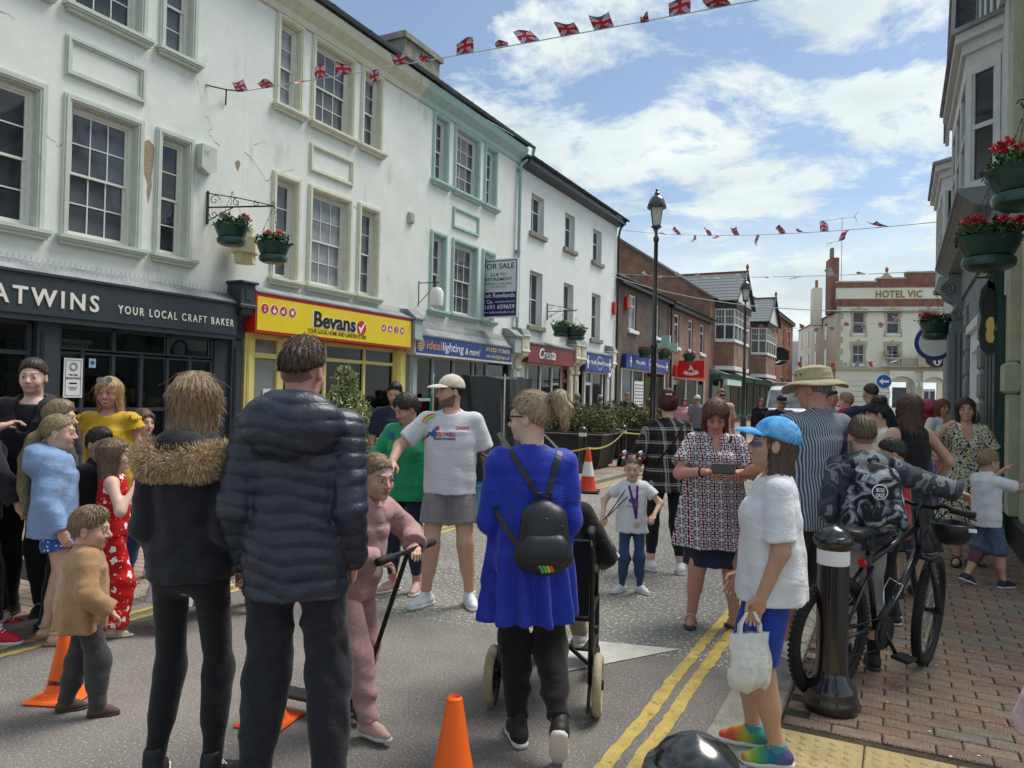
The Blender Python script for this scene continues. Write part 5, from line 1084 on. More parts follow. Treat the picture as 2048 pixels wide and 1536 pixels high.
def person(label, pos, H, face, name='person', sex='m', build=1., lean=0., side=0., head=(0, 0, 0), rh=(.12, .06, -.97), lh=(-.12, .06, -.97), rpole=(.5, -1, -.1), lpole=(-.5, -1, -.1), rf=(.10, 0, 8), lf=(-.10, 0, -8), hipz=None, hipy=0.,
           skin='fair', hair=None, top=None, bottom=None, shoe=None, res=.012, beard=None, smile=False, group=None, z=0., rk=(0, 1, 0), lk=(0, 1, 0), curl=(.5, .5), brow=None, paint=None, tattoo=None, belly=0., collar=None):
    c = Ctx(); hh = float(np.interp(H, [.95, 1.15, 1.35, 1.55, 1.75, 1.9], [.195, .200, .207, .216, .228, .236])); chin = H-hh; s = chin/1.522; q = hh/.228; w = build; f_ = sex == 'f'
    root = thing(name, label, 'person', (pos[0], pos[1], z), cam_head(face), group); c.root = root
    Rt = rotm('X', -lean)@rotm('Y', side); O = np.array([0, hipy, (hipz if hipz is not None else .925*s)]); c.Rt = Rt
    T = lambda p: O+Rt@(np.array(p, float)*s-np.array([0, 0, .93*s])); c.T = T; c.s = s; c.q = q; c.O = O
    sw = (.158 if f_ else .176)*(.9+.1*w); SH = {1: T((sw, -.01, 1.415)), -1: T((-sw, -.01, 1.415))}; AL = .55*s; l1, l2 = .30*s, .255*s
    EL, HD, HIP, KN, AN, FW, FU = {}, {}, {}, {}, {}, {}, {}
    for sd_, t_, pl in ((1, rh, rpole), (-1, lh, lpole)):
        EL[sd_], HD[sd_] = ik(SH[sd_], SH[sd_]+np.array(t_)*AL, l1, l2, pl)
    for sd_, ft, kp in ((1, rf, rk), (-1, lf, lk)):
        HIP[sd_] = O+np.array([sd_*.088*s*(.85+.15*w), 0, -.015*s]); x_, y_, yaw = ft[:3]; zr = ft[3] if len(ft) > 3 else 0.; pt = ft[4] if len(ft) > 4 else 0.
        A = np.array([x_, y_, .085*s+zr]); KN[sd_], AN[sd_] = ik(HIP[sd_], A, .425*s, .415*s, kp); Rf = rotm('Z', -yaw)@rotm('X', -pt); FW[sd_] = Rf@np.array([0, 1., 0]); FU[sd_] = Rf@np.array([0, 0, 1.])
    c.SH, c.EL, c.HD, c.KN, c.AN, c.HIP = SH, EL, HD, KN, AN, HIP
    sk = np.array(SK[skin] if isinstance(skin, str) else skin); c.skin = sk
    hy, hp, hr = head; Rh = Rt@rotm('Z', -hy)@rotm('X', -hp)@rotm('Y', hr); piv = T((0, -.005, 1.572)); Hd = piv-q*(Rh@np.array([0, -.012, .05])); c.Rh, c.Hd = Rh, Hd
    h = lambda p: Hd+q*(Rh@np.array(p, float)); c.h = h
    def torso(S, off=0., k=.05):
        S.ell(T((0, -.008, 1.27)), (np.array([.150*w+(.012 if not f_ else -.004), .100*w, .19])*s+off), k, R=Rt); S.ell(T((0, .0+belly*.3, 1.09)), (np.array([(.132 if f_ else .142)*w, .095*w+belly*.5, .17])*s+off), k, R=Rt); S.ell(T((0, -.012, .95)), (np.array([(.168 if f_ else .155)*w, .112*w, .125])*s+off), k, R=Rt)
        S.rc(T((-sw*.8, -.015, 1.405)), T((sw*.8, -.015, 1.405)), .058*s*(.85+.15*w)+off, k=k); S.rc(T((0, -.02, 1.40)), T((0, -.012, 1.50)), .075*s+off, .052*s+off*.5, k=k)
        if f_ and H > 1.45:
            for a in (-1, 1): S.ell(T((a*.068, .075*w, 1.26)), np.array([.066, .056, .066])*s*w**.5+off, .04, R=Rt)
    def arm(S, a, off=0., upto=1., k=.03, flare=0.):
        if upto <= .55:
            e = SH[a]+(EL[a]-SH[a])*min(1, upto/.55); S.limb(SH[a], e, .050*s*w**.6+off, .042*s*w**.6+off+flare, k, end=True)
        else:
            S.limb(SH[a], EL[a], .050*s*w**.6+off, .041*s*w**.5+off, k); e = EL[a]+(HD[a]-EL[a])*min(1, (upto-.55)/.45); t = (upto-.55)/.45; S.limb(EL[a], e, .041*s*w**.5+off, (.041+(.029-.041)*t)*s*w**.4+off+flare, k, end=True)
    def leg(S, a, off=0., upto=1., k=.04, flare=0.):
        th, kn, an = .082*s*w**.8, .056*s*w**.5, .037*s*w**.4
        if upto <= .5: t = upto/.5; S.limb(HIP[a], HIP[a]+(KN[a]-HIP[a])*t, th+min(off, .010), th+(kn-th)*t+off+flare, k, end=True)
        else:
            S.limb(HIP[a], KN[a], th+min(off, .010), kn+off, k); t = (upto-.5)/.5; S.limb(KN[a], KN[a]+(AN[a]-KN[a])*t, kn+off, kn+(an-kn)*t+off+flare, k, end=True)
            d = unitv(AN[a]-KN[a]); bk = unitv(np.cross(np.cross(d, FW[a]), d)) if abs(d@FW[a]) < .98 else np.array([0, 0, 0]); b0 = KN[a]+(AN[a]-KN[a])*.12-bk*.012*s; b1 = KN[a]+(AN[a]-KN[a])*.5-bk*.014*s
            if t > .5: S.rc(b0, b1, .048*s*w**.5+off, .040*s*w**.5+off, k=.05)
    c.torso, c.arm, c.leg = torso, arm, leg
    # ---- skin
    B = SDF(); torso(B)
    for a in (-1, 1):
        arm(B, a); leg(B, a)
        if shoe is None or shoe.get('kind') in ('sandal', 'wedge'): B.rc(AN[a]-FU[a]*.03*s, AN[a]+FW[a]*.12*s-FU[a]*.055*s, .034*s, .026*s); B.rc(AN[a]-FW[a]*.035*s-FU[a]*.045*s, AN[a]+FW[a]*.1*s-FU[a]*.06*s, .032*s, .03*s)
        else: B.rc(AN[a], AN[a]-FU[a]*.04*s, .033*s)
    if res > .016:
        for a in (-1, 1): d = unitv(HD[a]-EL[a]); B.rc(HD[a], HD[a]+d*.09*s, .030*s, .022*s)
    vb, fb_ = B.mesh(max(res, .013)); parts = [(vb, fb_, sk)]; c.B = B
    if tattoo is not None and len(vb):
        d = np.linalg.norm(vb-(EL[tattoo]+HD[tattoo])/2, axis=1); nz = np.sin(vb@np.array([140, 60, 90.])+3*np.sin(vb@np.array([50, 130, 70.])))+np.sin(vb@np.array([-70, 110, 120.])); mk = (d < .21) & (nz > -.2) ; cc = np.tile(sk, (len(vb), 1)); cc[mk] = (.085, .095, .10); parts = [(vb, fb_, cc)]
    # head
    E = SDF(); R_ = Rh
    E.ell(h((0, -.012, .140)), q*np.array([.073, .093, .088]), 0, R=R_); E.ell(h((0, .022, .085)), q*np.array([.057, .064, .080]), .03*q, R=R_); E.ell(h((0, .030, .036)), q*np.array([.045 if not f_ else .040, .050, .036]), .025*q, R=R_); E.ell(h((0, .064, .016)), q*np.array([.019, .016, .015]), .02*q, R=R_)
    for a in (-1, 1): E.ell(h((a*.035, .056, .075)), q*np.array([.024, .024, .026]), .025*q, R=R_)
    E.rc(h((-.026, .081, .130)), h((.026, .081, .130)), .0095*q, k=.02*q)
    for a in (-1, 1): E.ell(h((a*.031, .096, .113)), q*np.array([.017, .015, .012]), .012*q, 's', R=R_)
    E.rc(h((0, .083, .116)), h((0, .103 if f_ else .106, .079)), .0085*q, .0125*q, k=.012*q)
    for a in (-1, 1): E.ell(h((a*.012, .092, .074)), q*np.array([.009, .009, .007]), .008*q, R=R_)
    E.ell(h((0, .083, .0535)), q*np.array([.023, .012, .006]), .006*q, R=R_); E.ell(h((0, .082, .0435)), q*np.array([.020, .012, .0065]), .006*q, R=R_)
    for a in (-1, 1): E.ell(h((a*.031, .079, .112)), q*np.array([.0135]*3), .002, R=R_)
    for a in (-1, 1): E.ell(h((a*.077, -.010, .103)), q*np.array([.009, .019, .031]), .008*q, R=R_); E.ell(h((a*.086, -.004, .104)), q*np.array([.006, .010, .017]), .004*q, 's', R=R_)
    E.rc(h((0, -.018, .07)), T((0, -.02, 1.45)), .053*q*(.92 if f_ else 1.02)*w**.3, .058*s, k=.03)
    hres = .0044 if res < .011 else (.0056 if res < .017 else .0095); ve, fe = E.mesh(hres*q); c.E = E
    p = (ve-Hd)@Rh/q; ch_ = np.tile(sk, (len(ve), 1)); X_, Y_, Z_ = np.abs(p[:, 0]), p[:, 1], p[:, 2]
    def tint(mask, col, a=1.): ch_[mask] = ch_[mask]*(1-a)+np.array(col)*a
    tint((Y_ > .045) & (np.hypot(X_-.038, Z_-.076) < .022), sk*np.array([1.08, .86, .84]), .8)
    tint((Y_ > .095) & (Z_ < .09) & (Z_ > .068), sk*np.array([1.05, .85, .83]), .7)
    tint((Y_ > .075) & (np.hypot(X_/.024, (Z_-.0485)/.011) < 1), sk*np.array([.95, .58, .58]) if f_ or H < 1.5 else sk*np.array([.9, .66, .64]))
    tint((Y_ > .078) & (X_ < .021) & (np.abs(Z_-.0488) < .0022), (.18, .06, .05) if not smile else (.75, .72, .68))
    ed = np.hypot((X_-.031)/1.45, (Z_-.112)); eyem = (Y_ > .078) & (ed < .0075); tint(eyem, (.30, .26, .24)); tint((Y_ > .078) & (np.hypot(X_-.031, Z_-.112) < .0062), (.035, .025, .02)); tint((Y_ > .07) & (np.abs(Z_-.1205) < .0024) & (np.abs(X_-.031) < .0155), (.06, .035, .03), .85)
    hcol = np.array(HC[hair['col']] if hair and isinstance(hair.get('col'), str) else (hair['col'] if hair else (.1, .07, .05))); bc = np.array(brow) if brow is not None else np.minimum(hcol*.7, .12)
    tint((Y_ > .06) & (X_ > .012) & (X_ < .047) & (np.abs(Z_-(.1325+.004*np.sin((X_-.012)/.035*2.6))) < .0036), bc, .85)
    if beard is not None:
        bm__ = (Z_ < .050+np.clip(.085-Y_, 0, .2)*.42) & (Y_ > -.012+.3*np.clip(.03-Z_, 0, 1)) & (Z_ > -.008) & ~((Y_ > .075) & (np.hypot(X_/.021, (Z_-.0485)/.009) < 1)) & ((Z_ < .041) | (X_ > .026) | ((Z_ < .066) & (Z_ > .056))); tint(bm__, beard[0], beard[1])
    if paint: paint(tint, p)
    if hair and hair.get('fade'): tint((Z_ > .06) & (Y_ < .02) & (np.hypot(X_-.08, Z_-.10) > .024) & ((-.6*(Y_-.08)+.8*(Z_-.185)) > -.012), hcol*1.1, .75)
    parts.append((ve, fe, ch_))
    # hands
    if res <= .016:
        for a, cu in ((1, curl[0]), (-1, curl[1])):
            d = unitv(HD[a]-EL[a]); sidev = np.array([a*1., 0, 0]); nrm = unitv(np.cross(d, np.array([0, 1., 0]))) if abs(d[1]) < .9 else np.array([1., 0, 0]); nrm = nrm*(-a if nrm[0]*a > 0 else a) if abs(nrm[0]) > .1 else nrm
            pal = unitv(nrm) ; thd = unitv(np.cross(pal, d)); thd = thd if thd[1] > -.2 else -thd
            if abs(d[1]) > .6: pal = unitv(np.array([0, 0, -1.])-d*(-d[2])); thd = unitv(np.array([-a, 0, 0.])-d*(-a*d[0]))
            K = SDF(); hs_ = s*1.02; W0 = HD[a]-d*.015*hs_
            Rl = np.stack([thd, pal, d], 1); pt_ = lambda v: HD[a]+hs_*(Rl@np.array(v, float))
            K.rc(W0-d*.03*hs_, HD[a]+d*.01*hs_, .029*hs_, .025*hs_, k=0); K.ell(pt_((0, .004, .046)), hs_*np.array([.039, .016, .050]), .02*hs_, R=Rl)
            for i, (bx, ln) in enumerate(((.027, .068), (.009, .077), (-.009, .072), (-.026, .056))):
                an_ = cu*(.9+.12*i); b0 = np.array([bx, .002, .082]); b1 = b0+ln*.5*np.array([bx*.12/.03*.3, sin(an_*.9), cos(an_*.9)]); b2 = b1+ln*.5*np.array([0, sin(an_*2.1), cos(an_*2.1)])
                K.rc(pt_(b0), pt_(b1), .0092*hs_, .0085*hs_, k=.006*hs_); K.rc(pt_(b1), pt_(b2), .0085*hs_, .0068*hs_, k=.003*hs_)
            K.rc(pt_((.026, .004, .022)), pt_((.052, .016+.012*cu, .052)), .0125*hs_, .0105*hs_, k=.012*hs_); K.rc(pt_((.052, .016+.012*cu, .052)), pt_((.050, .026+.03*cu, .080)), .0105*hs_, .008*hs_, k=.004*hs_)
            vk, fk = K.mesh((.0046 if res < .013 else .006)*hs_); ck = np.tile(sk*np.array([1.02, .95, .93]), (len(vk), 1))
            if tattoo == a: ck[np.sin(vk@np.array([210, 90, 150.])) > .1] = (.12, .12, .12)
            parts.append((vk, fk, ck))
    V, F, C = cat_mesh(parts); link('body', np_mesh('body', V, F, True, C), skin_mat(), root)
    # ---- bottom
    if bottom:
        S = SDF(); off = bottom.get('off', .010); up = bottom.get('len', 1.); kd = bottom.get('kind', 'trousers')
        if kd == 'skirt':
            zt = bottom.get('top', .99); zb = bottom['hem']; r1 = bottom.get('r', .20); S.cone(O, np.eye(3), (zb-.93)*s, (zt-.93)*s, (r1*s*w, r1*.85*s*w), (.145*s*w+off, .105*s*w+off), k=.02, fold=bottom.get('fold', .012), nf=bottom.get('nf', 9), mid=bottom.get('mid')); S.ell(T((0, -.012, .95)), np.array([.165*w, .112*w, .10])*s+off, .04, R=Rt); S.cut(T((0, 0, zt)), Rt@np.array([0, 0, 1.]))
        else:
            S.ell(T((0, -.012, .95)), np.array([(.168 if f_ else .152)*w, .112*w, .12])*s+min(off, .010), .05, R=Rt)
            for a in (-1, 1): leg(S, a, off+(.012 if up < .6 and up > 0 else 0)*(0 if bottom.get('tight') else 1), up, flare=bottom.get('flare', 0.))
            S.cut(T((0, 0, 1.03)), Rt@np.array([0, 0, 1.]))
        S.fn(wrinkle(bottom.get('wr', .0035), 1.1/s**.5, sum(map(ord, label)) % 17)); v, f = S.mesh(res*.95); c.bot = S
        c.bottom_obj = link(bottom.get('name', 'trousers' if kd == 'trousers' else 'skirt'), np_mesh('garment', v, f), bottom['mat'], root)
    # ---- top
    if top:
        S = SDF(); off = top.get('off', .012); hem = top.get('hem', .90); lo_ = top.get('loose', .0); sl = top.get('sleeve', .4); ww = .150*w+(.012 if not f_ else 0)
        torso(S, off, .05)
        S.cone(T((0, -.004, .93)), Rt, (hem-.93)*s, (1.33-.93)*s, ((max(.155, .168 if f_ else 0)*w+lo_)*s+off, (.115*w+lo_+belly*.4)*s+off), (ww*s+off, .10*w*s+off), k=.03, c0=(0, top.get('back', 0.)), fold=top.get('fold', .004), nf=top.get('nf', 7), mid=(0, belly*.25))
        for a in (-1, 1):
            if sl > 0: arm(S, a, off*top.get('soff', 1.0), sl, k=.014, flare=top.get('flare', .008))
        if top.get('hood'):
            S.ell(T((0, -.105-off*.6, 1.435)), np.array([.115, .06, .075])*s*top['hood']+off*.6, .03, R=Rt); S.rc(T((-.075, -.05, 1.47)), T((.075, -.05, 1.47)), .036*s, k=.03)
            for a in (-1, 1): S.rc(T((a*.085, -.03, 1.475)), T((a*.03, .075, 1.40)), .030*s, .022*s, k=.03)
        if top.get('high'): S.rc(T((0, -.02, 1.44)), T((0, -.012, 1.53)), .075*s, .068*s, k=.03)
        nk = top.get('neck', 1.0)
        if nk and not top.get('high'): S.ell(T((0, .018, 1.515)), np.array([.072, .085, .068])*s*nk, .006, 's', R=Rt)
        if top.get('vee'): S.ell(T((0, .10, 1.43)), np.array([.045, .07, .11])*s*top['vee'], .006, 's', R=Rt)
        if top.get('tank'):
            for a in (-1, 1): S.ell(SH[a]+np.array([a*.045, 0, .0])*s, np.array([.085, .2, .13])*s, .01, 's', R=Rt)
        S.cut(T((0, 0, hem)), Rt@np.array([0, .0, -1.]))
        if top.get('quilt'):
            am, pe = top['quilt']; S.fn(lambda x, y, z: -am*(np.sqrt(np.abs(np.sin(pi*(z+.02*np.sin(6*x)+.010*np.sin(23*x+9*z))/pe)))-.5))
        S.fn(wrinkle(top.get('wr', .004), top.get('wf', 1.)/s**.5, (sum(map(ord, label)) % 13)*1.)); v, f = S.mesh(res*top.get('rs', .95)); c.top = S
        c.top_obj = link(top.get('name', 'shirt'), np_mesh('garment', v, f), top['mat'], root)
        if sl > 0 and top.get('cuff'):
            g = SDF()
            for a in (-1, 1): d = unitv(HD[a]-EL[a]); g.limb(HD[a]-d*.06*s, HD[a]+d*.0*s, .036*s+off, .033*s+off, 0, end=True)
            v, f = g.mesh(res*.8); link('cuffs', np_mesh('cuffs', v, f), top['cuff'], c.top_obj)
    # ---- shoes
    if shoe:
        kd = shoe.get('kind', 'trainer'); rs_ = max(.0064, res*.6)
        for a in (-1, 1):
            A, fw, fu = AN[a], FW[a], FU[a]; g0 = A-fu*.085*s; sdv = np.cross(fw, fu)
            Q = lambda x, y, z_: g0+(sdv*x+fw*y+fu*z_)*s
            so = SDF(); hgt = shoe.get('sole_h', .026); k_ = 1.0
            so.rc(Q(0, -.05, .02), Q(0, .10, .02), .041*s, .046*s, k=0); so.rc(Q(0, .10, .02), Q(.004*-a, .155, .02), .046*s, .034*s, k=.01); so.cut(Q(0, 0, hgt), fu, 0); so.cut(g0+fu*.001, -fu, 0)
            if kd in ('trainer', 'boot'):
                up_ = SDF(); up_.rc(Q(0, -.045, .045), Q(0, .09, .040), .038*s, .038*s, k=0); up_.rc(Q(0, .09, .036), Q(0, .152, .030), .040*s, .029*s, k=.02); up_.rc(Q(0, -.012, .06), Q(0, -.005, .085+(.06 if kd == 'boot' else 0)), .043*s, .042*s, k=.03); up_.rc(Q(0, .03, .085), Q(0, .10, .058), .024*s, .02*s, k=.02); up_.cut(Q(0, 0, hgt-.004), -fu, 0)
                up_.ell(Q(0, -.005, .13+(.06 if kd == 'boot' else 0)), np.array([.034, .038, .03])*s, .005, 's')
                v, f = up_.mesh(rs_); so_o = link('shoe', np_mesh('shoe', v, f), shoe['mat'], root)
                if res < .0145:
                    for i in range(4): MB().tube([tuple(Q(-.022, .045+i*.02, .094-i*.011)), tuple(Q(0, .05+i*.02, .107-i*.012)), tuple(Q(.022, .045+i*.02, .094-i*.011))], .0042*s, 5).obj('lace', shoe.get('lace', m_textw), so_o)
                if shoe.get('sock') is not None:
                    sk_ = SDF(); sk_.limb(A-fu*.02*s, A+fu*shoe.get('sock_h', .07)*s, .043*s, .046*s, 0, end=True); v, f = sk_.mesh(rs_); link('sock', np_mesh('sock', v, f), shoe['sock'], root)
            else:
                so_o = None
            v, f = so.mesh(rs_); so_m = link('sole', np_mesh('sole', v, f), shoe.get('sole', m_textw), so_o or root)
            if kd in ('sandal', 'wedge'):
                so_m.name = 'sandal'
                for yy, zz, rr in ((.10, .036, .044), (.045, .075, .042), (-.005, .125, .040)):
                    pts = [tuple(Q(rr*1.02*cos(t)*(1 if zz < .1 else .95), yy+(.0 if zz < .1 else rr*sin(t)*.9), (zz*.4+max(0, sin(t))*zz*.78) if zz < .1 else .1)) for t in np.linspace(0 if zz < .1 else 0, pi if zz < .1 else 2*pi, 13)]
                    MB().tube(pts, .0085*s, 5).obj('strap', shoe['mat'], so_m)
    # ---- hair
    if hair:
        if res < .0165 and 'strands' not in hair and hair.get('vol', .012) > .005: hair['strands'] = (700, .035 if hair['kind'] == 'short' else .08)
        if hair['kind'] == 'short' and hair.get('vol', .012) > .008 and sex == 'm': hair['vol'] = hair.get('vol', .012)*.55; hair.setdefault('topv', .010); hair.setdefault('fade', True)
        kd = hair['kind']; hv = hair.get('vol', .012); S = SDF(); L_ = hair.get('len', .1); ca = Rh@np.array([0, 0, 1.])
        S.ell(h((0, -.014, .141)), q*(np.array([.074, .094, .089])+hv), 0, R=Rh)
        if hair.get('topv'): S.ell(h((0, .005, .200)), q*np.array([.058, .075, .030+hair['topv']]), .03*q, R=Rh)
        P0_ = hair.get('line', ((.082, .178), (-.105, .052)))
        if kd in ('short', 'pony', 'bun', 'buns'):
            (y1, z1), (y0, z0) = P0_; n2 = np.array([0, -(z1-z0), (y1-y0)]); n2 = n2/np.linalg.norm(n2); S.cut(h((0, y1, z1)), Rh@(-n2), .012*q)
            S.ell(h((0, .105, .105)), q*np.array([.062, .052, .080]), .012*q, 's', R=Rh)
            for a in (-1, 1): S.ell(h((a*.085, .002, .096)), q*np.array([.022, .026, .036]), .008*q, 's', R=Rh)
        else:
            fr = hair.get('front', .02)
            S.cone(h((0, 0, 0)), Rh, -L_*1.0, .16*1., (q*(.082+hair.get('spread', .01)), q*(.066+hair.get('spread', .01)*.6)), (q*(.086 if hv > 0 else .074), q*(.098 if hv > 0 else .088)), (0, -.045*q), (0, -.016*q), k=.03*q, fold=.006, nf=11)
            S.ell(h((0, .100, .078)), q*np.array([.060, .085, .098]), .014*q, 's', R=Rh); S.ell(h((0, .115, .065)), q*np.array([.13, .085, .095]), .014*q, 's', R=Rh) if not hair.get('full') else None
            S.rc(h((0, .10, .03)), h((0, .13, -L_-.3)), q*.10, q*.13, k=.02*q, op='s') if not hair.get('full') else None
            S.ell(h((0, .02, -.02)), q*np.array([.058, .055, .10]), .01*q, 's', R=Rh)
        if kd == 'pony':
            tie = hair.get('tie', (0, -.105, .165)); pts = hair.get('tail', [(0, -.15, .15), (0, -.165, .06), (0, -.15, -.05)]); pv = tie; rr = hair.get('tr', .030)
            for i, pp in enumerate(pts): S.rc(h(pv), h(pp), q*rr*(1.0 if i else .6), q*rr*(1.1 if i < len(pts)-1 else .45), k=.015*q); pv = pp
        if kd == 'bun': S.ell(h(hair.get('bun', (0, -.075, .235))), q*np.array(hair.get('bunr', (.05, .045, .042))), .012*q, R=Rh)
        if kd == 'buns':
            for a in (-1, 1): S.ell(h((a*.075, -.02, .225)), q*np.array([.035, .03, .032]), .01*q, R=Rh)
        amp = hair.get('amp', .0032)*q; Hv = Hd; RT = Rh
        def strand(x, y, z):
            px, py, pz = x-Hv[0], y-Hv[1], z-Hv[2]; lx = RT[0, 0]*px+RT[1, 0]*py+RT[2, 0]*pz; ly = RT[0, 1]*px+RT[1, 1]*py+RT[2, 1]*pz; lz = RT[0, 2]*px+RT[1, 2]*py+RT[2, 2]*pz
            az = np.arctan2(lx, -ly); return amp*(np.sin(az*27+9*lz/q+2.5*np.sin(lz*38/q+az*2))+.7*np.sin(az*53-14*lz/q+1.3))
        S.fn(strand); hm = (.0055 if res < .011 else (.0072 if res < .017 else .0115))*q; v, f = S.mesh(hm); p = (v-Hd)@Rh/q; az = np.arctan2(p[:, 0], -p[:, 1])
        st = .92+.20*np.sin(az*31+p[:, 2]*30+2*np.sin(p[:, 2]*40))+.14*np.sin(az*67-p[:, 2]*22); cc = hcol[None]*np.clip(st, .45, 1.5)[:, None]
        if hair.get('tip') is not None:
            t_ = np.clip((hair['tip'][1]-p[:, 2])/hair['tip'][2], 0, 1)[:, None]; cc = cc*(1-t_)+np.array(hair['tip'][0])*t_
        hp_ = [(v, f, cc)]
        if hair.get('strands') and len(v):
            up = Rh@np.array([0, 0, 1.]); crown = h((0, -.03, .20))
            if kd == 'pony':
                tp = h(hair.get('tie', (0, -.105, .165)))
                def flow(P, N):
                    D = tp-P; D /= np.maximum(np.linalg.norm(D, axis=1), .02)[:, None]; bk = ((P-tp)@(Rh@np.array([0, -1., 0]))) > 0; D[bk] = np.array([0, 0, -1.])-.2*(Rh@np.array([0, 1., 0])); return D-N*(D*N).sum(1)[:, None]
            else:
                def flow(P, N):
                    D = (P-crown)*np.array([1, 1, .4])/np.maximum(np.linalg.norm(P-crown, axis=1), .02)[:, None]*(.9)+np.array([0, 0, -.9]); return D-N*(D*N).sum(1)[:, None]
            n_, ln_ = hair['strands']; hp_.append(ribbons(v, f, n_, flow, ln_*q, .0026*q, hcol*1.08, lift=hair.get('lift', .05), curl=hair.get('frizz', .06), seed=len(label), var=.17, S=S, seg=5))
        V, F, C = cat_mesh(hp_); c.hair_obj = link('hair', np_mesh('hair', V, F, True, np.clip(C, 0, 1)), hair_mat(), root); c.hairS = S
    return c
def trace(S, x, z, y0=.6, dy=-1, ctx=None):
    """height of a garment's surface seen from front (dy=-1) or back (dy=+1)"""
    y = np.full(np.shape(x), y0*(1 if dy < 0 else -1), float); x = np.asarray(x, float); z = np.asarray(z, float)
    for _ in range(40): y = y+dy*np.clip(S.at(np.stack([x, y, z], 1)), -.02, .05)*.8
    return y
def print_text(c, body, x, z, size, mat, S=None, back=False, name='print', **k):
    S = S or c.top; me = text_mesh(body, size, ext=.0, **k); n = len(me.vertices); V = np.empty(n*3, np.float32); me.vertices.foreach_get('co', V); V = V.reshape(-1, 3)
    X = (V[:, 0] if back else -V[:, 0])+x; Z = V[:, 2]+z; Y = trace(S, X, Z, dy=1 if back else -1)+(-.004 if back else .004)
    me.vertices.foreach_set('co', np.stack([X, Y, Z], 1).astype(np.float32).ravel()); me.update(); return link(name, me, mat, getattr(c, 'top_obj', c.root))
def print_poly(c, pts, mat, S=None, back=False, n=1, name='print', parent=None):
    """flat printed patch (fan of a fine grid) laid on the garment"""
    S = S or c.top; P = np.array(pts, float); ctr = P.mean(0); rows = [P*(r)+ctr*(1-r) for r in (1, .66, .33, .02)]; G = np.concatenate(rows); m_ = len(P)
    Y = trace(S, G[:, 0], G[:, 1], dy=1 if back else -1)+(-.0045 if back else .0045); V = np.stack([G[:, 0], Y, G[:, 1]], 1)
    F = [(r*m_+i, r*m_+(i+1) % m_, (r+1)*m_+(i+1) % m_, (r+1)*m_+i) for r in range(3) for i in range(m_)]
    return link(name, np_mesh(name, V, F, False), mat, parent or getattr(c, 'top_obj', c.root))
def strap(c, pts, mat, w=.02, S=None, back=True, name='strap', parent=None, t=.006):
    """flat strap following the garment; pts are (x,z)"""
    S = S or c.top; P = []
    for (a, b) in zip(pts[:-1], pts[1:]):
        for i in range(6): P.append(np.array(a)+(np.array(b)-np.array(a))*i/6)
    P.append(np.array(pts[-1])); P = np.array(P); Y = trace(S, P[:, 0], P[:, 1], dy=1 if back else -1); mb = MB(); e = -1 if back else 1
    D = np.gradient(P, axis=0); N = np.stack([-D[:, 1], D[:, 0]], 1); N /= np.maximum(np.linalg.norm(N, axis=1), 1e-9)[:, None]
    v = []
    for i in range(len(P)):
        for sg in (-1, 1):
            for lv in (0, t): v.append((P[i, 0]+N[i, 0]*w/2*sg, Y[i]+e*(lv+.002), P[i, 1]+N[i, 1]*w/2*sg))
    f = []
    for i in range(len(P)-1):
        a, b = i*4, i*4+4; f += [(a+1, a+3, b+3, b+1), (a, b, b+2, a+2), (a, a+1, b+1, b), (a+2, b+2, b+3, a+3)]
    return mb.add(v, f).obj(name, mat, parent or c.root)
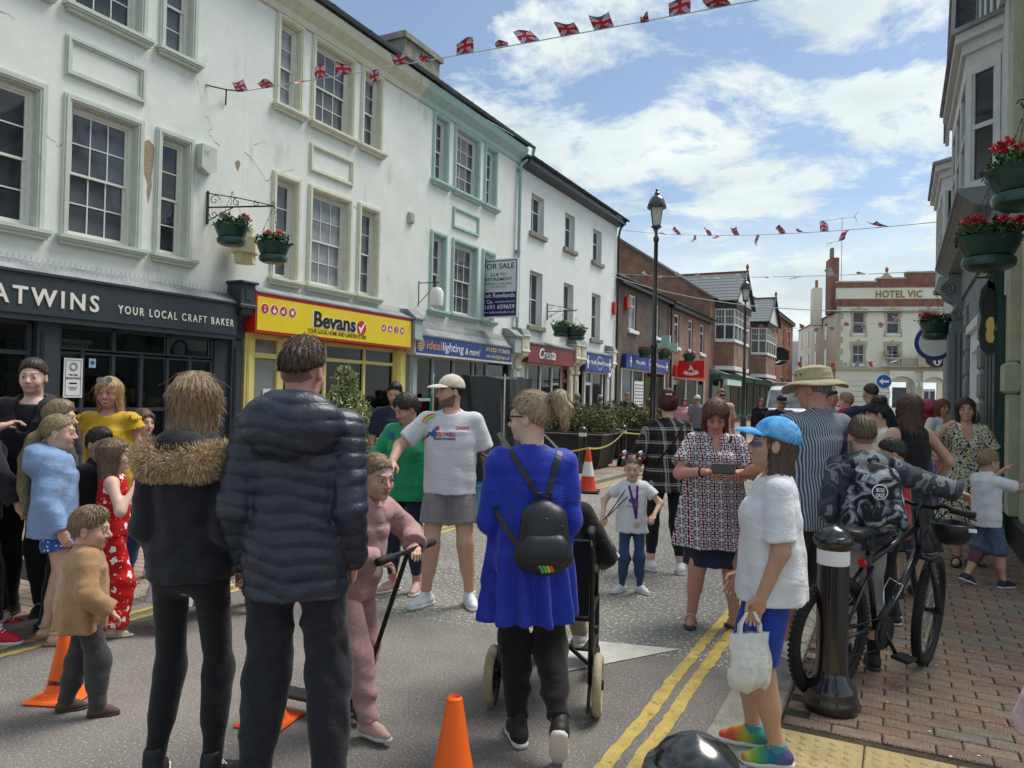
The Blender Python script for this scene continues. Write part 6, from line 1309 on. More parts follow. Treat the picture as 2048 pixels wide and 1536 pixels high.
def head_cap(c, mat, brim_mat=None, kind='cap', size=1.0):
    q, h, Rh = c.q, c.h, c.Rh; S = SDF()
    if kind == 'cap':
        S.ell(h((0, -.012, .150)), q*np.array([.086, .106, .096])*size, 0, R=Rh); S.cut(h((0, 0, .142)), Rh@np.array([0, .12, -1.]), .006); v, f = S.mesh(.006*q); o = link('cap', np_mesh('cap', v, f), mat, c.root)
        S2 = SDF(); S2.ell(h((0, .085, .140)), q*np.array([.080, .105, .030])*size, 0, R=Rh); S2.ell(h((0, .08, .122)), q*np.array([.090, .125, .036])*size, 0, 's', R=Rh); S2.ell(h((0, -.02, .15)), q*np.array([.084, .104, .09])*size, 0, 's', R=Rh); v, f = S2.mesh(.0042*q); link('visor', np_mesh('visor', v, f), brim_mat or mat, o)
        MB().lathe([(.009*q, 0), (.007*q, .006*q), (0, .008*q)], tuple(h((0, -.012, .243*size))), 8).obj('button', mat, o)
    else:
        S.ell(h((0, -.012, .165)), q*np.array([.092, .110, .105]), 0, R=Rh); S.cone(h((0, -.012, .15)), Rh, 0., .085*q, (.094*q, .112*q), (.088*q, .104*q), k=.02); S.cut(h((0, 0, .148)), Rh@np.array([0, .0, -1.]), .004); S.cut(h((0, 0, .256)), Rh@np.array([0, .0, 1.]), .02); S.fn(wrinkle(.002, 2.)); v, f = S.mesh(.006*q); o = link('hat', np_mesh('hat', v, f), mat, c.root)
        mb = MB(); n, mR = 48, 6; vv = []
        for j in range(mR+1):
            t = j/mR
            for i in range(n):
                a = 2*pi*i/n; rx, ry = .092+.085*t, .110+.085*t; dz = -.045*t*t+.030*t*abs(cos(a))**3+.012*t*sin(3*a+.6); p_ = h((rx*cos(a), -.012+ry*sin(a), .152+dz)); vv.append(p_)
        for j in range(mR, -1, -1):
            for i in range(n): p0 = vv[j*n+i]; vv.append(p0+Rh@np.array([0, 0, .005*q]))
        ff = []; rows = 2*mR+2
        for j in range(rows-1):
            for i in range(n): ff.append((j*n+i, j*n+(i+1) % n, (j+1)*n+(i+1) % n, (j+1)*n+i))
        mb.add(vv, ff).obj('brim', brim_mat or mat, o, smooth=True)
        bd = MB(); bd.tube([tuple(h((.094*cos(a), -.012+.113*sin(a), .172))) for a in np.linspace(0, 2*pi, 33)[:-1]], .006*q, 5, closed=True); bd.obj('band', brim_mat or mat, o)
        for a in (.6, 1.0, 2.4, 2.8): MB().lathe([(.006*q, -.002), (.006*q, .002)], tuple(h((.096*cos(a+pi/2*0), -.012+.114*sin(a), .20))), 8, 'y').obj('eyelet', m_black, o)
    return o
# ---------------------------------------------------------------- the crowd
k_ = dict
c_navy = cloth('cotton_navy', (.018, .022, .05)); c_black = cloth('cotton_black', (.010, .010, .012), .9, .25); c_blackj = cloth('jacket_black', (.014, .015, .02), .8, .3); c_white = cloth('cotton_white', (.66, .67, .70), .9, .05); c_puff = M('puffer_nylon', (.016, .021, .038), .42, .25, 12, .10, 40, spec=.5); c_pink = cloth('fleece_mauve', (.40, .24, .235)); c_tan = cloth('jersey_tan', (.36, .215, .105)); c_bluehood = cloth('fleece_blue', (.20, .30, .50)); c_yel = cloth('blouse_mustard', (.55, .33, .025)); c_green = cloth('hoodie_green', (.015, .26, .11)); c_grey = cloth('shorts_grey', (.20, .19, .195)); c_royal = cloth('tunic_royal', (.010, .032, .36), .6); c_royalsh = cloth('shorts_royal', (.012, .045, .34)); c_denim = cloth('denim', (.03, .06, .14), .9, .3, 60); c_denimlt = cloth('denim_worn', (.075, .11, .17), .9, .35, 25); c_char = cloth('jeans_charcoal', (.045, .045, .047), .9, .25); c_khaki = cloth('canvas_khaki', (.38, .33, .20)); c_stone = cloth('cap_stone', (.58, .52, .42)); c_greych = cloth('shorts_stone', (.30, .295, .28)); c_darkgrey = cloth('shorts_darkgrey', (.045, .048, .055)); c_red = cloth('shirt_red', (.42, .02, .03)); c_orange = cloth('shirt_orange', (.75, .17, .02)); c_hotpink = cloth('top_pink', (.65, .06, .16)); c_purpleg = cloth('tee_mauvegrey', (.20, .18, .21)); c_peach = cloth('shirt_peach', (.62, .36, .27)); c_lightblue = cloth('tee_greyblue', (.28, .34, .38)); c_coat = cloth('coat_brown', (.085, .072, .058)); c_cream = cloth('blouse_cream', (.60, .56, .46)); c_bluesk = cloth('skirt_blue', (.06, .17, .48))
c_plaid = pattern('plaid', p_plaid); c_stripe = pattern('pinstripe', p_stripe); c_daisy = pattern('daisy_print', p_daisy); c_floral = pattern('floral_print', p_floral); c_flag = pattern('flag_print', p_flag); c_camo = pattern('camo', p_camo); c_marble = pattern('marble_print', p_marble); c_tie = pattern('tie_dye', p_tie); c_tiny = pattern('tiny_floral', p_tinyfl); c_rainb = pattern('rainbow_knit', p_rainbow)
m_trw = M('shoe_white', (.68, .68, .70), .6, .05); m_trpink = M('shoe_pink', (.50, .33, .28), .7, .08); m_trblk = M('shoe_black', (.015, .015, .017), .6, .2); m_trred = M('shoe_red', (.48, .012, .03), .7, .06); m_trbrown = M('shoe_brown', (.085, .045, .04), .7, .2); m_solew = M('sole_white', (.62, .61, .58), .7, .08); m_solek = M('sole_dark', (.05, .048, .045), .8, .2); m_beige = M('strap_beige', (.42, .37, .28), .7, .1); m_rub = M('rubber_black', (.012, .012, .013), .7, .2)
W_ = k_(mat=m_trw, sole=m_solew); BK = k_(mat=m_trblk, sole=m_solek)
P = {}
# foreground pair
P['puffer'] = person('man seen from behind in a navy quilted puffer jacket and black trousers', (-2.07, 2.22), 1.80, -2, build=1.02, res=.0095, head=(14, 4, 0), rh=(.05, .12, -.92), lh=(-.05, .12, -.92), rpole=(.15, -1, 0), lpole=(-.15, -1, 0), rf=(.15, 0, 14), lf=(-.15, .02, -12), skin='ruddy',
    hair=k_(kind='short', col=(.060, .036, .023), vol=.010, topv=.016, fade=True, line=((.082, .178), (-.105, .098)), strands=(5000, .028), lift=.16, frizz=.22), top=k_(mat=c_puff, sleeve=1., hem=.80, off=.030, soff=.75, loose=.004, quilt=(.009, .060), wr=.0032, wf=1.6, hood=1.45, flare=0, name='puffer_jacket', rs=.72), bottom=k_(mat=c_blackj, off=.026, wr=.007), shoe=BK)
P['fur'] = person('girl seen from behind in a black jacket with fur-trimmed hood and leggings', (-2.515, 2.10), 1.66, 4, sex='f', build=.88, res=.0095, rh=(.0, .24, -.86), lh=(.0, .24, -.86), rpole=(.15, -1, 0), lpole=(-.15, -1, 0), rf=(.11, 0, 14), lf=(-.13, .0, -16), hair=k_(kind='long', col=(.25, .165, .09), len=.10, vol=.014, spread=.012, full=True, strands=(7000, .10), lift=.05, frizz=.07), top=k_(mat=c_blackj, sleeve=1., hem=.90, off=.028, soff=.8, wr=.006, high=True, hood=1.0, name='jacket'), bottom=k_(mat=c_black, off=.004, wr=.001, name='leggings'), shoe=k_(kind='boot', mat=m_trblk, sole=m_solew))
c = P['fur']; S = SDF()
for a, b in (((-.155, -.08, 1.415), (-.09, -.15, 1.40)), ((-.09, -.15, 1.40), (.09, -.15, 1.40)), ((.09, -.15, 1.40), (.155, -.08, 1.415))): S.rc(c.T(a), c.T(b), .050, .050, k=.03)
v, f = S.mesh(.012); rv = ribbons(v, f, 15000, lambda P_, N_: N_+np.array([0, 0, -.6]), .030, .0020, (.50, .35, .20), lift=.25, curl=.6, var=.5, seed=3); V, F, C = cat_mesh([(v, f, (.28, .18, .09)), rv]); link('fur_trim', np_mesh('fur_trim', V, F, True, np.clip(C, 0, 1)), hair_mat(), c.root)
# toddler, scooter girl
P['tod'] = person('toddler in a tan jumper and charcoal jeans beside the leftmost orange cone', (-3.52, 2.33), 1.02, 58, res=.0095, build=1.12, head=(20, 4, 0), rh=(.25, .35, -.80), lh=(-.12, .15, -.92), rf=(.07, .06, 12), lf=(-.07, -.07, 4), hair=k_(kind='short', col='dirty', vol=.016, line=((.080, .165), (-.105, .02)), amp=.004, strands=(900, .04), lift=.15), top=k_(mat=c_tan, sleeve=.98, hem=.78, off=.028, loose=.035, back=-.02, fold=.012, wr=.004, name='jumper'), bottom=k_(mat=c_char, off=.016, wr=.004), shoe=k_(mat=m_trbrown, sole=m_solek))
P['pink'] = person('girl in a mauve tracksuit leaning on her scooter handlebar', (-2.24, 2.90), 1.33, 118, sex='f', res=.0095, build=.92, lean=15, head=(16, -8, 6), rh=(.02, .36, -.50), lh=(-.06, .42, -.42), rpole=(.9, -.6, 0), lpole=(-.9, -.6, 0), rf=(.10, .10, 5), lf=(-.09, -.14, -4), hipy=-.10, hair=k_(kind='pony', col='dirty', vol=.007, tie=(0, -.10, .12), tail=[(.02, -.125, .06), (.05, -.10, -.06), (.07, -.06, -.16)], tr=.026, strands=(900, .05)), top=k_(mat=c_pink, sleeve=1., hem=.86, off=.028, loose=.015, hood=.9, wr=.006, name='hoodie', cuff=c_pink), bottom=k_(mat=c_pink, off=.022, wr=.006, name='joggers'), shoe=k_(mat=m_trpink, sole=m_solew), paint=lambda t, p: t((p[:, 1] > .05) & (p[:, 2] > .145) & (p[:, 2] < .175) & (np.abs(p[:, 0]) < .04) & (np.sin(p@np.array([900, 500, 700.])) > 0), (.12, .14, .30)))
# runner couple
c_run = cloth('tee_palegrey', (.56, .56, .60), .85, .05)
P['runner'] = person('bearded man in a stone cap, pale grey running shirt and grey shorts', (-3.02, 4.86), 1.74, 178, res=.0105, build=1.10, head=(64, 2, 0), rh=(.42, .55, -.55), lh=(-.22, .10, -.93), rf=(.16, .02, 38), lf=(-.17, .0, -14), skin='warm', tattoo=-1, hair=k_(kind='short', col='dark', vol=.007), beard=((.06, .036, .026), .78), top=k_(mat=c_run, sleeve=.42, hem=.86, off=.016, loose=.012, flare=.014, name='running_shirt'), bottom=k_(mat=c_grey, len=.34, off=.014, flare=.018, name='shorts'), shoe=k_(mat=m_trw, sole=m_solew, sock=c_white, sock_h=.03))
c = P['runner']; head_cap(c, c_stone); pr_red = M('print_red', (.45, .02, .03), .8, .05); pr_k = M('print_black', (.02, .02, .025), .8, .05); pr_bl = M('print_blue', (.03, .10, .35), .8, .05)
print_text(c, 'DANNY', -.09, 1.335, .036, pr_red, bold=.03, width=.105); print_text(c, 'HOLYWELL', .045, 1.285, .042, pr_red, bold=.03, shear=.3, width=.165); print_text(c, 'BLADE RUNNERS', .042, 1.258, .024, pr_k, bold=.03, shear=.3, width=.165)
print_poly(c, [(.115, 1.27), (.16, 1.29), (.175, 1.31), (.14, 1.315), (.125, 1.345), (.105, 1.33), (.10, 1.30)], pr_bl); print_poly(c, [(.10, 1.325), (.12, 1.35), (.09, 1.36), (.08, 1.335)], pr_red); print_poly(c, [(.16, 1.28), (.20, 1.25), (.205, 1.255), (.17, 1.30)], pr_k)
for i, cc in enumerate(((.6, .12, .05), (.65, .5, .05), (.12, .45, .15))):
    r0 = .085-.012*i; strap(c, [(.13+r0*cos(a), 1.36+r0*sin(a)) for a in np.linspace(.3, 1.7, 6)], M('rainbow_%d' % i, cc, .8, .05), .012, back=False, name='print', parent=c.top_obj, t=.002)
P['green'] = person('woman with short dark hair in a green hoodie beside the bearded runner', (-3.52, 5.02), 1.60, 192, sex='f', res=.012, build=1.05, head=(38, 22, 0), rh=(.05, .55, -.45), lh=(-.2, .1, -.92), rf=(.10, .02, 30), lf=(-.1, 0, -5), skin='ruddy', hair=k_(kind='short', col='dark', vol=.018, line=((.086, .150), (-.105, .035)), topv=.006), top=k_(mat=c_green, sleeve=1., hem=.82, off=.028, loose=.02, hood=1.0, name='hoodie'), bottom=k_(mat=c_navy, off=.005, wr=.001, len=.9, name='leggings'), shoe=k_(mat=m_trpink, sole=m_solew))
c = P['green']; print_text(c, 'HOLYWELL', 0, 1.20, .045, pr_red, bold=.03, shear=.3, width=.2); print_text(c, 'Claire', -.09, 1.30, .03, m_textw, width=.07); print_poly(c, [(.10, 1.22), (.15, 1.25), (.14, 1.29), (.10, 1.28)], pr_bl)
bag_m = c_black
# blue tunic woman
P['blue'] = person('woman in a royal blue tunic with blonde ponytail pushing a wheelchair', (-1.49, 3.10), 1.62, -3, sex='f', res=.0095, build=1.02, head=(-62, 2, 0), rh=(.0, .44, -.66), lh=(-.03, .44, -.66), rpole=(.2, -1, -.2), lpole=(-.2, -1, -.2), rf=(.13, -.20, 8, .10, 52), lf=(-.03, .05, -10), skin='pale',
    hair=k_(kind='pony', col=(.38, .29, .18), vol=.011, tie=(0, -.105, .195), tail=[(0, -.15, .205), (0, -.18, .15), (0, -.175, .075)], tr=.034, strands=(7000, .08), lift=.06, frizz=.09, line=((.082, .178), (-.105, .045))), top=k_(mat=c_royal, sleeve=.98, hem=.64, off=.018, loose=.035, fold=.026, nf=10, wr=.005, name='tunic'), bottom=k_(mat=c_black, off=.017, wr=.006, len=.95), shoe=k_(kind='boot', mat=m_trblk, sole=m_solew))
c = P['blue']; MB().lathe([(.020, -.018), (.034, -.008), (.034, .008), (.020, .018)], (0, 0, 0), 14, 'y').xf(Matrix.Translation(Vector(c.h((0, -.112, .197))))@Matrix(c.Rh.tolist()).to_4x4()).obj('scrunchie', c_navy, c.root, smooth=True)
sgl = MB()
for a in (-1, 1): sgl.tube([tuple(c.h((a*.045, .098, .115))), tuple(c.h((a*.072, .075, .118))), tuple(c.h((a*.080, -.01, .118)))], .0035, 5); sgl.lathe([(.024, -.002), (.024, .002)], (0, 0, 0), 12, 'y') if False else None
for a in (-1, 1): n0 = len(sgl.v); sgl.prism([(x, z) for x, z in ((-.024, -.018), (.02, -.02), (.026, .004), (.022, .016), (-.024, .016))], -.003, .003); sgl.v[n0:] = [tuple(c.h((a*.033+v_[0], .1005+v_[1]-abs(a*.033+v_[0])*.12, .112+v_[2]))) for v_ in sgl.v[n0:]]
sgl.obj('sunglasses', m_black, c.root)
# backpack on blue woman
def backpack(c, mat, label, cat='backpack', z0=.98, z1=1.30, w_=.27, d=.14, strapmat=None, x0=0., cover=None):
    th = thing('backpack', label, cat, c.root.location, c.root.rotation_euler.z); th.location.z = c.root.location.z
    yb = float(trace(c.top, [x0], [(z0+z1)/2], dy=1)[0]); S = SDF(); m_ = (z0+z1)/2
    S.ell((x0, yb-d*.45, m_-.01), (w_*.52, d*.62, (z1-z0)*.56), 0); S.rc((x0-w_*.36, yb-d*.45, z0+.055), (x0+w_*.36, yb-d*.45, z0+.055), d*.46, k=.04); S.rc((x0-w_*.2, yb-d*.4, z1-.07), (x0+w_*.2, yb-d*.4, z1-.07), d*.36, k=.05); S.cut((0, yb+.006, 0), (0, 1, 0), .01); S.fn(wrinkle(.0025, 1.2, 2.)); v, f = S.mesh(.009); link('bag', np_mesh('bag', v, f), mat, th)
    pk = SDF(); pk.rc((x0-w_*.26, yb-d*.92, z0+.075), (x0+w_*.26, yb-d*.92, z0+.075), .05, k=0); pk.rc((x0-w_*.24, yb-d*.90, z0+.12), (x0+w_*.24, yb-d*.90, z0+.12), .045, k=.03); v, f = pk.mesh(.008); link('front_pocket', np_mesh('front_pocket', v, f), mat, th)
    zp = MB(); zp.tube([(x0-w_*.42, yb-d*.80, m_-.02), (x0-w_*.36, yb-d*.86, m_+.05), (x0, yb-d*.98, m_+.085), (x0+w_*.36, yb-d*.86, m_+.05), (x0+w_*.42, yb-d*.80, m_-.02)], .004, 5); zp.obj('zip', m_blackiron, th)
    MB().tube([(x0-.03, yb-.03, z1-.02), (x0-.025, yb-.05, z1+.04), (x0+.025, yb-.05, z1+.04), (x0+.03, yb-.03, z1-.02)], .008, 6).obj('handle', strapmat or mat, th)
    c.bagS = S; c.bagyb = yb; c.bag = th; return th
m_leath = M('leather_black', (.018, .020, .022), .45, .15, 20, .06, 90); bp = backpack(c, m_leath, 'small black leather backpack with rainbow corner on the blue tunic', z0=.85, z1=1.14, w_=.21, d=.12, x0=.045)
for pts in ([(.03, 1.15), (-.06, 1.29), (-.125, 1.385)], [(.06, 1.15), (.10, 1.29), (.135, 1.385)], [(-.05, .93), (-.11, 1.0), (-.165, 1.10)]): strap(c, pts, m_leath, .026, parent=bp)
for i, cc in enumerate(((.45, .05, .04), (.55, .2, .03), (.5, .42, .04), (.1, .32, .1))):
    r0 = .135-.014*i; mb = MB(); pts = []
    for a in np.linspace(.15, 1.35, 8):
        x, z_ = -.055+r0*cos(a), .845+r0*sin(a)*.75; yy = c.bagyb-.5
        for _ in range(40): yy += .8*min(.05, float(min(c.bagS.at([[x, yy, z_]])[0], 9)))
        pts.append((x, min(yy, c.bagyb-.13*.95)-.012, z_))
    mb.tube(pts, .0075, 5).obj('rainbow_stripe', MATS['rainbow_%d' % i] if i < 3 else M('rainbow_3', cc, .8, .05), bp)
# medal girl, plaid woman, flag dress woman
c_medalt = c_white
P['medal'] = person('small girl with hair buns wearing medals, white tee and jeans', (-1.95, 6.0), 1.14, 186, sex='f', res=.0115, head=(8, 6, 0), rh=(.42, .22, -.70), lh=(-.20, .45, -.62), rpole=(.8, -.8, -.2), lpole=(-1, -.5, -.2), rf=(.075, .02, 45), lf=(-.075, .02, -40), hair=k_(kind='buns', col=(.13, .08, .05), vol=.004), top=k_(mat=c_white, sleeve=.34, hem=.80, off=.014, loose=.02, fold=.008, flare=.012), bottom=k_(mat=c_denim, off=.003, name='jeans'), shoe=k_(mat=m_trw, sole=m_solew, sock=c_white, sock_h=.06))
c = P['medal']; m_purp = cloth('ribbon_purple', (.10, .02, .20)); s_ = c.s
print_poly(c, [(.05*cos(a)*s_*1.2, 1.235*s_+.04*sin(a)*s_) for a in np.linspace(0, 2*pi, 10)[:-1]], pr_bl); print_poly(c, [(.03*cos(a), 1.228*s_+.012*sin(a)) for a in np.linspace(0, 2*pi, 8)[:-1]], pr_red); print_text(c, 'Platinum Jubilee', 0, 1.15*s_, .022, pr_k, width=.1)
m_medal = M('medal_gold', (.55, .42, .18), .35, .1, 10, .05, metal=.9)
md = thing('medal', 'gold medal on a purple ribbon held out by the small girl', 'medal', c.root.location, c.root.rotation_euler.z, 'medals of the small girl'); hd = c.HD[1]
nk0, nk1 = c.T((.05, .06, 1.44)), c.T((.06, .02, 1.46)); MB().tube([tuple(nk0), tuple(hd+np.array([-.02, .05, -.02])), tuple(hd+np.array([-.0, .05, -.03]))], .005, 5).obj('ribbon', m_purp, md); MB().tube([tuple(c.T((-.05, .06, 1.44))), tuple(c.T((0, .10, 1.36))), tuple(hd+np.array([-.02, .05, -.02]))], .005, 5).obj('ribbon', m_purp, md); MB().lathe([(.03, -.003), (.03, .003)], (hd[0], hd[1]+.055, hd[2]-.06), 16, 'y').obj('disc', m_medal, md)
md = thing('medal', 'silver medal hanging by a purple ribbon at the small girl\'s waist', 'medal', c.root.location, c.root.rotation_euler.z, 'medals of the small girl'); hd = c.HD[-1]
st_ = strap(c, [(.055*s_, 1.43*s_), (.0, 1.22*s_), (-.045*s_, 1.0*s_)], m_purp, .018, back=False, name='ribbon', parent=md); st_ = strap(c, [(-.055*s_, 1.43*s_), (-.05*s_, 1.2*s_), (-.045*s_, 1.0*s_)], m_purp, .018, back=False, name='ribbon', parent=md); MB().lathe([(.026, -.003), (.026, .003)], (-.05*s_, .155, .93*s_), 16, 'y').obj('disc', m_spike, md)
for a in (-1, 1):
    for j in range(5): t = j*1.25; MB().tube([tuple(c.h((a*.075, -.01, .235))), tuple(c.h((a*.075+.045*cos(t), .01, .235+.035*sin(t)))), tuple(c.h((a*.075+.03*cos(t+.6), -.0, .235+.04*sin(t+.6))))], .011, 5).obj('hair_ribbon', (pr_red, m_textw, pr_bl)[j % 3], c.root)
P['plaid'] = person('woman seen from behind with dark red hair and black plaid shirt', (-1.90, 6.85), 1.66, -8, sex='f', res=.013, build=1.10, head=(18, 6, 0), rh=(.15, .45, -.65), lh=(-.15, .45, -.65), rf=(.12, -.08, 20), lf=(-.12, .06, -20), hair=k_(kind='bun', col='red', vol=.014, bun=(0, -.055, .225), bunr=(.062, .055, .05), line=((.082, .178), (-.105, .03))), top=k_(mat=c_plaid, sleeve=.98, hem=.80, off=.03, loose=.03, fold=.012, name='plaid_shirt'), bottom=k_(mat=c_black, off=.004, wr=.001, len=.9, name='leggings'), shoe=W_)
strap(P['plaid'], [(.12, 1.38), (.0, 1.2), (-.16, 1.0)], c_black, .018); MB().tube([tuple(P['plaid'].h((-.03, -.115, .205))), tuple(P['plaid'].h((.03, -.118, .205)))], .012, 6).obj('hair_clip', M('clip_beige', (.45, .38, .25), .5), P['plaid'].root)
P['flag'] = person('woman with auburn hair in a flag-print dress looking at her phone', (-1.16, 5.42), 1.62, 188, sex='f', res=.0115, build=1.18, head=(4, 30, 0), rh=(-.10, .62, -.36), lh=(.06, .62, -.36), rpole=(1, -.3, -.8), lpole=(-1, -.3, -.8), rf=(.14, .0, 12), lf=(-.15, .04, -40), skin='ruddy', hair=k_(kind='long', col='auburn', len=.14, vol=.014, spread=.018, strands=(1200, .08), full=False), top=k_(mat=c_flag, sleeve=.42, hem=.62, off=.018, loose=.085, fold=.02, flare=.025, vee=.8, name='dress'), bottom=k_(mat=c_navy, kind='skirt', hem=.48, r=.19, off=.01, fold=.004, name='underskirt'), shoe=k_(kind='sandal', mat=m_beige, sole=m_solek), curl=(.9, .9))
c = P['flag']; ph = thing('mobile_phone', 'dark mobile phone in the hands of the woman in the flag-print dress', 'phone', c.root.location, c.root.rotation_euler.z); hm = (c.HD[1]+c.HD[-1])/2; MB().bev(-.075, .075, -.005, .005, -.038, .038, .004).xf(Matrix.Translation(Vector(hm)+Vector((0, .07, .03)))@Matrix.Rotation(.6, 4, 'X')).obj('phone', m_black, ph)
MB().ring((0, 0, 0), .034, .006, 'z', 16, 6).xf(Matrix.Translation(Vector(c.EL[1]+(c.HD[1]-c.EL[1])*.88))@Vector((0, 0, 1)).rotation_difference(Vector(c.HD[1]-c.EL[1])).to_matrix().to_4x4()).obj('wrist_band', m_black, c.root); strap(c, [(-.13, 1.40), (-.09, 1.3)], c_black, .02, back=False)
# blue-cap girl
def facep(t, p):
    t((p[:, 1] > .05) & (np.hypot((np.abs(p[:, 0])-.034)/1.3, p[:, 2]-.105) < .026) & (p[:, 2] < .112), (.03, .08, .25), .8); t((p[:, 1] > .06) & (np.abs(p[:, 0]) < .028) & (p[:, 2] > .09) & (p[:, 2] < .125), (.35, .03, .05), .75)
P['girl'] = person('girl in a blue tie-dye cap, white tee and royal blue shorts with painted face', (-.50, 3.52), 1.50, -78, sex='f', res=.0092, build=1.12, belly=.03, head=(4, -10, 0), rh=(.06, .25, -.92), lh=(-.10, .14, -.97), rf=(.09, .05, 8), lf=(-.09, -.03, -6), skin='tan', z=PZ, hair=k_(kind='long', col=(.075, .042, .026), len=.12, vol=-.006, spread=.004, full=False), top=k_(mat=c_white, sleeve=.48, hem=.83, off=.016, loose=.022, flare=.012, fold=.006), bottom=k_(mat=c_royalsh, len=.46, off=.006, flare=.006, name='shorts'), shoe=k_(mat=c_rainb, sole=m_solew, lace=m_orange, sock=cloth('sock_teal', (.05, .25, .30)), sock_h=.035), paint=facep)
c_tealc = cloth('cap_teal', (.0, .22, .30)); head_cap(P['girl'], c_tie, c_tie, size=1.04)
# bucket hat man, bike boy
P['hat'] = person('man in a khaki bucket hat and pinstripe shirt seen from behind', (-.46, 4.95), 1.78, -18, res=.0115, build=1.16, z=PZ, head=(-28, 6, 0), rh=(.05, .55, -.45), lh=(-.20, .45, -.55), rf=(.12, -.08, 14), lf=(-.12, .08, -12), skin='ruddy', hair=k_(kind='short', col='grey', vol=.006), top=k_(mat=c_stripe, sleeve=.52, hem=.80, off=.022, loose=.03, flare=.02, fold=.01, name='striped_shirt'), bottom=k_(mat=c_darkgrey, len=.56, off=.02, flare=.02, name='shorts'), shoe=k_(mat=m_trw, sole=m_solew))
head_cap(P['hat'], c_khaki, c_khaki, 'bucket'); strap(P['hat'], [(.14, 1.40), (.05, 1.22), (-.02, 1.02)], c_navy, .03); MB().tube([tuple(P['hat'].h((-.085, -.0, .15))), tuple(P['hat'].h((-.080, .01, .08))), tuple(P['hat'].h((-.06, .03, .0)))], .002, 4).obj('hat_cord', m_beige, P['hat'].root)
P['camo'] = person('boy in a grey camouflage hoodie seen from behind holding his bike', (-.19, 4.92), 1.50, 6, res=.0098, build=1.02, z=PZ, head=(6, 3, 0), rh=(1.0, .28, -.30), lh=(-.10, .22, -.88), rpole=(0, -.6, -.7), lpole=(-.3, -1, 0), rf=(.10, .05, 8), lf=(-.10, -.06, -10), hair=k_(kind='short', col=(.11, .075, .045), vol=.012, fade=True, line=((.082, .178), (-.105, .085)), strands=(900, .03), lift=.12), top=k_(mat=c_camo, sleeve=1., hem=.86, off=.03, loose=.012, hood=1.25, wr=.006, name='hoodie', cuff=cloth('rib_grey', (.13, .14, .155))), bottom=k_(mat=c_greych, len=.62, off=.022, flare=.02, name='shorts'), shoe=k_(mat=m_trblk, sole=m_solek, lace=m_black, sock=c_black, sock_h=.12))
bp = backpack(P['camo'], c_marble, 'black and white marbled rucksack on the back of the camouflage boy', z0=.86, z1=1.22, w_=.30, d=.17)
c = P['camo']; by = c.bagyb-.17*1.12; d_ = MB().lathe([(.042, -.003), (.042, .003)], (-.02, by-.012, 1.09), 20, 'y').obj('patch', m_black, bp); MB().ring((-.02, by-.016, 1.09), .040, .003, 'y', 24, 5).obj('patch_ring', m_textw, bp); link('patch_text', text_mesh('BOLI\nGRSY', .03, ext=.001, bold=.02, width=.05), m_textw, bp, (-.02, by-.019, 1.092))
for sx in (-1, 1): strap(c, [(sx*.10, 1.20), (sx*.115, 1.30)], c_black, .03, parent=bp)
P['redb'] = person('dark-haired boy in a red football shirt behind the bicycle', (-.02, 6.15), 1.33, -62, res=.0125, z=PZ, head=(-10, 12, 0), rh=(.1, .55, -.5), lh=(-.1, .55, -.55), hair=k_(kind='short', col='dark', vol=.013), skin='tan', top=k_(mat=c_red, sleeve=.42, hem=.82, off=.018), bottom=k_(mat=c_black, off=.018), shoe=k_(mat=m_trblk, sole=m_solew)); print_text(P['redb'], '10', .0, 1.12*P['redb'].s, .1, m_textw, bold=.02)
P['blacktop'] = person('woman with long brown hair in a sleeveless black top seen from behind', (.08, 7.0), 1.66, -4, sex='f', res=.0125, build=1.08, z=PZ, rh=(.30, .25, -.80), lh=(-.22, .40, -.62), rpole=(1, -.7, 0), hair=k_(kind='long', col=(.075, .040, .026), len=.15, vol=.014, spread=.012, full=True, strands=(1500, .10)), skin='warm', top=k_(mat=c_black, sleeve=0., hem=.95, off=.010, tank=True, neck=1.15, name='vest_top'), bottom=k_(mat=M('skirt_leather', (.012, .012, .014), .4, .2, 20, .06, 60), kind='skirt', hem=.42, r=.25, off=.012, fold=.016), shoe=BK)
P['bun'] = person('woman with black hair in a bun seen in profile facing left', (-.16, 7.75), 1.60, -76, sex='f', res=.014, z=PZ, head=(0, 14, 0), rh=(.05, .5, -.6), lh=(-.1, .5, -.6), hair=k_(kind='bun', col='black', vol=.014, bun=(0, -.05, .235), bunr=(.075, .07, .055), line=((.084, .172), (-.105, .02))), skin='warm', top=k_(mat=c_cream, sleeve=.45, hem=.85, off=.02, name='blouse'), bottom=k_(mat=c_denim, off=.012, name='jeans'), shoe=W_)
P['floral'] = person('smiling woman in a black and yellow floral dress near the cream wall', (.60, 8.75), 1.66, 196, sex='f', res=.0115, build=1.0, z=PZ, head=(10, 2, 4), smile=True, rh=(.18, .50, .04), lh=(-.16, .30, -.82), rpole=(.9, .2, -1), rf=(.09, .10, 22), lf=(-.09, -.04, -20), skin='warm', hair=k_(kind='long', col=(.035, .022, .016), len=.10, vol=.009, spread=-.005, full=False), top=k_(mat=c_floral, sleeve=.40, hem=.88, off=.016, vee=1.15, flare=.035, fold=.008, name='dress'), bottom=k_(mat=c_floral, kind='skirt', hem=.26, r=.24, off=.014, fold=.02, mid=(.02, .02), name='dress_skirt'), shoe=k_(kind='sandal', mat=m_trblk, sole=m_solek), curl=(1.0, .5))
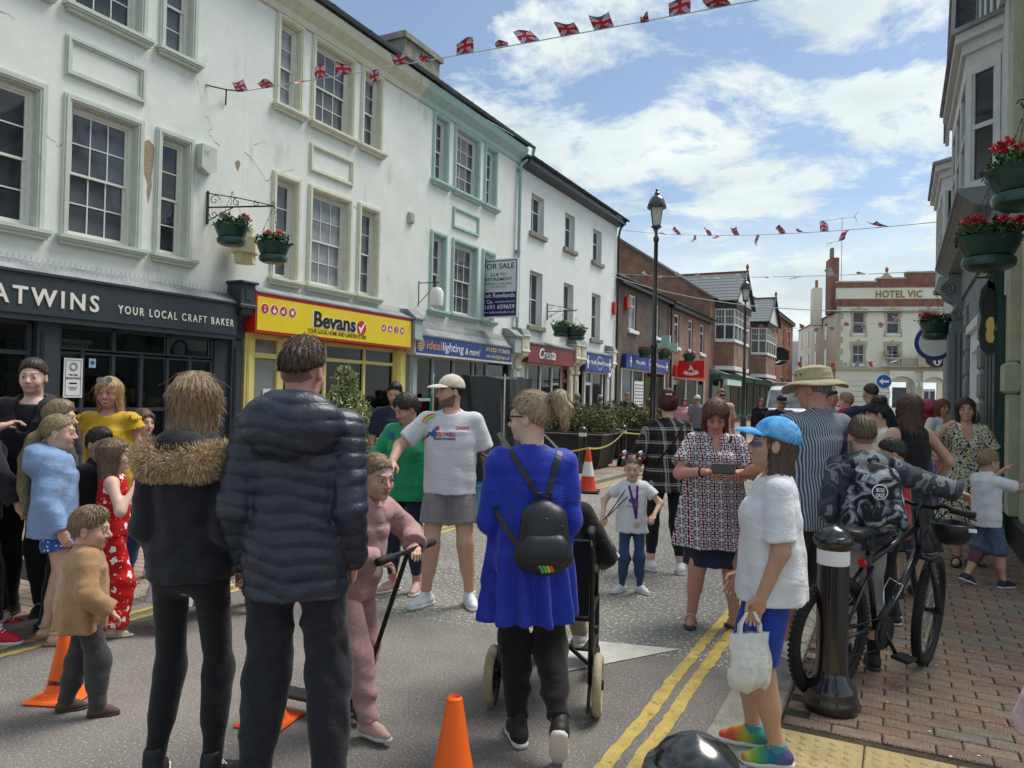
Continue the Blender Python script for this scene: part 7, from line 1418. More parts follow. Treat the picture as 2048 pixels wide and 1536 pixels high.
P['boy'] = person('boy with a prosthetic running leg reaching out to the cream wall', (.70, 7.78), 1.20, 78, res=.0105, z=PZ, head=(6, 2, 0), rh=(.05, .92, .06), lh=(-.10, .92, .22), rpole=(.4, 0, -1), lpole=(-.4, 0, -1), rf=(.08, .10, 4), lf=(-.07, -.14, -2, .03, 20), hair=k_(kind='short', col='light', vol=.014, line=((.080, .165), (-.105, .05)), strands=(500, .03)), skin='warm', top=k_(mat=c_white, sleeve=.42, hem=.80, off=.018, loose=.012), bottom=k_(mat=c_denimlt, len=.52, off=.020, flare=.014, name='denim_shorts'), shoe=k_(mat=M('shoe_navy', (.02, .028, .05), .7, .2), sole=m_solew), curl=(.1, .1))
c = P['boy']; S = SDF(); S.limb(c.KN[-1]+np.array([0, .01, .02]), c.KN[-1]+(c.AN[-1]-c.KN[-1])*.55, .062, .048, 0, end=True); v, f = S.mesh(.008); link('prosthetic_socket', np_mesh('prosthetic_socket', v, f), M('socket_maroon', (.10, .03, .05), .5, .4, 20, .05), c.root)
P['whitew'] = person('brown-haired woman in a white blouse and blue skirt by the postbox', (.55, 12.2), 1.66, 176, sex='f', res=.015, z=PZ, smile=True, rh=(.1, .55, -.5), lh=(-.15, .3, -.8), hair=k_(kind='long', col=(.13, .06, .035), len=.06, vol=.014, full=False), skin='ruddy', top=k_(mat=c_white, sleeve=.5, hem=.85, off=.022), bottom=k_(mat=c_bluesk, kind='skirt', hem=.3, r=.22, fold=.02), shoe=W_)
P['kid2'] = person('small child with blue hair band held by the woman in white', (.62, 11.6), 1.45, 186, sex='f', res=.0155, z=PZ, rh=(.1, .5, -.6), lh=(-.1, .5, -.6), hair=k_(kind='short', col='light', vol=.012), top=k_(mat=c_hotpink, sleeve=.45, hem=.85, off=.02), bottom=k_(mat=c_bluesk, off=.014), shoe=W_)
P['orange'] = person('blond child in an orange top behind the smiling woman', (.84, 11.2), 1.52, 30, res=.0155, z=PZ, hair=k_(kind='short', col=(.42, .28, .12), vol=.012), skin='pale', top=k_(mat=c_orange, sleeve=.45, hem=.85, off=.02), bottom=k_(mat=c_denim, off=.014), shoe=W_)
P['nav'] = person('short-haired man in a navy polo seen from behind carrying a boy', (-.30, 9.9), 1.82, -4, res=.014, build=1.15, z=PZ, rh=(.15, .4, -.7), lh=(-.5, .5, -.42), hair=k_(kind='short', col=(.045, .028, .02), vol=.004, line=((.082, .178), (-.105, .08))), skin='tan', top=k_(mat=c_navy, sleeve=.45, hem=.82, off=.022), bottom=k_(mat=c_darkgrey, off=.02), shoe=BK)
P['navb'] = person('little boy in red held on the arm of the man in the navy polo', (-.56, 9.85), 1.02, -30, res=.0155, z=.72, rh=(.3, .4, -.3), lh=(-.2, .3, -.7), hipz=.50, rf=(.08, .25, 0, .12), lf=(-.08, .25, 0, .12), hair=k_(kind='short', col=(.33, .20, .11), vol=.012), top=k_(mat=c_red, sleeve=.5, hem=.8, off=.018), bottom=k_(mat=c_denim, off=.014), shoe=W_)
# left-hand group
P['hood'] = person('girl in a pale blue hoodie and floral shorts with a green-tipped ponytail', (-4.68, 2.88), 1.42, 62, sex='f', res=.0108, build=1.08, head=(10, 0, 0), rh=(.20, .12, -.93), lh=(-.1, .2, -.9), rf=(.09, .03, 15), lf=(-.08, -.04, 5), z=.0, hair=k_(kind='pony', col=(.26, .19, .11), vol=.008, tie=(0, -.105, .12), tail=[(0, -.15, .07), (-.01, -.20, -.08), (-.01, -.20, -.26), (0, -.18, -.42)], tr=.036, strands=(1500, .10), frizz=.12, tip=((.085, .12, .075), .0, .25)), top=k_(mat=c_bluehood, sleeve=.98, hem=.84, off=.030, loose=.02, hood=1.5, wr=.006, name='hoodie'), bottom=k_(mat=c_tiny, len=.20, off=.018, flare=.014, name='shorts'), shoe=k_(kind='wedge', mat=m_beige, sole=M('cork', (.30, .18, .09), .8, .2), sole_h=.03))
P['daisy'] = person('girl with long wavy hair in a red daisy-print jumpsuit, hand at her chin', (-4.52, 3.16), 1.27, 66, sex='f', res=.0108, build=1.06, head=(8, -6, 0), rh=(.06, .34, -.08), lh=(-.05, .5, -.5), rpole=(.6, -.2, -1), rf=(.08, .02, 18), lf=(-.07, -.03, 6), skin='pale', hair=k_(kind='long', col=(.15, .095, .055), len=.24, vol=.010, spread=.02, full=False, strands=(1500, .10), frizz=.2), top=k_(mat=c_daisy, sleeve=0., hem=.92, off=.014, tank=True, neck=1.1, name='bodice'), bottom=k_(mat=c_daisy, off=.035, len=.98, flare=.03, wr=.006, name='jumpsuit_legs'), shoe=k_(kind='sandal', mat=m_beige, sole=m_beige), curl=(.9, .5))
P['yellow'] = person('blonde woman in a frilled mustard top with sunglasses on her head', (-5.26, 3.62), 1.62, 172, sex='f', res=.0115, build=1.08, z=.05, head=(0, 2, 3), smile=True, hair=k_(kind='long', col=(.42, .28, .13), len=.20, vol=.012, spread=.01, full=False, strands=(1500, .1)), skin='ruddy', top=k_(mat=c_yel, sleeve=.14, hem=.85, off=.018, flare=.04, fold=.01, neck=1.15, name='blouse'), bottom=k_(mat=c_denim, off=.012, name='jeans'), shoe=W_)
c = P['yellow']; g = MB()
for a in (-1, 1): g.lathe([(.024, -.003), (.024, .003)], tuple(c.h((a*.032, .082, .213))), 14, 'y')
g.tube([tuple(c.h((-.010, .084, .216))), tuple(c.h((.010, .084, .216)))], .003, 5); g.obj('sunglasses', M('lens_grey', (.25, .27, .30), .1, .1), c.root)
for a in (-1, 1):
    vv = []; n_ = 30
    for i in range(n_+1):
        t = i/n_*pi*1.2-.3; R0 = .075
        for r_, dz in ((R0, 0), (R0+.05, -.03)): vv.append(tuple(c.SH[a]+np.array([a*(.0+abs(r_*cos(t*.5))*.6), r_*sin(t)-.0, .045+dz+.014*sin(i*2.1)*(dz != 0)])))
    MB().add(vv, [(2*i, 2*i+1, 2*i+3, 2*i+2) for i in range(n_)]).obj('frill', c_yel, c.top_obj, smooth=True)
P['young'] = person('dark-haired young man in a black tee and open hooded jacket by the bakery pillar', (-5.20, 3.02), 1.72, 172, res=.0115, z=.05, head=(-8, 0, 0), skin='pale', hair=k_(kind='short', col=(.045, .028, .018), vol=.018, topv=.010, strands=(600, .04), lift=.15), beard=((.20, .13, .09), .35), top=k_(mat=c_blackj, sleeve=1., hem=.82, off=.030, hood=1.0, neck=1.25, vee=1.6, name='jacket'), bottom=k_(mat=c_black, off=.018), shoe=BK)
c = P['young']; S = SDF(); c.torso(S, .016); S.cut(c.T((0, 0, 1.45)), (0, 0, 1)); S.cut(c.T((0, 0, .9)), (0, 0, -1)); v, f = S.mesh(.012); link('tee', np_mesh('tee', v, f), c_black, c.root)
P['dark'] = person('person in black clothes and red canvas shoes at the left edge', (-5.14, 2.66), 1.62, 40, sex='f', res=.012, z=.0, rh=(.25, .35, -.90), lh=(-.1, .8, -.1), rf=(.22, .06, 50), lf=(.02, .16, 30), side=-8, hair=k_(kind='short', col='dark', vol=.014), top=k_(mat=c_blackj, sleeve=.98, hem=.80, off=.03, name='jacket'), bottom=k_(mat=c_black, off=.012, len=.92), shoe=k_(mat=m_trred, sole=m_solew, sock=c_white, sock_h=.05))
P['arm'] = person('person in a black jacket at the left edge reaching an arm over the group', (-5.42, 2.52), 1.66, 62, res=.013, z=.05, rh=(.12, .78, -.10), lh=(-.1, .1, -.9), rpole=(.6, -.2, -.8), hair=k_(kind='short', col='dark', vol=.014), top=k_(mat=c_blackj, sleeve=.94, hem=.80, off=.03, name='jacket'), bottom=k_(mat=c_black, off=.014), shoe=BK)
P['behind'] = person('child with tousled light brown hair behind the pale blue hoodie', (-4.52, 2.78) if False else (-4.95, 3.05), 1.50, 80, res=.013, z=.0, hair=k_(kind='short', col='dirty', vol=.018, line=((.08, .165), (-.105, .02)), strands=(500, .04)), top=k_(mat=c_char, sleeve=.98, hem=.85, off=.02), bottom=k_(mat=c_black, off=.014), shoe=BK)
P['boyd'] = person('dark-haired boy in a black top between the hoodie and the daisy jumpsuit', (-4.72, 3.18), 1.33, 100, res=.0125, z=.0, head=(10, 4, 0), skin='tan', hair=k_(kind='short', col='dark', vol=.013), top=k_(mat=c_black, sleeve=.98, hem=.85, off=.02), bottom=k_(mat=c_char, off=.014), shoe=BK)
P['girlb'] = person('brown-haired girl standing behind the daisy jumpsuit by the shop window', (-5.42, 4.02), 1.38, 120, sex='f', res=.0135, z=.05, hair=k_(kind='long', col='brown', len=.15, vol=.012, full=False), skin='pale', top=k_(mat=c_lightblue, sleeve=.45, hem=.85, off=.02), bottom=k_(mat=c_denim, off=.014), shoe=W_)
P['sit'] = person('child in white sitting on the kerb with a long braid', (-4.28, 3.42), 1.30, 20, sex='f', res=.0115, hipz=.16, z=.05, lean=18, rh=(.1, .6, -.5), lh=(-.1, .6, -.5), rf=(.12, .32, 0), lf=(-.12, .34, 0), hair=k_(kind='pony', col='brown', vol=.010, tie=(0, -.10, .10), tail=[(0, -.13, .03), (.01, -.14, -.10), (.01, -.13, -.24)], tr=.022), top=k_(mat=c_white, sleeve=.45, hem=.86, off=.025, loose=.03), bottom=k_(mat=c_red, off=.02, len=.5, name='shorts'), shoe=W_)
P['blues'] = person('child in a bright blue top sitting beside the girl with the braid', (-4.35, 3.78), 1.30, 60, res=.0135, hipz=.30, z=.05, lean=10, rh=(.1, .6, .1), lh=(-.1, .6, -.4), rf=(.12, .32, 0), lf=(-.12, .34, 0), hair=k_(kind='short', col='brown', vol=.012), top=k_(mat=cloth('top_blue', (.02, .10, .45)), sleeve=.98, hem=.86, off=.022), bottom=k_(mat=c_black, off=.02), shoe=W_)
P['mann'] = person('dark-haired man in a navy top standing behind the woman in green', (-4.78, 6.55), 1.66, 160, res=.014, z=.05, head=(20, 10, 0), skin='tan', hair=k_(kind='short', col='black', vol=.010), beard=((.06, .04, .03), .6), top=k_(mat=c_navy, sleeve=.45, hem=.85, off=.02), bottom=k_(mat=c_denim, off=.014), shoe=BK)
# far figures
FARP = [('man in a brown coat walking away near the maroon shop', (-7.24, 17.65), 1.64, 0, 'm', 'grey', c_coat, c_char, .98, k_()), ('man in a dark navy coat walking away near the blue pharmacy sign', (-7.10, 18.9), 1.62, 10, 'm', 'grey', c_navy, c_char, .98, k_()), ('woman in a bright pink cardigan by the pharmacy window', (-6.5, 21.4), 1.56, 30, 'f', 'brown', c_hotpink, c_black, .98, k_()), ('woman in a pale pink jacket facing this way near the bank', (-5.6, 21.9), 1.58, 180, 'f', 'dark', cloth('jacket_palepink', (.62, .33, .40)), c_black, .98, k_()), ('man in a mauve-grey tee and white cap walking away', (-5.0, 21.0), 1.72, 0, 'm', 'grey', c_purpleg, c_denim, .45, k_(cap=c_white)), ('man in sunglasses and a peach shirt behind the woman with the phone', (-3.15, 15.2), 1.82, 180, 'm', 'dirty', c_peach, c_khaki, .45, k_(sg=1)), ('man in a navy cap and navy polo looking down by the van', (-1.80, 13.6), 1.72, 176, 'm', 'dark', c_navy, c_darkgrey, .45, k_(cap=c_navy, logo=1, pitch=20)), ('dark-haired woman in black beside the white van', (-3.6, 22.9), 1.68, 200, 'f', 'dark', c_black, c_black, .98, k_()), ('man in a grey-blue tee standing behind the bucket hat', (-.95, 12.9), 1.80, 140, 'm', 'dark', c_lightblue, c_denim, .45, k_()), ('person in a dark red top in front of the hotel', (.05, 14.3), 1.58, 160, 'f', 'black', c_red, c_black, .45, k_())]
for lb, ps, hh_, fc, sx, hc, tm, bm2, sl, ex in FARP:
    rs_ = .0165 if ps[1] < 16 else .020; pv_ = .05 if ps[0] < -5 else 0.
    c = person(lb, ps, hh_, fc, sex=sx, res=rs_, z=pv_, head=(0, ex.get('pitch', 0), 0), build=1.08, hair=k_(kind='short' if sx == 'm' else 'long', col=hc, vol=.010, len=.12), skin='ruddy', top=k_(mat=tm, sleeve=sl, hem=.82, off=.025), bottom=k_(mat=bm2, off=.018), shoe=BK, rf=(.1, .08, 8), lf=(-.1, -.08, -8))
    if 'cap' in ex: head_cap(c, ex['cap'])
    if 'logo' in ex: print_poly(c, [(.055*cos(a), 1.13+.055*sin(a)) for a in np.linspace(0, 2*pi, 13)[:-1]], m_textw); print_poly(c, [(.04*cos(a), 1.13+.04*sin(a)) for a in np.linspace(0, 2*pi, 13)[:-1]], c_navy, name='print_inner'); print_text(c, '2', 0, 1.10, .07, m_textw); print_poly(c, [(.09, 1.30), (.12, 1.31), (.11, 1.33)], m_textw)
    if 'sg' in ex: MB().box(-.065, .065, .0, .012, -.016, .016).xf(Matrix.Translation(Vector(c.h((0, .092, .113))))).obj('sunglasses', m_black, c.root)
# guitarist on a stool
P['git'] = person('guitarist in a dark jacket playing outside the pharmacy', (-7.6, 22.6), 1.72, 150, res=.018, z=.05, head=(-10, 12, 0), rh=(.05, .45, -.62), lh=(-.55, .40, -.35), hair=k_(kind='short', col='grey', vol=.012), skin='ruddy', top=k_(mat=c_blackj, sleeve=.98, hem=.82, off=.025), bottom=k_(mat=c_denim, off=.018), shoe=BK)
c = P['git']; gt = thing('guitar', 'orange-brown acoustic guitar played outside the pharmacy', 'guitar', c.root.location, c.root.rotation_euler.z); S = SDF(); S.ell((.10, .20, 1.0), (.19, .05, .19), 0); S.ell((-.12, .20, 1.10), (.14, .05, .14), .06); v, f = S.mesh(.015); link('guitar_body', np_mesh('guitar_body', v, f), M('guitar_wood', (.42, .17, .04), .3, .15), gt); MB().lathe([(.05, -.002), (.05, .002)], (0, .255, 1.06), 14, 'y').obj('sound_hole', m_black, gt); MB().tube([(-.1, .24, 1.10), (-.65, .26, 1.36)], .022, 6).obj('neck', M('guitar_neck', (.12, .06, .03), .5, .2), gt); MB().bev(-.76, -.63, .24, .27, 1.33, 1.44, .01).obj('headstock', MATS['guitar_neck'], gt)
# cropped figure at the right edge
P['edge'] = person('person in a mauve top cropped by the right edge of the picture', (.56, 2.66), 1.62, -20, side=16, sex='f', res=.0105, build=1.2, z=PZ, hair=k_(kind='long', col='brown', len=.1), top=k_(mat=cloth('tee_mauve', (.48, .35, .36)), sleeve=.5, hem=.66, off=.03, loose=.05, fold=.012, name='tunic'), bottom=k_(mat=c_black, off=.015), shoe=BK)
# ================================================================ street furniture and props
m_coneo = M('cone_orange', (.85, .13, .01), .55, .06, 8, .03, 40); m_coner = M('cone_red', (.70, .06, .03), .55, .08, 8, .03, 40)
def sports_cone(label, x, y, s=1., rz=0., tilt=0.):
    t = thing('traffic_cone', label, 'cone', (x, y, 0), rz, 'small orange cones'); t.scale = (s, s, s)
    b = MB(); n = 4; pts = [(-.12, -.12), (.12, -.12), (.12, .12), (-.12, .12)]; b.bev(-.125, .125, -.125, .125, 0, .018, .008); b.lathe([(.10, .018), (.086, .03), (.082, .045)], n=24); b.obj('base', m_coneo, t, smooth=40)
    MB().lathe([(.078, .045), (.052, .17), (.030, .30), (.024, .335), (.018, .34), (.016, .33)], n=28).obj('cone', m_coneo, t, smooth=40)
    text('SAMBA', t, m_textk, 0, -.070, .085, .03, bold=.02, ext=.001, width=.06).rotation_euler = (-.2, 0, 0)
sports_cone('orange cone behind the toddler\'s legs', -3.79, 2.40, 1.02, .4); sports_cone('orange cone behind the man in the puffer jacket', -2.68, 2.72, .95, .2); sports_cone('orange cone at the bottom edge beside the wheelchair pusher', -1.52, 2.52, 1.25, .3)
rc_ = thing('road_cone', 'red and white reflective road cone by the tape', 'cone', (-4.62, 11.8, 0), .3)
MB().bev(-.2, .2, -.2, .2, 0, .05, .02).obj('base', m_rub, rc_); MB().lathe([(.16, .05), (.14, .09), (.105, .28)], n=24).obj('cone_lower', m_coner, rc_, smooth=40); MB().lathe([(.106, .28), (.065, .52)], n=24).obj('reflective_sleeve', m_textw, rc_, smooth=40); MB().lathe([(.0655, .52), (.035, .72), (.02, .74), (0, .74)], n=24).obj('cone_tip', m_coner, rc_, smooth=40)
m_bol = M('bollard_black', (.010, .011, .012), .22, .2, 14, .03, 60, spec=.6, coat=.5)
def bollard(label, x, y, z=0., h=.95):
    t = thing('bollard', label, 'bollard', (x, y, z), 0., 'black cast-iron bollards'); k = h/.95
    MB().lathe([(.13, 0), (.135, .02), (.135, .06), (.125, .08), (.128, .10), (.118, .13), (.085, .17), (.080, .20), (.078, .22), (.078, .745*k)], n=32).obj('post', m_bol, t, smooth=35)
    MB().lathe([(.0785, .745*k), (.0795, .75*k), (.0795, .815*k), (.0785, .82*k)], n=32).obj('band', m_textw, t, smooth=35)
    MB().lathe([(.078, .82*k), (.085, .835*k), (.098, .85*k), (.102, .870*k), (.096, .888*k), (.080, .893*k), (.078, .905*k), (.062, .925*k), (.035, .94*k), (0, .95*k)], n=32).obj('cap', m_bol, t, smooth=50); return t
bollard('black bollard with white band in front of the bicycle wheel', -.29, 4.22, PZ); p_ = pix(1393, 1466, 1.42); bollard('black bollard head at the bottom edge of the picture', p_.x, p_.y, PZ, p_.z-PZ)
bollard('bollard in front of the nearer black planter', -5.75, 14.35, .05); bollard('bollard in front of the farther black planter', -5.55, 16.3, .05); bollard('bollard near the far lamp post', -5.2, 22.5, .05)
# tape
m_tape = M('tape_yellow', (.62, .55, .12), .5, .1); 
def tape(label, pts, mt):
    g = MB()
    for a, b in zip(pts[:-1], pts[1:]):
        A, B = Vector(a), Vector(b); n = 10
        for i in range(n):
            p0, p1 = A.lerp(B, i/n), A.lerp(B, (i+1)/n); s0, s1 = -.12*4*(i/n)*(1-i/n), -.12*4*((i+1)/n)*(1-(i+1)/n); w = .03
            g.add([(p0.x, p0.y, p0.z+s0), (p1.x, p1.y, p1.z+s1), (p1.x, p1.y, p1.z+s1+w), (p0.x, p0.y, p0.z+s0+w)], [(0, 1, 2, 3)])
    return g.obj('barrier_tape', mt, label=label, cat='tape')
tape('pale yellow barrier tape strung between the cone and bollards', [(-6.2, 9.0, .75), (-4.62, 11.8, .73), (-5.55, 16.3, .8), (-5.2, 22.5, .8)], m_tape)
# wheelchair ---------------------------------------------------------------
wc = thing('wheelchair', 'black transit wheelchair with cream tyres pushed by the woman in blue', 'wheelchair', (-1.62, 3.62, 0), cam_head(10)); m_wfr = m_blackiron; m_tyre = M('tyre_cream', (.40, .35, .22), .8, .15, 20, .1, 80)
for sx in (-1, 1):
    w = MB().ring((sx*.27, -.12, .155), .130, .024, 'x', 36, 10).obj('rear_wheel', m_tyre, wc, smooth=True); MB().ring((sx*.27, -.12, .155), .100, .012, 'x', 30, 6).obj('rim', m_black, w); g = MB()
    for i in range(6): a = i*pi/3; g.tube([(sx*.27, -.12, .155), (sx*.27, -.12+.10*cos(a), .155+.10*sin(a))], .009, 5)
    g.lathe([(.025, -.03), (.025, .03)], (sx*.27, -.12, .155), 12, 'x'); g.obj('spokes', m_black, w)
    c_ = MB().ring((sx*.23, .42, .09), .07, .018, 'x', 24, 8).obj('caster', m_rub, wc, smooth=True); MB().tube([(sx*.23, .42, .09), (sx*.23, .40, .22), (sx*.23, .36, .30)], .012, 6).obj('fork', m_wfr, c_)
    g = MB(); g.tube([(sx*.23, -.12, .155), (sx*.23, -.10, .50), (sx*.23, -.14, .80), (sx*.23, -.17, .93), (sx*.23, -.24, .95), (sx*.23, -.32, .945)], .013, 8); g.tube([(sx*.23, -.10, .48), (sx*.23, .38, .48), (sx*.23, .42, .30), (sx*.22, .58, .12)], .013, 8); g.tube([(sx*.23, -.11, .25), (sx*.23, .38, .25)], .012, 8); g.tube([(sx*.23, -.12, .68), (sx*.23, .28, .68), (sx*.23, .30, .48)], .012, 8); g.tube([(sx*.23, -.08, .20), (sx*.23, -.22, .07), (sx*.23, -.26, .07)], .009, 6); g.tube([(sx*.23, .1, .48), (sx*.23, -.09, .25)], .010, 6); g.obj('side_frame', m_wfr, wc, smooth=True)
    MB().tube([(sx*.23, -.22, .95), (sx*.23, -.36, .945)], .019, 10).obj('push_handle', m_rub, wc, smooth=True); MB().bev(sx*.23-.025, sx*.23+.025, -.10, .26, .69, .725, .01).obj('armrest', m_rub, wc); MB().bev(sx*.14-.08, sx*.14+.08, .52, .72, .10, .115, .005).obj('footplate', m_rub, wc)
    MB().tube([(sx*.23, -.30, .92), (sx*.24, -.38, .90), (sx*.25, -.31, .86)], .006, 5).obj('brake_lever', m_blackiron, wc)
g = MB(); g.tube([(-.23, .0, .2), (.23, .26, .46)], .012, 6); g.tube([(.23, .0, .2), (-.23, .26, .46)], .012, 6); g.obj('cross_brace', m_wfr, wc); MB().bev(-.22, .22, -.09, .36, .455, .475, .006).obj('seat', c_black, wc); MB().bev(-.22, .22, -.15, -.125, .50, .88, .006).obj('backrest', c_black, wc)
P['chair'] = person('person in a black striped track top sitting in the wheelchair', (-1.62, 3.62), 1.55, 10, res=.0125, hipz=.56, hipy=.02, rh=(.22, .45, -.62), lh=(-.2, .5, -.6), rf=(.12, .58, 5, .12), lf=(-.12, .58, -5, .12), hair=k_(kind='short', col='grey', vol=.01), lean=12, head=(0, 30, 0), top=k_(mat=c_black, sleeve=.98, hem=.88, off=.02), bottom=k_(mat=c_khaki, off=.016), shoe=W_)
c = P['chair']
for d_ in (-.016, 0, .016): e0 = c.SH[1]+np.array([.055, d_, .01]); e1 = c.EL[1]+np.array([.058, d_, 0]); e2 = c.HD[1]+np.array([.045, d_, .0]); MB().tube([tuple(e0), tuple(e1), tuple(e2)], .005, 5).obj('stripe', m_textw, c.root)
# bicycle -------------------------------------------------------------------
bk0, bk1 = Vector((-.33, 4.38, PZ)), Vector((.16, 5.26, PZ)); dirb = (bk1-bk0).normalized(); bk = thing('bicycle', 'black mountain bike held by the camouflage boy beside the bollard', 'bicycle', bk0, atan2(dirb.y, dirb.x)); WB = (bk1-bk0).length; R0 = .33
bk.rotation_euler = (radians(4), 0, atan2(dirb.y, dirb.x)); m_frm = M('bike_frame', (.012, .014, .020), .3, .2, 10, .02, 60, spec=.6); m_chr = M('chrome', (.55, .55, .56), .25, .1, 8, 0, metal=1.)
def wheel(nm, cx, rz, par):
    h_ = link(nm, None, None, par, (cx, 0, R0), rz) if False else None
    t = MB().ring((0, 0, 0), R0-.028, .028, 'y', 56, 10).obj(nm, m_rub, par, smooth=True, loc=(cx, 0, R0), rotz=rz)
    kn = MB()
    for i in range(70):
        a = 2*pi*i/70
        for j, dy in enumerate((-.018, 0, .018)):
            aa = a+(.03 if j == 1 else 0); rr = R0-.002 if j == 1 else R0-.007; M_ = Matrix.Rotation(-aa, 4, 'Y')@Matrix.Translation((rr, dy, 0)); n0 = len(kn.v); kn.box(-.005, .006, -.006, .006, -.007, .007); kn.v[n0:] = [tuple(M_@Vector(p)) for p in kn.v[n0:]]
    kn.obj('tread', m_rub, t, kind='stuff'); MB().ring((0, 0, 0), R0-.062, .011, 'y', 48, 6).obj('rim', m_black, t, smooth=True)
    sp = MB()
    for i in range(32): a = 2*pi*i/32; b_ = a+(.35 if i % 2 else -.35); sp.tube([(.022*cos(b_), .02 if i % 4 < 2 else -.02, .022*sin(b_)), ((R0-.065)*cos(a), 0, (R0-.065)*sin(a))], .0016, 3, caps=False)
    sp.obj('spokes', m_spike, t, kind='stuff'); MB().lathe([(.022, -.045), (.030, -.03), (.018, -.02), (.018, .02), (.030, .03), (.022, .045)], (0, 0, 0), 14, 'y').obj('hub', m_black, t); MB().ring((0, .03, 0), .075, .004, 'y', 30, 4).obj('brake_disc', m_chr, t); return t
wheel('rear_wheel', 0, 0, bk); wheel('front_wheel', WB, .27, bk)
BB = (.43, 0, .30); ST = (.30, 0, .74); HT = (WB-.22, 0, .86); HB = (WB-.18, 0, .72)
def tb(pts, r, nm, mt=m_frm): return MB().tube(pts, r, 10).obj(nm, mt, bk, smooth=True)
tb([BB, ST], .016, 'seat_tube'); tb([(.315, 0, .70), HT], .018, 'top_tube'); tb([BB, (.62, 0, .47), HB], .024, 'down_tube'); tb([HT, HB], .022, 'head_tube')
for sy in (-1, 1): tb([(0, sy*.06, R0), (.30, sy*.03, .33), BB], .011, 'chain_stay'); tb([(0, sy*.06, R0), (.31, sy*.025, .68)], .010, 'seat_stay'); tb([(WB-.15, sy*.065, .66), (WB-.06, sy*.065, .46), (WB, sy*.06, R0)], .019, 'fork_leg')
tb([(WB-.165, -.075, .68), (WB-.165, .075, .68)], .02, 'fork_crown'); tb([ST, (.265, 0, .84)], .013, 'seat_post', m_black)
S = SDF(); S.rc((.14, 0, .875), (.30, 0, .875), .062, .030, k=0); S.rc((.30, 0, .875), (.41, 0, .868), .030, .018, k=.02); S.cut((0, 0, .90), (0, 0, 1), .02); S.cut((0, 0, .845), (0, 0, -1), .01); v, f = S.mesh(.007); link('saddle', np_mesh('saddle', v, f), m_leath, bk)
tb([HT, (WB-.25, 0, .95), (WB-.18, 0, .98)], .016, 'stem', m_black); tb([(WB-.26, -.32, 1.0), (WB-.22, -.14, 1.01), (WB-.18, -.06, .98), (WB-.18, .06, .98), (WB-.22, .14, 1.01), (WB-.26, .32, 1.0)], .0125, 'handlebar', m_black)
for sy in (-1, 1): tb([(WB-.262, sy*.20, 1.0), (WB-.265, sy*.33, 1.0)], .018, 'grip', m_rub); tb([(WB-.20, sy*.18, .99), (WB-.12, sy*.21, .96), (WB-.13, sy*.28, .95)], .006, 'brake_lever', m_black); tb([(WB-.2, sy*.15, 1.0), (WB-.05, sy*.10, .98), (WB-.08, 0, .84), (WB-.2, 0, .74)], .004, 'brake_cable', m_black)
g = MB(); g.lathe([(.095, -.003), (.095, .003)], (BB[0], -.055, BB[2]), 36, 'y'); g.lathe([(.06, -.003), (.06, .003)], (BB[0], -.063, BB[2]), 30, 'y'); g.obj('chainring', m_blackiron, bk); tb([(BB[0], -.06, BB[2]), (.53, -.075, .165)], .012, 'crank', m_black); tb([(BB[0], .06, BB[2]), (.33, .075, .435)], .012, 'crank', m_black)
for p_ in ((.535, -.12, .16), (.325, .12, .44)): MB().bev(p_[0]-.05, p_[0]+.05, p_[1]-.05, p_[1]+.05, p_[2]-.012, p_[2]+.012, .005).obj('pedal', m_rub, bk)
tb([(0, -.05, R0+.045), (BB[0], -.055, BB[2]+.094)], .004, 'chain', m_blackiron); tb([(0, -.05, R0-.045), (.06, -.05, .22), (BB[0], -.055, BB[2]-.094)], .004, 'chain', m_blackiron); MB().lathe([(.045, -.02), (.03, .02)], (0, -.05, R0), 16, 'y').obj('cassette', m_chr, bk)
tb([(.50, .0, .43), (.56, .045, .50), (.62, .045, .56), (.60, -.045, .54), (.53, -.045, .46), (.585, 0, .47)], .004, 'bottle_cage', m_chr); MB().lathe([(.022, -.01), (.026, .006), (.018, .012)], (.245, 0, .70), 14, 'x').obj('rear_reflector', M('reflector_red', (.55, .02, .01), .2, .1), bk)
# helmet on handlebar
hl = thing('cycle_helmet', 'black cycle helmet hanging from the bike handlebar', 'helmet', bk0+dirb*(WB-.16)+Vector((.20, -.02, .86)), cam_head(20)); S = SDF(); S.ell((0, 0, 0), (.115, .155, .105), 0); S.ell((0, 0, .06), (.095, .135, .11), 0, 's'); S.cut((0, 0, .035), (0, 0, 1), .01)
for i in (-1, 0, 1): S.rc((i*.05, -.10, -.10), (i*.05, .10, -.10), .012, k=.006, op='s')
v, f = S.mesh(.007); link('shell', np_mesh('shell', v, f), m_black, hl); g = MB()
for sx in (-1, 1): g.tube([(sx*.09, .06, .02), (sx*.05, .0, .14), (0, -.02, .17)], .004, 4)
g.obj('chin_strap', m_rub, hl); MB().bev(.06, .1, -.15, -.145, .0, .02, .001).obj('sticker', m_textw, hl)
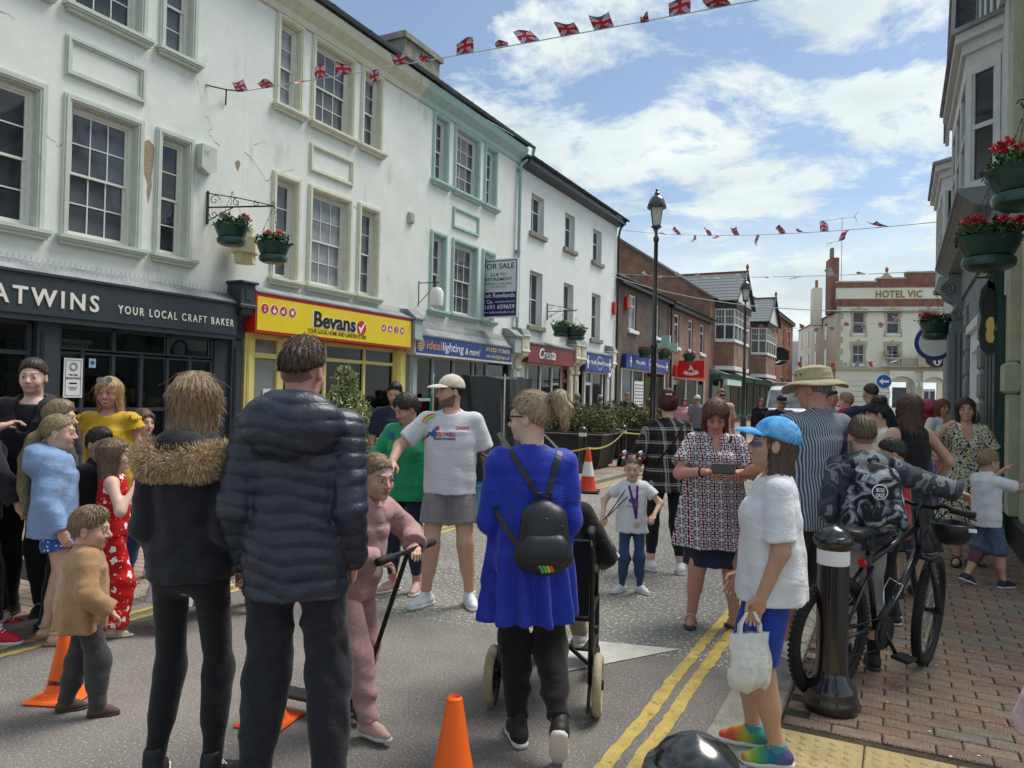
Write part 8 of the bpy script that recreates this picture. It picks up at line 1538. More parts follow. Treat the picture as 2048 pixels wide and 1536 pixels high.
# paper bag ------------------------------------------------------------------
c = P['girl']; HDg = c.root.matrix_basis@Vector(c.HD[-1]); pb = thing('carrier_bag', 'white plastic carrier bag hanging from the hand of the blue-cap girl', 'bag', HDg+Vector((-.035, -.05, -.06)), cam_head(-12)); pb.scale = (.84, .84, .86); m_bag = M('bag_white', (.66, .66, .62), .5, .08, 6, .35, 7, spec=.4)
nx, nz = 12, 16; vv = []; 
for sy in (-1, 1):
    for i in range(nz+1):
        t = i/nz
        for j in range(nx+1):
            u = j/nx*2-1; bul = (1-u**4)*(.012+.052*sin(min(1, t*1.25)*pi/2))*(1 if t < .93 else .6); vv.append((u*(.105+.012*sin(t*3))+.006*sin(9*t+3*u), sy*(bul+.008*sin(11*u+7*t+sy)), -.09-.27*t+.012*sin(5*u)*t))
ff = []; o_ = (nz+1)*(nx+1)
for s_ in (0, 1):
    for i in range(nz):
        for j in range(nx): q_ = (s_*o_+i*(nx+1)+j, s_*o_+i*(nx+1)+j+1, s_*o_+(i+1)*(nx+1)+j+1, s_*o_+(i+1)*(nx+1)+j); ff.append(q_ if s_ == 0 else q_[::-1])
for j in range(nx): a = nz*(nx+1)+j; ff.append((a, a+1, o_+a+1, o_+a))
for i in range(nz):
    for j in (0, nx): a = i*(nx+1)+j; ff.append((a, a+nx+1, o_+a+nx+1, o_+a))
MB().add(vv, ff).obj('sack', m_bag, pb, smooth=True)
for sy in (-1, 1): 
    pts = [(-.06, sy*.012, -.13), (-.055, sy*.01, -.05), (-.02, 0, .01), (.02, 0, .01), (.05, sy*.01, -.05), (.055, sy*.012, -.15)]; g = MB(); n0 = 0; vv = []
    for p_ in pts: vv += [(p_[0]-.009, p_[1], p_[2]), (p_[0]+.009, p_[1], p_[2])]
    g.add(vv, [(2*i, 2*i+1, 2*i+3, 2*i+2) for i in range(5)]).obj('handle', m_bag, pb)
# scooter ----------------------------------------------------------------------
c = P['pink']; hw = c.root.matrix_basis@Vector((c.HD[1]+c.HD[-1])/2); sk_ = thing('kick_scooter', 'kick scooter with green wheel under the girl in the mauve tracksuit', 'scooter', (c.root.location.x+.05, c.root.location.y+.02, 0), cam_head(112)); hl_ = c.root.location; dfw = Vector((-sin(cam_head(112)), cos(cam_head(112)), 0)); hy_ = (hw-Vector(sk_.location)).dot(dfw); m_gw = M('wheel_green', (.01, .10, .05), .4, .2)
MB().tube([(-.22, hy_+.05, hw.z+.01), (.22, hy_+.05, hw.z+.01)], .013, 8).obj('handlebar', m_black, sk_)
for sx in (-1, 1): MB().tube([(sx*.14, hy_+.05, hw.z+.01), (sx*.26, hy_+.05, hw.z+.01)], .019, 10).obj('grip', m_rub, sk_, smooth=True)
MB().tube([(0, hy_+.05, hw.z), (0, -.10, .12)], .012, 8).obj('stem', m_black, sk_); MB().bev(-.055, .055, -.56, -.10, .075, .095, .006).obj('deck', m_black, sk_)
for y_ in (-.07, -.60): MB().lathe([(.035, -.014), (.055, -.012), (.055, .012), (.035, .014)], (0, y_, .055), 20, 'x').obj('wheel', m_gw, sk_, smooth=40)
# planters ----------------------------------------------------------------------
def leafy(name, par, n, vol, size, cols, seed, mat=None, up=.3, asp=2.2):
    """foliage: many small folded leaves spread through a volume; vol(rng,n)->points"""
    rg = np.random.default_rng(seed); Pp = vol(rg, n); D = rg.normal(0, 1, (n, 3)); D[:, 2] += up; D /= np.linalg.norm(D, axis=1)[:, None]; S_ = np.cross(D, rg.normal(0, 1, (n, 3))); S_ /= np.maximum(np.linalg.norm(S_, axis=1), 1e-6)[:, None]; Nn = np.cross(D, S_)
    L_ = size*(.6+.8*rg.random((n, 1))); a = Pp; b = Pp+D*L_*.5+S_*L_/asp*.5+Nn*L_*.08; c_ = Pp+D*L_; d = Pp+D*L_*.5-S_*L_/asp*.5+Nn*L_*.08; V = np.stack([a, b, c_, d], 1).reshape(-1, 3); F = np.arange(4*n).reshape(n, 4)
    ci = rg.integers(0, len(cols), n); C = np.array(cols)[ci]*np.exp(rg.normal(0, .25, (n, 1))); C = np.repeat(C, 4, 0); return link(name, np_mesh(name, V, F, False, np.clip(C, 0, 1)), mat or leaf_mat(), par)
def leaf_mat():
    if 'leaf' in MATS: return MATS['leaf']
    mt = M('leaf', attr=True, rough=.55, var=.15, scale=20, bump=.0); return mt
def blob(cx, cy, cz, rx, ry, rz, lump=.25):
    def f(rg, n):
        p = rg.normal(0, 1, (n, 3)); p /= np.linalg.norm(p, axis=1)[:, None]; r = rg.random((n, 1))**.45; az = np.arctan2(p[:, 1], p[:, 0]); lm = 1+lump*np.sin(az*3+p[:, 2:3].ravel()*4+1)[:, None]*.6+lump*np.sin(az*7-p[:, 2]*6)[:, None]*.4; return p*r*lm*np.array([rx, ry, rz])+np.array([cx, cy, cz])
    return f
m_plt = M('planter_black', (.018, .020, .022), .5, .2, 6, .05, 40)
GR = [(.085, .12, .035), (.12, .145, .045), (.06, .085, .03), (.19, .20, .07), (.15, .11, .05)]
for i, (x, y, lb) in enumerate(((-6.45, 15.65, 'nearer black planter box full of bushy shrubs'), (-6.35, 18.75, 'farther black planter box full of bushy shrubs'))):
    t = thing('planter', lb, 'planter', (x, y, .05), .04, 'black street planters'); g = MB(); g.add([(-.72, -.50, .06), (.72, -.50, .06), (.72, .50, .06), (-.72, .50, .06), (-.82, -.58, .72), (.82, -.58, .72), (.82, .58, .72), (-.82, .58, .72)], [(0, 1, 5, 4), (1, 2, 6, 5), (2, 3, 7, 6), (3, 0, 4, 7), (3, 2, 1, 0)]); g.obj('box', m_plt, t); g = MB(); g.box(-.86, .86, -.62, .62, .72, .78); g.obj('rim', m_plt, t); MB().box(-.865, .865, -.625, .625, .745, .76).obj('rim_line', M('rim_silver', (.4, .4, .4), .5), t); MB().box(-.65, .65, -.45, .45, 0, .0595).obj('foot', m_black, t); MB().box(-.8, .8, -.56, .56, .7805, .79).obj('soil', m_joint, t)
    leafy('shrub', t, 9000, lambda rg, n: np.concatenate([blob(-.4, 0, 1.02, .62, .6, .42)(rg, n//2), blob(.35, .05, .98, .66, .6, .38)(rg, n-n//2)]), .065, GR, 11+i)
vs_ = thing('variegated_shrub', 'cream and green variegated conical shrub outside the garden store', 'shrub', (-5.3, 6.35, .05), 0.); MB().lathe([(.16, 0), (.2, .3), (.21, .32), (.18, .32)], n=18).obj('pot', m_plt, vs_)
MB().tube([(0, 0, .3), (.01, 0, .8), (0, .01, 1.5)], [.03, .02, .008], 8).obj('stem', M('bark', (.12, .09, .06), .9, .2), vs_)
def conev(rg, n):
    z = rg.random(n)**.8; r = (.50*(1-z)**.75+.04)*np.sqrt(rg.random(n))*(1+.25*np.sin(z*19+rg.random(n)*2)); a = rg.random(n)*2*pi; return np.stack([r*np.cos(a), r*np.sin(a), .34+1.45*z], 1)
leafy('foliage', vs_, 14000, conev, .05, [(.36, .37, .17), (.48, .46, .26), (.17, .22, .07), (.10, .15, .05), (.30, .33, .13)], 21, up=.8, asp=3)
lv = thing('bay_plant', 'large-leaved green plant at the left edge', 'plant', (-5.0, 2.36, 0), 0.); MB().lathe([(.12, 0), (.15, .28), (.16, .3), (.13, .3)], n=18).obj('pot', m_plt, lv); MB().tube([(0, 0, .28), (0, .02, .9), (.02, .02, 1.35)], [.02, .015, .008], 7).obj('stem', MATS['bark'], lv); leafy('leaves', lv, 120, blob(0, 0, 1.2, .18, .18, .2), .11, [(.05, .20, .03), (.08, .27, .04), (.04, .14, .02)], 5, asp=2.2, up=0.)
# covered clothes rail, rail, tubs
cv = thing('covered_rail', 'market rail cage draped in black plastic sheeting', 'market rail', (-5.45, 9.75, .05), .1); S = SDF()
vv = []; n_, hN = 48, 16
for i in range(hN+1):
    t = i/hN
    for j in range(n_):
        a = 2*pi*j/n_; cx, cy = cos(a), sin(a); k0 = 1/max(abs(cx), abs(cy)); rr = .94+.05*sin(a*5+t*3)+.03*sin(a*13+t*9)+.06*(1-t); x, y = .50*cx*k0*rr**.9, .62*cy*k0*rr; vv.append((x, y, 1.80*t+.012*sin(a*9+t*5)+.02*sin(a*3)))
ff = [(i*n_+j, i*n_+(j+1) % n_, (i+1)*n_+(j+1) % n_, (i+1)*n_+j) for i in range(hN) for j in range(n_)]+[tuple(hN*n_+j for j in range(n_))]
MB().add(vv, ff).obj('cover', M('sheet_black', (.016, .017, .019), .38, .25, 5, .12, 6, spec=.5), cv, smooth=50)
for sx in (-1, 1): MB().tube([(sx*.55, -.66, 0), (sx*.55, -.66, 1.84)], .014, 6).obj('pole', m_chr, cv)
for i in range(5): MB().bev(-.62, -.56, -.62+i*.05, -.585+i*.05, .85, 1.55, .01).obj('hanging_garment', (c_green, c_red, c_black, c_lightblue, c_black)[i], cv)
for i, (x, y, r, h_, col, lb, nm) in enumerate(((-4.95, 8.45, .17, .36, (.06, .22, .38), 'blue plastic tub beside the covered market rail', 'tub'), (-5.1, 8.9, .19, .62, (.015, .015, .017), 'black bin standing by the covered market rail', 'bin'), (-4.92, 8.05, .15, .5, (.35, .13, .05), 'orange-brown tub behind the runner\'s hand', 'tub'))):
    t = thing(nm, lb, nm, (x, y, .05)); MB().lathe([(r*.8, 0), (r*.82, .01), (r, h_), (r*1.08, h_+.005), (r*1.08, h_+.03), (r*.98, h_+.03), (r*.8, .03), (0, .03)], n=26).obj('body', M('tub_%d' % i, col, .45, .1), t, smooth=40); MB().tube([(r*.95*cos(a), r*.95*sin(a), h_+.02+.0*a) for a in np.linspace(0, pi, 9)], .008, 5).obj('handle', m_chr, t)
# lamp posts -----------------------------------------------------------------------
def lamp_post(label, x, y, h=6.0):
    t = thing('street_lamp', label, 'street lamp', (x, y, .05), .3, 'black heritage lamp posts'); MB().lathe([(.16, 0), (.16, .1), (.12, .14), (.11, .9), (.13, .95), (.075, 1.05), (.065, 1.1), (.055, 2.6), (.07, 2.64), (.07, 2.7), (.05, 2.74), (.042, h-1.1), (.06, h-1.07), (.06, h-1.0), (.035, h-.96), (.03, h-.82)], n=20).obj('post', m_bol, t, smooth=40)
    z0 = h-.80; g = MB()
    for i in range(4):
        a = pi/4+i*pi/2; g.tube([(.035*cos(a), .035*sin(a), z0-.02), (.10*cos(a), .10*sin(a), z0+.04), (.175*cos(a), .175*sin(a), z0+.42)], .009, 5)
    g.lathe([(.03, z0-.04), (.11, z0+.02), (.11, z0+.045), (.03, z0+.05)], n=16); g.obj('lantern_frame', m_bol, t); MB().lathe([(.095, z0+.045), (.165, z0+.42)], n=4, ph=pi/4).obj('lantern_glass', M('lantern_glass', (.55, .55, .50), .15, .1), t); MB().lathe([(.20, z0+.42), (.21, z0+.45), (.19, z0+.50), (.16, z0+.60), (.10, z0+.68), (.05, z0+.70), (.06, z0+.74), (.03, z0+.78), (.035, z0+.82), (0, z0+.86)], n=18).obj('lantern_hood', m_bol, t, smooth=40)
lamp_post('nearer tall black heritage street lamp', -4.60, 15.4, 5.95); lamp_post('farther black heritage street lamp by the bay windows', -4.85, 27.2, 5.85)
# hanging baskets ---------------------------------------------------------------------
m_bgrn = M('basket_green', (.010, .055, .042), .3, .15, 6, .02, spec=.5)
FLc = dict(pink=[(.62, .05, .14), (.68, .10, .20), (.48, .02, .07)], red=[(.55, .01, .02), (.65, .03, .05), (.45, .0, .02)], yellow=[(.6, .5, .08), (.5, .55, .2), (.7, .68, .5)])
def basket(label, pos, r=.28, fl='red', n=1, group='green hanging flower baskets', chain=.45, trail=0):
    t = thing('hanging_basket', label, 'flower basket', pos, random.random()*3, group); MB().lathe([(.0, -.30), (r*.62, -.30), (r*.80, -.27), (r*.84, -.22), (r*.80, -.185), (r*.70, -.175), (r*.78, -.15), (r*.95, -.03), (r, 0), (r*1.03, .012), (r*.98, .02), (r*.9, 0)], n=28).obj('bowl', m_bgrn, t, smooth=45)
    sz = .05 if n > 1 else .07; leafy('leaves', t, 520*n, blob(0, 0, .05, r*1.0, r*1.0, .13), sz, [(.03, .09, .025), (.05, .13, .035), (.02, .055, .015)], int(pos[0]*100+pos[1]*10) % 97, asp=1.5)
    rg = np.random.default_rng(int(abs(pos[1])*37)); 
    for k in range(5 if n > 1 else 4):
        a = rg.random()*6.3; rr = r*(.45+.6*rg.random()); q_ = (rr*cos(a), rr*sin(a), .13+.10*rg.random()); leafy('flower', t, 60, blob(*q_, .065, .065, .05, 0), .035, FLc[fl], int(k*7+abs(pos[0])*10), asp=1.2)
    if trail: leafy('trailing_leaves', t, 160, blob(r*.7, -r*.6, -.12, .14, .10, .2), .05, [(.25, .35, .03), (.35, .42, .06)], 8, asp=1.1)
    g = MB()
    for i in range(3):
        a = i*2.1; A = Vector((r*.95*cos(a), r*.95*sin(a), .01)); B = Vector((0, 0, chain))
        for j in range(9): p0 = A.lerp(B, j/9); g.tube([p0, A.lerp(B, (j+.8)/9)], .006 if j % 2 else .004, 4)
    g.obj('chain', m_blackiron, t); return t
def bracket(label, wall, tip, zt=0., plate=.55):
    W, T_ = Vector(wall), Vector(tip); d = T_-W; L_ = Vector((d.x, d.y, 0)).length; t = thing('basket_bracket', label, 'bracket', W, atan2(d.y, d.x), 'wrought iron basket brackets'); g = MB(); g.box(-.0, .02, -.025, .025, -plate/2, plate/2); g.obj('plate', m_blackiron, t); g = MB(); g.tube([(0, 0, 0), (L_, 0, 0)], .014, 6); g.tube([(0, 0, .24), (L_*.5, 0, .14), (L_*.95, 0, .02)], .009, 5); g.tube([(0, 0, -.24), (L_*.22, 0, -.10), (L_*.40, 0, -.01)], .009, 5)
    def scroll(cx, cz, r0, s0): g.tube([(cx+(r0*(1-k/16))*cos(s0+k*.55), 0, cz+(r0*(1-k/16))*sin(s0+k*.55)) for k in range(15)], .007, 5)
    scroll(.13, .12, .10, 0); scroll(L_*.45, .08, .08, 1); scroll(L_*.75, .05, .055, 2); scroll(.12, -.12, .08, 3); scroll(L_, .03, .04, 0); g.obj('scrollwork', m_blackiron, t); return t
b0 = pix(463, 452, 12.3); b1 = pix(547, 487, 12.3); bracket('iron basket bracket between the bakery and the garden store', (LX, 8.72, 4.62), (b1.x-.03, b1.y, 4.62)); basket('green basket with pink flowers nearest the bakery windows', (b0.x, b0.y, b0.z-.02), .27, 'pink', 1, chain=.6); basket('green basket with red flowers over the garden store sign', (b1.x, b1.y, b1.z-.02), .27, 'red', 1, chain=.65)
ls = MB(); ls.prismz([(.24*cos(i*pi/3), .24*sin(i*pi/3)) for i in range(6)], -.05, .22); ls.prismz([(.18*cos(i*pi/3), .18*sin(i*pi/3)) for i in range(6)], -.22, -.0501); ls.prismz([(.16*cos(i*pi/3), .16*sin(i*pi/3)) for i in range(6)], .2201, .38); wl = ls.obj('wall_lantern', M('lantern_cream', (.62, .58, .36), .5, .06), None, label='cream faceted wall lantern behind the left pair of baskets', cat='lantern'); q_ = pix(500, 508, 12.7); wl.location = (LX+.28, q_.y+.1, 3.98)
b0 = pix(1124, 655, 24.2); b1 = pix(1152, 662, 24.2); bracket('iron basket bracket on the bright white building', (LX, 22.35, b0.z+.55), (b1.x, b1.y, b0.z+.55)); basket('green basket with yellow flowers left of its pair on the white building', tuple(b0), .34, 'yellow', 1); basket('green basket with yellow flowers right of its pair on the white building', tuple(b1), .34, 'yellow', 1)
for px, py, d_, fl, lb in ((1290, 702, 32, 'red', 'small far basket left of the green pharmacy cross'), (1329, 706, 33, 'red', 'far basket with red flowers just right of the near lamp post'), (1379, 712, 35, 'pink', 'far basket with pink flowers above the red bank sign')): basket(lb, tuple(pix(px, py, d_)), .31, fl, 1)
for px, py, d_, lb, tr, r_ in ((2052, 345, 6.3, 'green basket with red flowers at the top right edge', 0, .30), (1978, 480, 7.5, 'large green basket with red flowers and trailing yellow leaves', 1, .29), (1873, 648, 14.3, 'green basket with pink flowers in front of the round blue sign', 0, .29)):
    q_ = pix(px, py, d_); basket(lb, tuple(q_), r_, 'red' if d_ < 10 else 'pink', 3, trail=tr, chain=.55); bracket('iron basket bracket holding the '+lb.replace('green basket', 'basket', 1), (RX+.05 if d_ > 7 else 1.15, q_.y+.05, q_.z+.56), (q_.x-.03, q_.y, q_.z+.56), plate=.4)
wb_ = thing('wall_bracket', 'thin iron bracket and lamp on the wall beside the aqua windows', 'bracket', (LX, 14.95, 4.05), 0); MB().tube([(0, 0, -.35), (0, 0, .25)], .015, 5).obj('plate', m_blackiron, wb_); MB().tube([(0, 0, .2), (.55, .05, .2)], .012, 5).obj('arm', m_blackiron, wb_); MB().tube([(0, 0, -.3), (.5, .05, .18)], .010, 5).obj('brace', m_blackiron, wb_); MB().lathe([(.05, -.42), (.16, -.35), (.17, -.02), (.1, .08), (0, .1)], (.45, .1, 0), 14).obj('lamp_shade', M('lamp_white', (.7, .7, .66), .5, .05), wb_, smooth=40)
# bunting -----------------------------------------------------------------------------
def uj_col(u, v):
    x, y = u-.5, (v-.5)*.6; c_ = np.tile(np.array([.04, .09, .30]), (len(u), 1)); W3, R3 = np.array([.78, .78, .8]), np.array([.55, .02, .04])
    d1 = np.abs(y-x*.6)*.857; d2 = np.abs(y+x*.6)*.857; dd = np.minimum(d1, d2); c_[dd < .065] = W3; c_[dd < .024] = R3; mn = np.minimum(np.abs(x), np.abs(y)); c_[mn < .10] = W3; c_[mn < .06] = R3; return c_
m_flag = M('flag_cloth', attr=True, rough=.8, var=.05, scale=20, bump=0); m_cord = M('bunting_cord', (.5, .5, .48), .8, .1)
def bunting(name_lab, A, B, sag, flags, fw=.42, fh=.28, plain=None, cr=.008):
    t = thing('bunting', name_lab, 'bunting'); A, B = Vector(A), Vector(B); at_ = lambda s: A.lerp(B, s)+Vector((0, 0, -sag*4*s*(1-s))); MB().tube([at_(i/24) for i in range(25)], cr, 5).obj('cord', m_cord, t)
    ax = (B-A).normalized()
    for i, (s, fold, upf) in enumerate(flags):
        nu, nv = 18, 12; U, Vv = np.meshgrid(np.linspace(0, 1, nu+1), np.linspace(0, 1, nv+1)); u, v = U.ravel(), Vv.ravel(); p0 = at_(s); rg = np.random.default_rng(i+3); up_ = Vector((0, 0, 1)); perp = ax.cross(up_).normalized(); ang = upf+rg.normal(0, .3); dn = (perp*sin(ang)+up_*(-cos(ang)))
        wv = .05*np.sin(u*5+i)*v+.05*np.sin(v*4+i*2); sk = .25*rg.normal(0, 1)*v; n2 = ax.cross(dn).normalized()
        Pp = np.array(p0)[None]+np.outer((u-.5)*fw*fold+sk*fh, np.array(ax))+np.outer(v*fh*(1-.15*np.sin(u*4+i)), np.array(dn))+np.outer(wv*fh*2*(1.6-fold), np.array(n2)); F = [(r*(nu+1)+q, r*(nu+1)+q+1, (r+1)*(nu+1)+q+1, (r+1)*(nu+1)+q) for r in range(nv) for q in range(nu)]
        col_ = uj_col(u, 1-v) if plain is None else np.tile(np.array(plain[i % len(plain)]), (len(u), 1)); link('flag', np_mesh('flag', Pp, F, True, col_), m_flag, t)
    return t
def solve_end(px, py, X): d = c_f+c_r*((px-1024)/F_PX)-c_u*((py-768)/F_PX); k = X/d.x; return Vector((0, 0, 1.6))+d*k
A_ = Vector((LX+.45, 9.0, 6.60)); B_ = pix(1560, -14, 9.2); D_ = (B_-A_); B2 = A_+D_*1.25
def s_for(px):
    best = 0; bd = 1e9
    for k in range(400):
        s = k/400; p_ = A_.lerp(B2, s); v_ = p_-Vector((0, 0, 1.6)); x = 1024+F_PX*v_.dot(c_r)/v_.dot(c_f)
        if abs(x-px) < bd: bd = abs(x-px); best = s
    return best
fl = [(480, .85, 2.4), (538, .95, 1.9), (603, .8, 1.4), (640, .75, 2.2), (692, 1., 2.2), (750, .6, .2), (805, .9, 2.5), (855, .5, 1.8), (930, 1., 2.4), (1005, .7, 1.5), (1063, 1., 2.6), (1140, 1., 2.0), (1208, 1., 2.9), (1290, .4, 1.6), (1360, 1., 2.2), (1440, 1., 2.0)]
bunting('near string of union flag bunting from the white wall to the upper right', A_, B2, .05, [(s_for(a), b, c_) for a, b, c_ in fl], .28, .19)
wk = thing('bunting_hook', 'small iron wall bracket holding the near bunting', 'bracket', (LX, 8.62, 6.62), 0); MB().tube([(0, 0, .02), (.2, .25, 0), (.45, .38, -.02)], .012, 5).obj('arm', m_blackiron, wk); MB().tube([(.2, .25, 0), (.05, .38, -.05), (.02, .4, -.18)], .014, 5).obj('stay', m_blackiron, wk)
A2 = Vector((LX, 29.3, 8.52)); Bb = solve_end(1876, 444, .62)
bunting('second string of union flag bunting crossing behind the lamp post', A2, Bb, .25, [(.22+.058*i+.012*sin(i*5), (.9, .7, 1., .5)[i % 4], (2.4, 1.8, 2.9, .3)[i % 4]) for i in range(13)], .34, .26)
A3 = Vector((LX, 28.2, 6.56)); B3 = solve_end(1868, 542, .62); bunting('third string of sparse white pennants below the union flags', A3, B3, .15, [(.2+.075*i, .8, (1.7, 1.4, 2.6)[i % 3]) for i in range(10)], .34, .2, plain=[(.6, .6, .62), (.3, .3, .36), (.62, .62, .66)])
MB().tube([Vector((LX, 28.4, 6.5)).lerp(solve_end(1890, 618, .9), i/20)+Vector((0, 0, -.5*4*(i/20)*(1-i/20))) for i in range(21)], .012, 4).obj('overhead_wire', m_cord, label='slack overhead wire below the white pennants', cat='wire')
bunting('far string of union flags in front of the hotel windows', Vector((-10.0, 52, 6.6)), Vector((1.0, 46, 6.3)), .3, [(.1+.08*i, .9, (.2, 2.6, .3)[i % 3]) for i in range(11)], .36, .26, cr=.01)
bunting('lowest far string of pennants in front of the hotel', Vector((-10.0, 60, 5.0)), Vector((1.0, 50, 4.4)), .4, [(.2+.07*i, .8, .2) for i in range(11)], .45, .32, plain=[(.62, .62, .64), (.35, .35, .5), (.6, .1, .12)], cr=.012)
# vehicles -----------------------------------------------------------------------------
m_vanw = M('van_white', (.68, .70, .71), .25, .04, 3, 0, spec=.5, coat=.3); m_ws = glass_dark('windscreen', (.10, .12, .13), .05)
vn = thing('van', 'white van with roof bar facing this way at the far end of the road', 'van', (-4.35, 35.0, 0), .12)
S = SDF(); prof = [(-.95, .38), (-1.0, .8), (-.98, 1.25), (-.90, 1.35), (-.80, 2.25), (-.72, 2.38)]
g = MB(); rings = [(0.0, .98, .35, 1.18), (.06, 1.0, .30, 1.22), (.55, 1.0, .30, 1.32), (1.15, .96, .30, 2.18), (1.5, .94, .30, 2.36), (5.0, .95, .30, 2.40)]; vv = []; prev = None; nS = 14
for y_, hw_, zb, zt in rings:
    for j in range(nS):
        t = j/(nS-1); a = pi*t; x_ = hw_*math.copysign(abs(cos(a))**.22, cos(a)) if True else 0; z_ = zb+(zt-zb)*abs(sin(a))**.22; x_ *= 1-.13*max(0, (z_-1.2)/1.2); vv.append((x_, y_, z_))
ff = [(i*nS+j, i*nS+j+1, (i+1)*nS+j+1, (i+1)*nS+j) for i in range(len(rings)-1) for j in range(nS-1)]+[tuple(range(nS-1, -1, -1)), tuple((len(rings)-1)*nS+j for j in range(nS))]
g.add(vv, ff); g.obj('body', m_vanw, vn, smooth=35)
g = MB(); g.add([(-.86, .50, 1.34), (.86, .50, 1.34), (.76, 1.10, 2.12), (-.76, 1.10, 2.12)], [(0, 1, 2, 3)]); g.obj('windscreen', m_ws, vn); MB().bev(-.62, .62, -.035, .0, .62, .98, .02).obj('grille', m_black, vn); MB().bev(-.98, .98, -.09, .0, .32, .58, .05).obj('bumper', M('bumper_grey', (.12, .12, .12), .6), vn); MB().box(-.28, .28, -.1, -.091, .42, .54).obj('number_plate', m_textw, vn)
for sx in (-1, 1):
    MB().bev(sx*.82-.15, sx*.82+.15, -.03, .08, .72, 1.02, .03).obj('headlight', M('lamp_glass', (.6, .62, .64), .1), vn); mr_ = MB().bev(sx*1.18-.1, sx*1.18+.1, .62, .72, 1.35, 1.72, .03).obj('mirror', m_black, vn); MB().tube([(sx*.92, .75, 1.45), (sx*1.12, .68, 1.5)], .03, 6).obj('mirror_arm', m_black, vn)
    for y_ in (.85, 4.1): w_ = MB().lathe([(.2, -.1), (.33, -.1), (.34, 0), (.33, .1), (.2, .1)], (sx*.88, y_, .34), 24, 'x').obj('wheel', m_rub, vn); MB().lathe([(0, -.105), (.2, -.105), (.2, .105), (0, .105)], (sx*.88, y_, .34), 20, 'x').obj('hub_cap', m_chr, w_)
MB().bev(-.7, .7, 1.45, 1.75, 2.40, 2.50, .03).obj('roof_bar', M('bar_grey', (.2, .22, .24), .5), vn); MB().tube([(-.35, .55, 1.36), (.05, .75, 1.62)], .012, 5).obj('wiper', m_black, vn); text('TRAVEL', vn, m_textk, 0, .02, 1.12, .13, ext=.002)
m_carr = M('car_red', (.45, .012, .02), .25, .06, 3, 0, spec=.5, coat=.5)
ca = thing('parked_car', 'red car parked in front of the hotel', 'car', (-2.9, 50.0, 0), 1.25)
def loft(secs, n=16):
    vv = []
    for y_, hw_, zb, zt in secs:
        for j in range(n): a = pi*j/(n-1); vv.append((hw_*math.copysign(abs(cos(a))**.35, cos(a)), y_, zb+(zt-zb)*abs(sin(a))**.35))
    return MB().add(vv, [(i*n+j, i*n+j+1, (i+1)*n+j+1, (i+1)*n+j) for i in range(len(secs)-1) for j in range(n-1)]+[tuple(range(n-1, -1, -1)), tuple((len(secs)-1)*n+j for j in range(n))])
loft([(-2.05, .7, .35, .62), (-1.9, .82, .25, .78), (-1.0, .88, .22, .92), (1.3, .88, .22, .95), (1.9, .82, .28, .88), (2.05, .7, .4, .75)]).obj('body', m_carr, ca, smooth=40); loft([(-1.0, .78, .9, .93), (-.35, .70, .9, 1.42), (.9, .68, .9, 1.44), (1.75, .74, .85, .95)]).obj('cabin', m_ws, ca, smooth=40); loft([(-.35, .60, 1.38, 1.46), (.9, .58, 1.38, 1.48)]).obj('roof', m_carr, ca, smooth=40)
for sx in (-1, 1):
    for y_ in (-1.25, 1.25): MB().lathe([(.2, -.09), (.30, -.09), (.31, 0), (.30, .09), (.2, .09)], (sx*.8, y_, .31), 20, 'x').obj('wheel', m_rub, ca)
    MB().bev(sx*.6-.15, sx*.6+.15, -2.06, -1.98, .55, .70, .03).obj('headlight', MATS['lamp_glass'], ca)
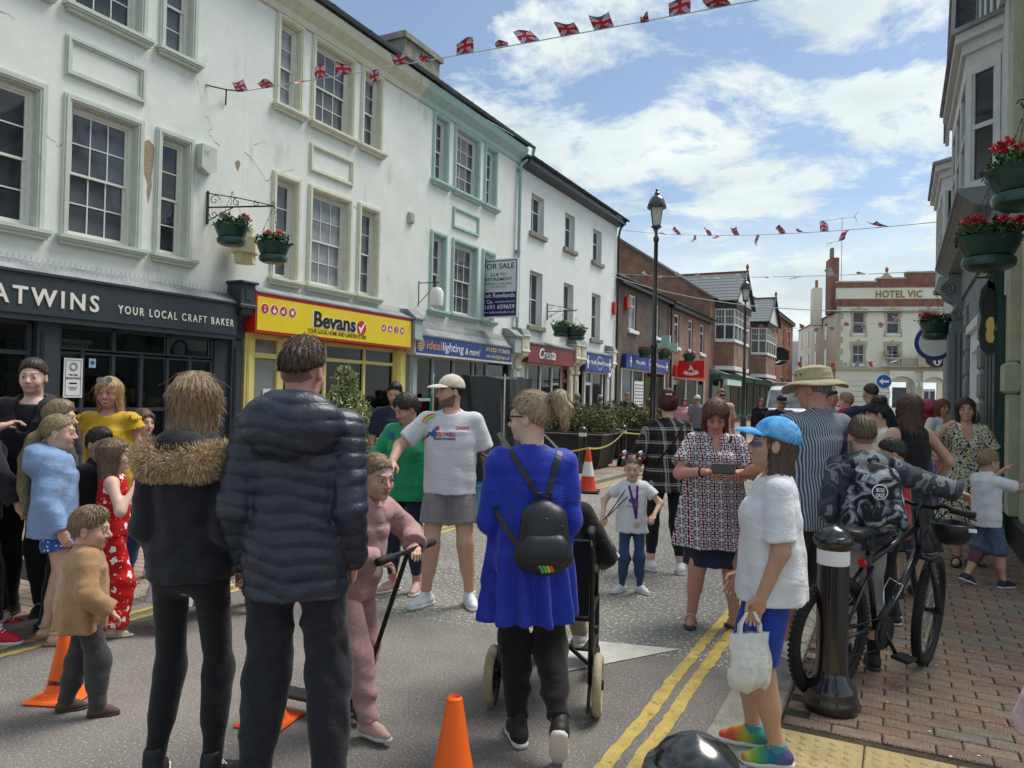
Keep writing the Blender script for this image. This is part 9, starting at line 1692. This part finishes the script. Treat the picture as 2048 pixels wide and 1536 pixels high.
# post box with knitted topper, sign
q_ = pix(1858, 800, 17.5); pbx = thing('post_box', 'red pillar post box with a knitted pink topper on the right pavement', 'post box', (q_.x-.05, q_.y, PZ)); m_pb = M('post_red', (.42, .012, .02), .35, .06, 4, .02)
MB().lathe([(.25, 0), (.25, .12), (.22, .16), (.22, 1.38), (.26, 1.42), (.27, 1.48), (.24, 1.54)], n=28).obj('pillar', m_pb, pbx, smooth=35); MB().lathe([(.28, 1.46), (.30, 1.54), (.27, 1.62), (.18, 1.70), (.08, 1.72), (0, 1.72)], n=28).obj('topper', M('knit_pink', (.50, .10, .18), .9, .5, 12, .3, 40), pbx, smooth=True); MB().box(-.12, .12, -.235, -.20, 1.22, 1.27).obj('slot', m_black, pbx); MB().box(-.06, .06, -.232, -.20, .9, 1.08).obj('collection_plate', m_textw, pbx)
q_ = pix(1768, 763, 33); ars = thing('arrow_sign', 'round blue sign with white left arrow in front of the hotel', 'sign', (q_.x, q_.y, 0), cam_head(30)); MB().tube([(0, .03, 0), (0, .03, 2.95)], .035, 8).obj('pole', M('pole_grey', (.25, .26, .27), .5), ars); MB().lathe([(.31, -.012), (.31, .0)], (0, 0, q_.z), 28, 'y').obj('rim', m_textw, ars); MB().lathe([(.29, -.004), (.29, .0)], (0, -.013, q_.z), 28, 'y').obj('disc', M('sign_mid_blue', (.01, .09, .42), .4), ars); MB().prism([(-.2, 0), (-.04, .14), (-.04, .05), (.2, .05), (.2, -.05), (-.04, -.05), (-.04, -.14)], -.022, -.018).xf(Matrix.Translation((0, 0, q_.z))).obj('arrow', m_textw, ars); MB().box(-.26, .26, -.012, 0, q_.z-.72, q_.z-.36).obj('time_plate', m_textw, ars); text('One way\ntraffic', ars, m_textk, 0, -.013, q_.z-.52, .12, ext=.001)
el = thing('hanging_ellipse_sign', 'dark oval hanging sign on the orange-red brick terrace', 'sign', (LX+.9, 69.5, 5.6), 0); MB().lathe([(.8, -.05), (.8, .05)], (0, 0, 0), 24, 'y').obj('board', m_blackiron, el); MB().tube([(-.9, 0, .1), (0, 0, .1)], .04, 5).obj('arm', m_blackiron, el)
kp = thing('street_column', 'slim pale street lighting column beside the far house', 'lamp column', (-9.0, 92, 0)); MB().tube([(0, 0, 0), (0, 0, 9.0), (.3, 0, 9.3), (1.2, -.2, 9.4)], .06, 6).obj('column', m_spike, kp); MB().bev(1.1, 1.7, -.35, -.1, 9.33, 9.45, .03).obj('lamp_head', m_spike, kp)
# litter: pale specks on the pavers
lit = MB()
for i in range(60): x, y = random.uniform(-.4, 1.0), random.uniform(3.9, 9); a = random.random()*3; s_ = random.uniform(.004, .010); lit.add([(x+s_*cos(a+k*1.57), y+s_*.7*sin(a+k*1.57), PZ+.0055) for k in range(4)], [(0, 1, 2, 3)])
lit.obj('litter', m_paper, label='pale scraps of litter and gum scattered on the brick pavement', cat='litter', kind='stuff')
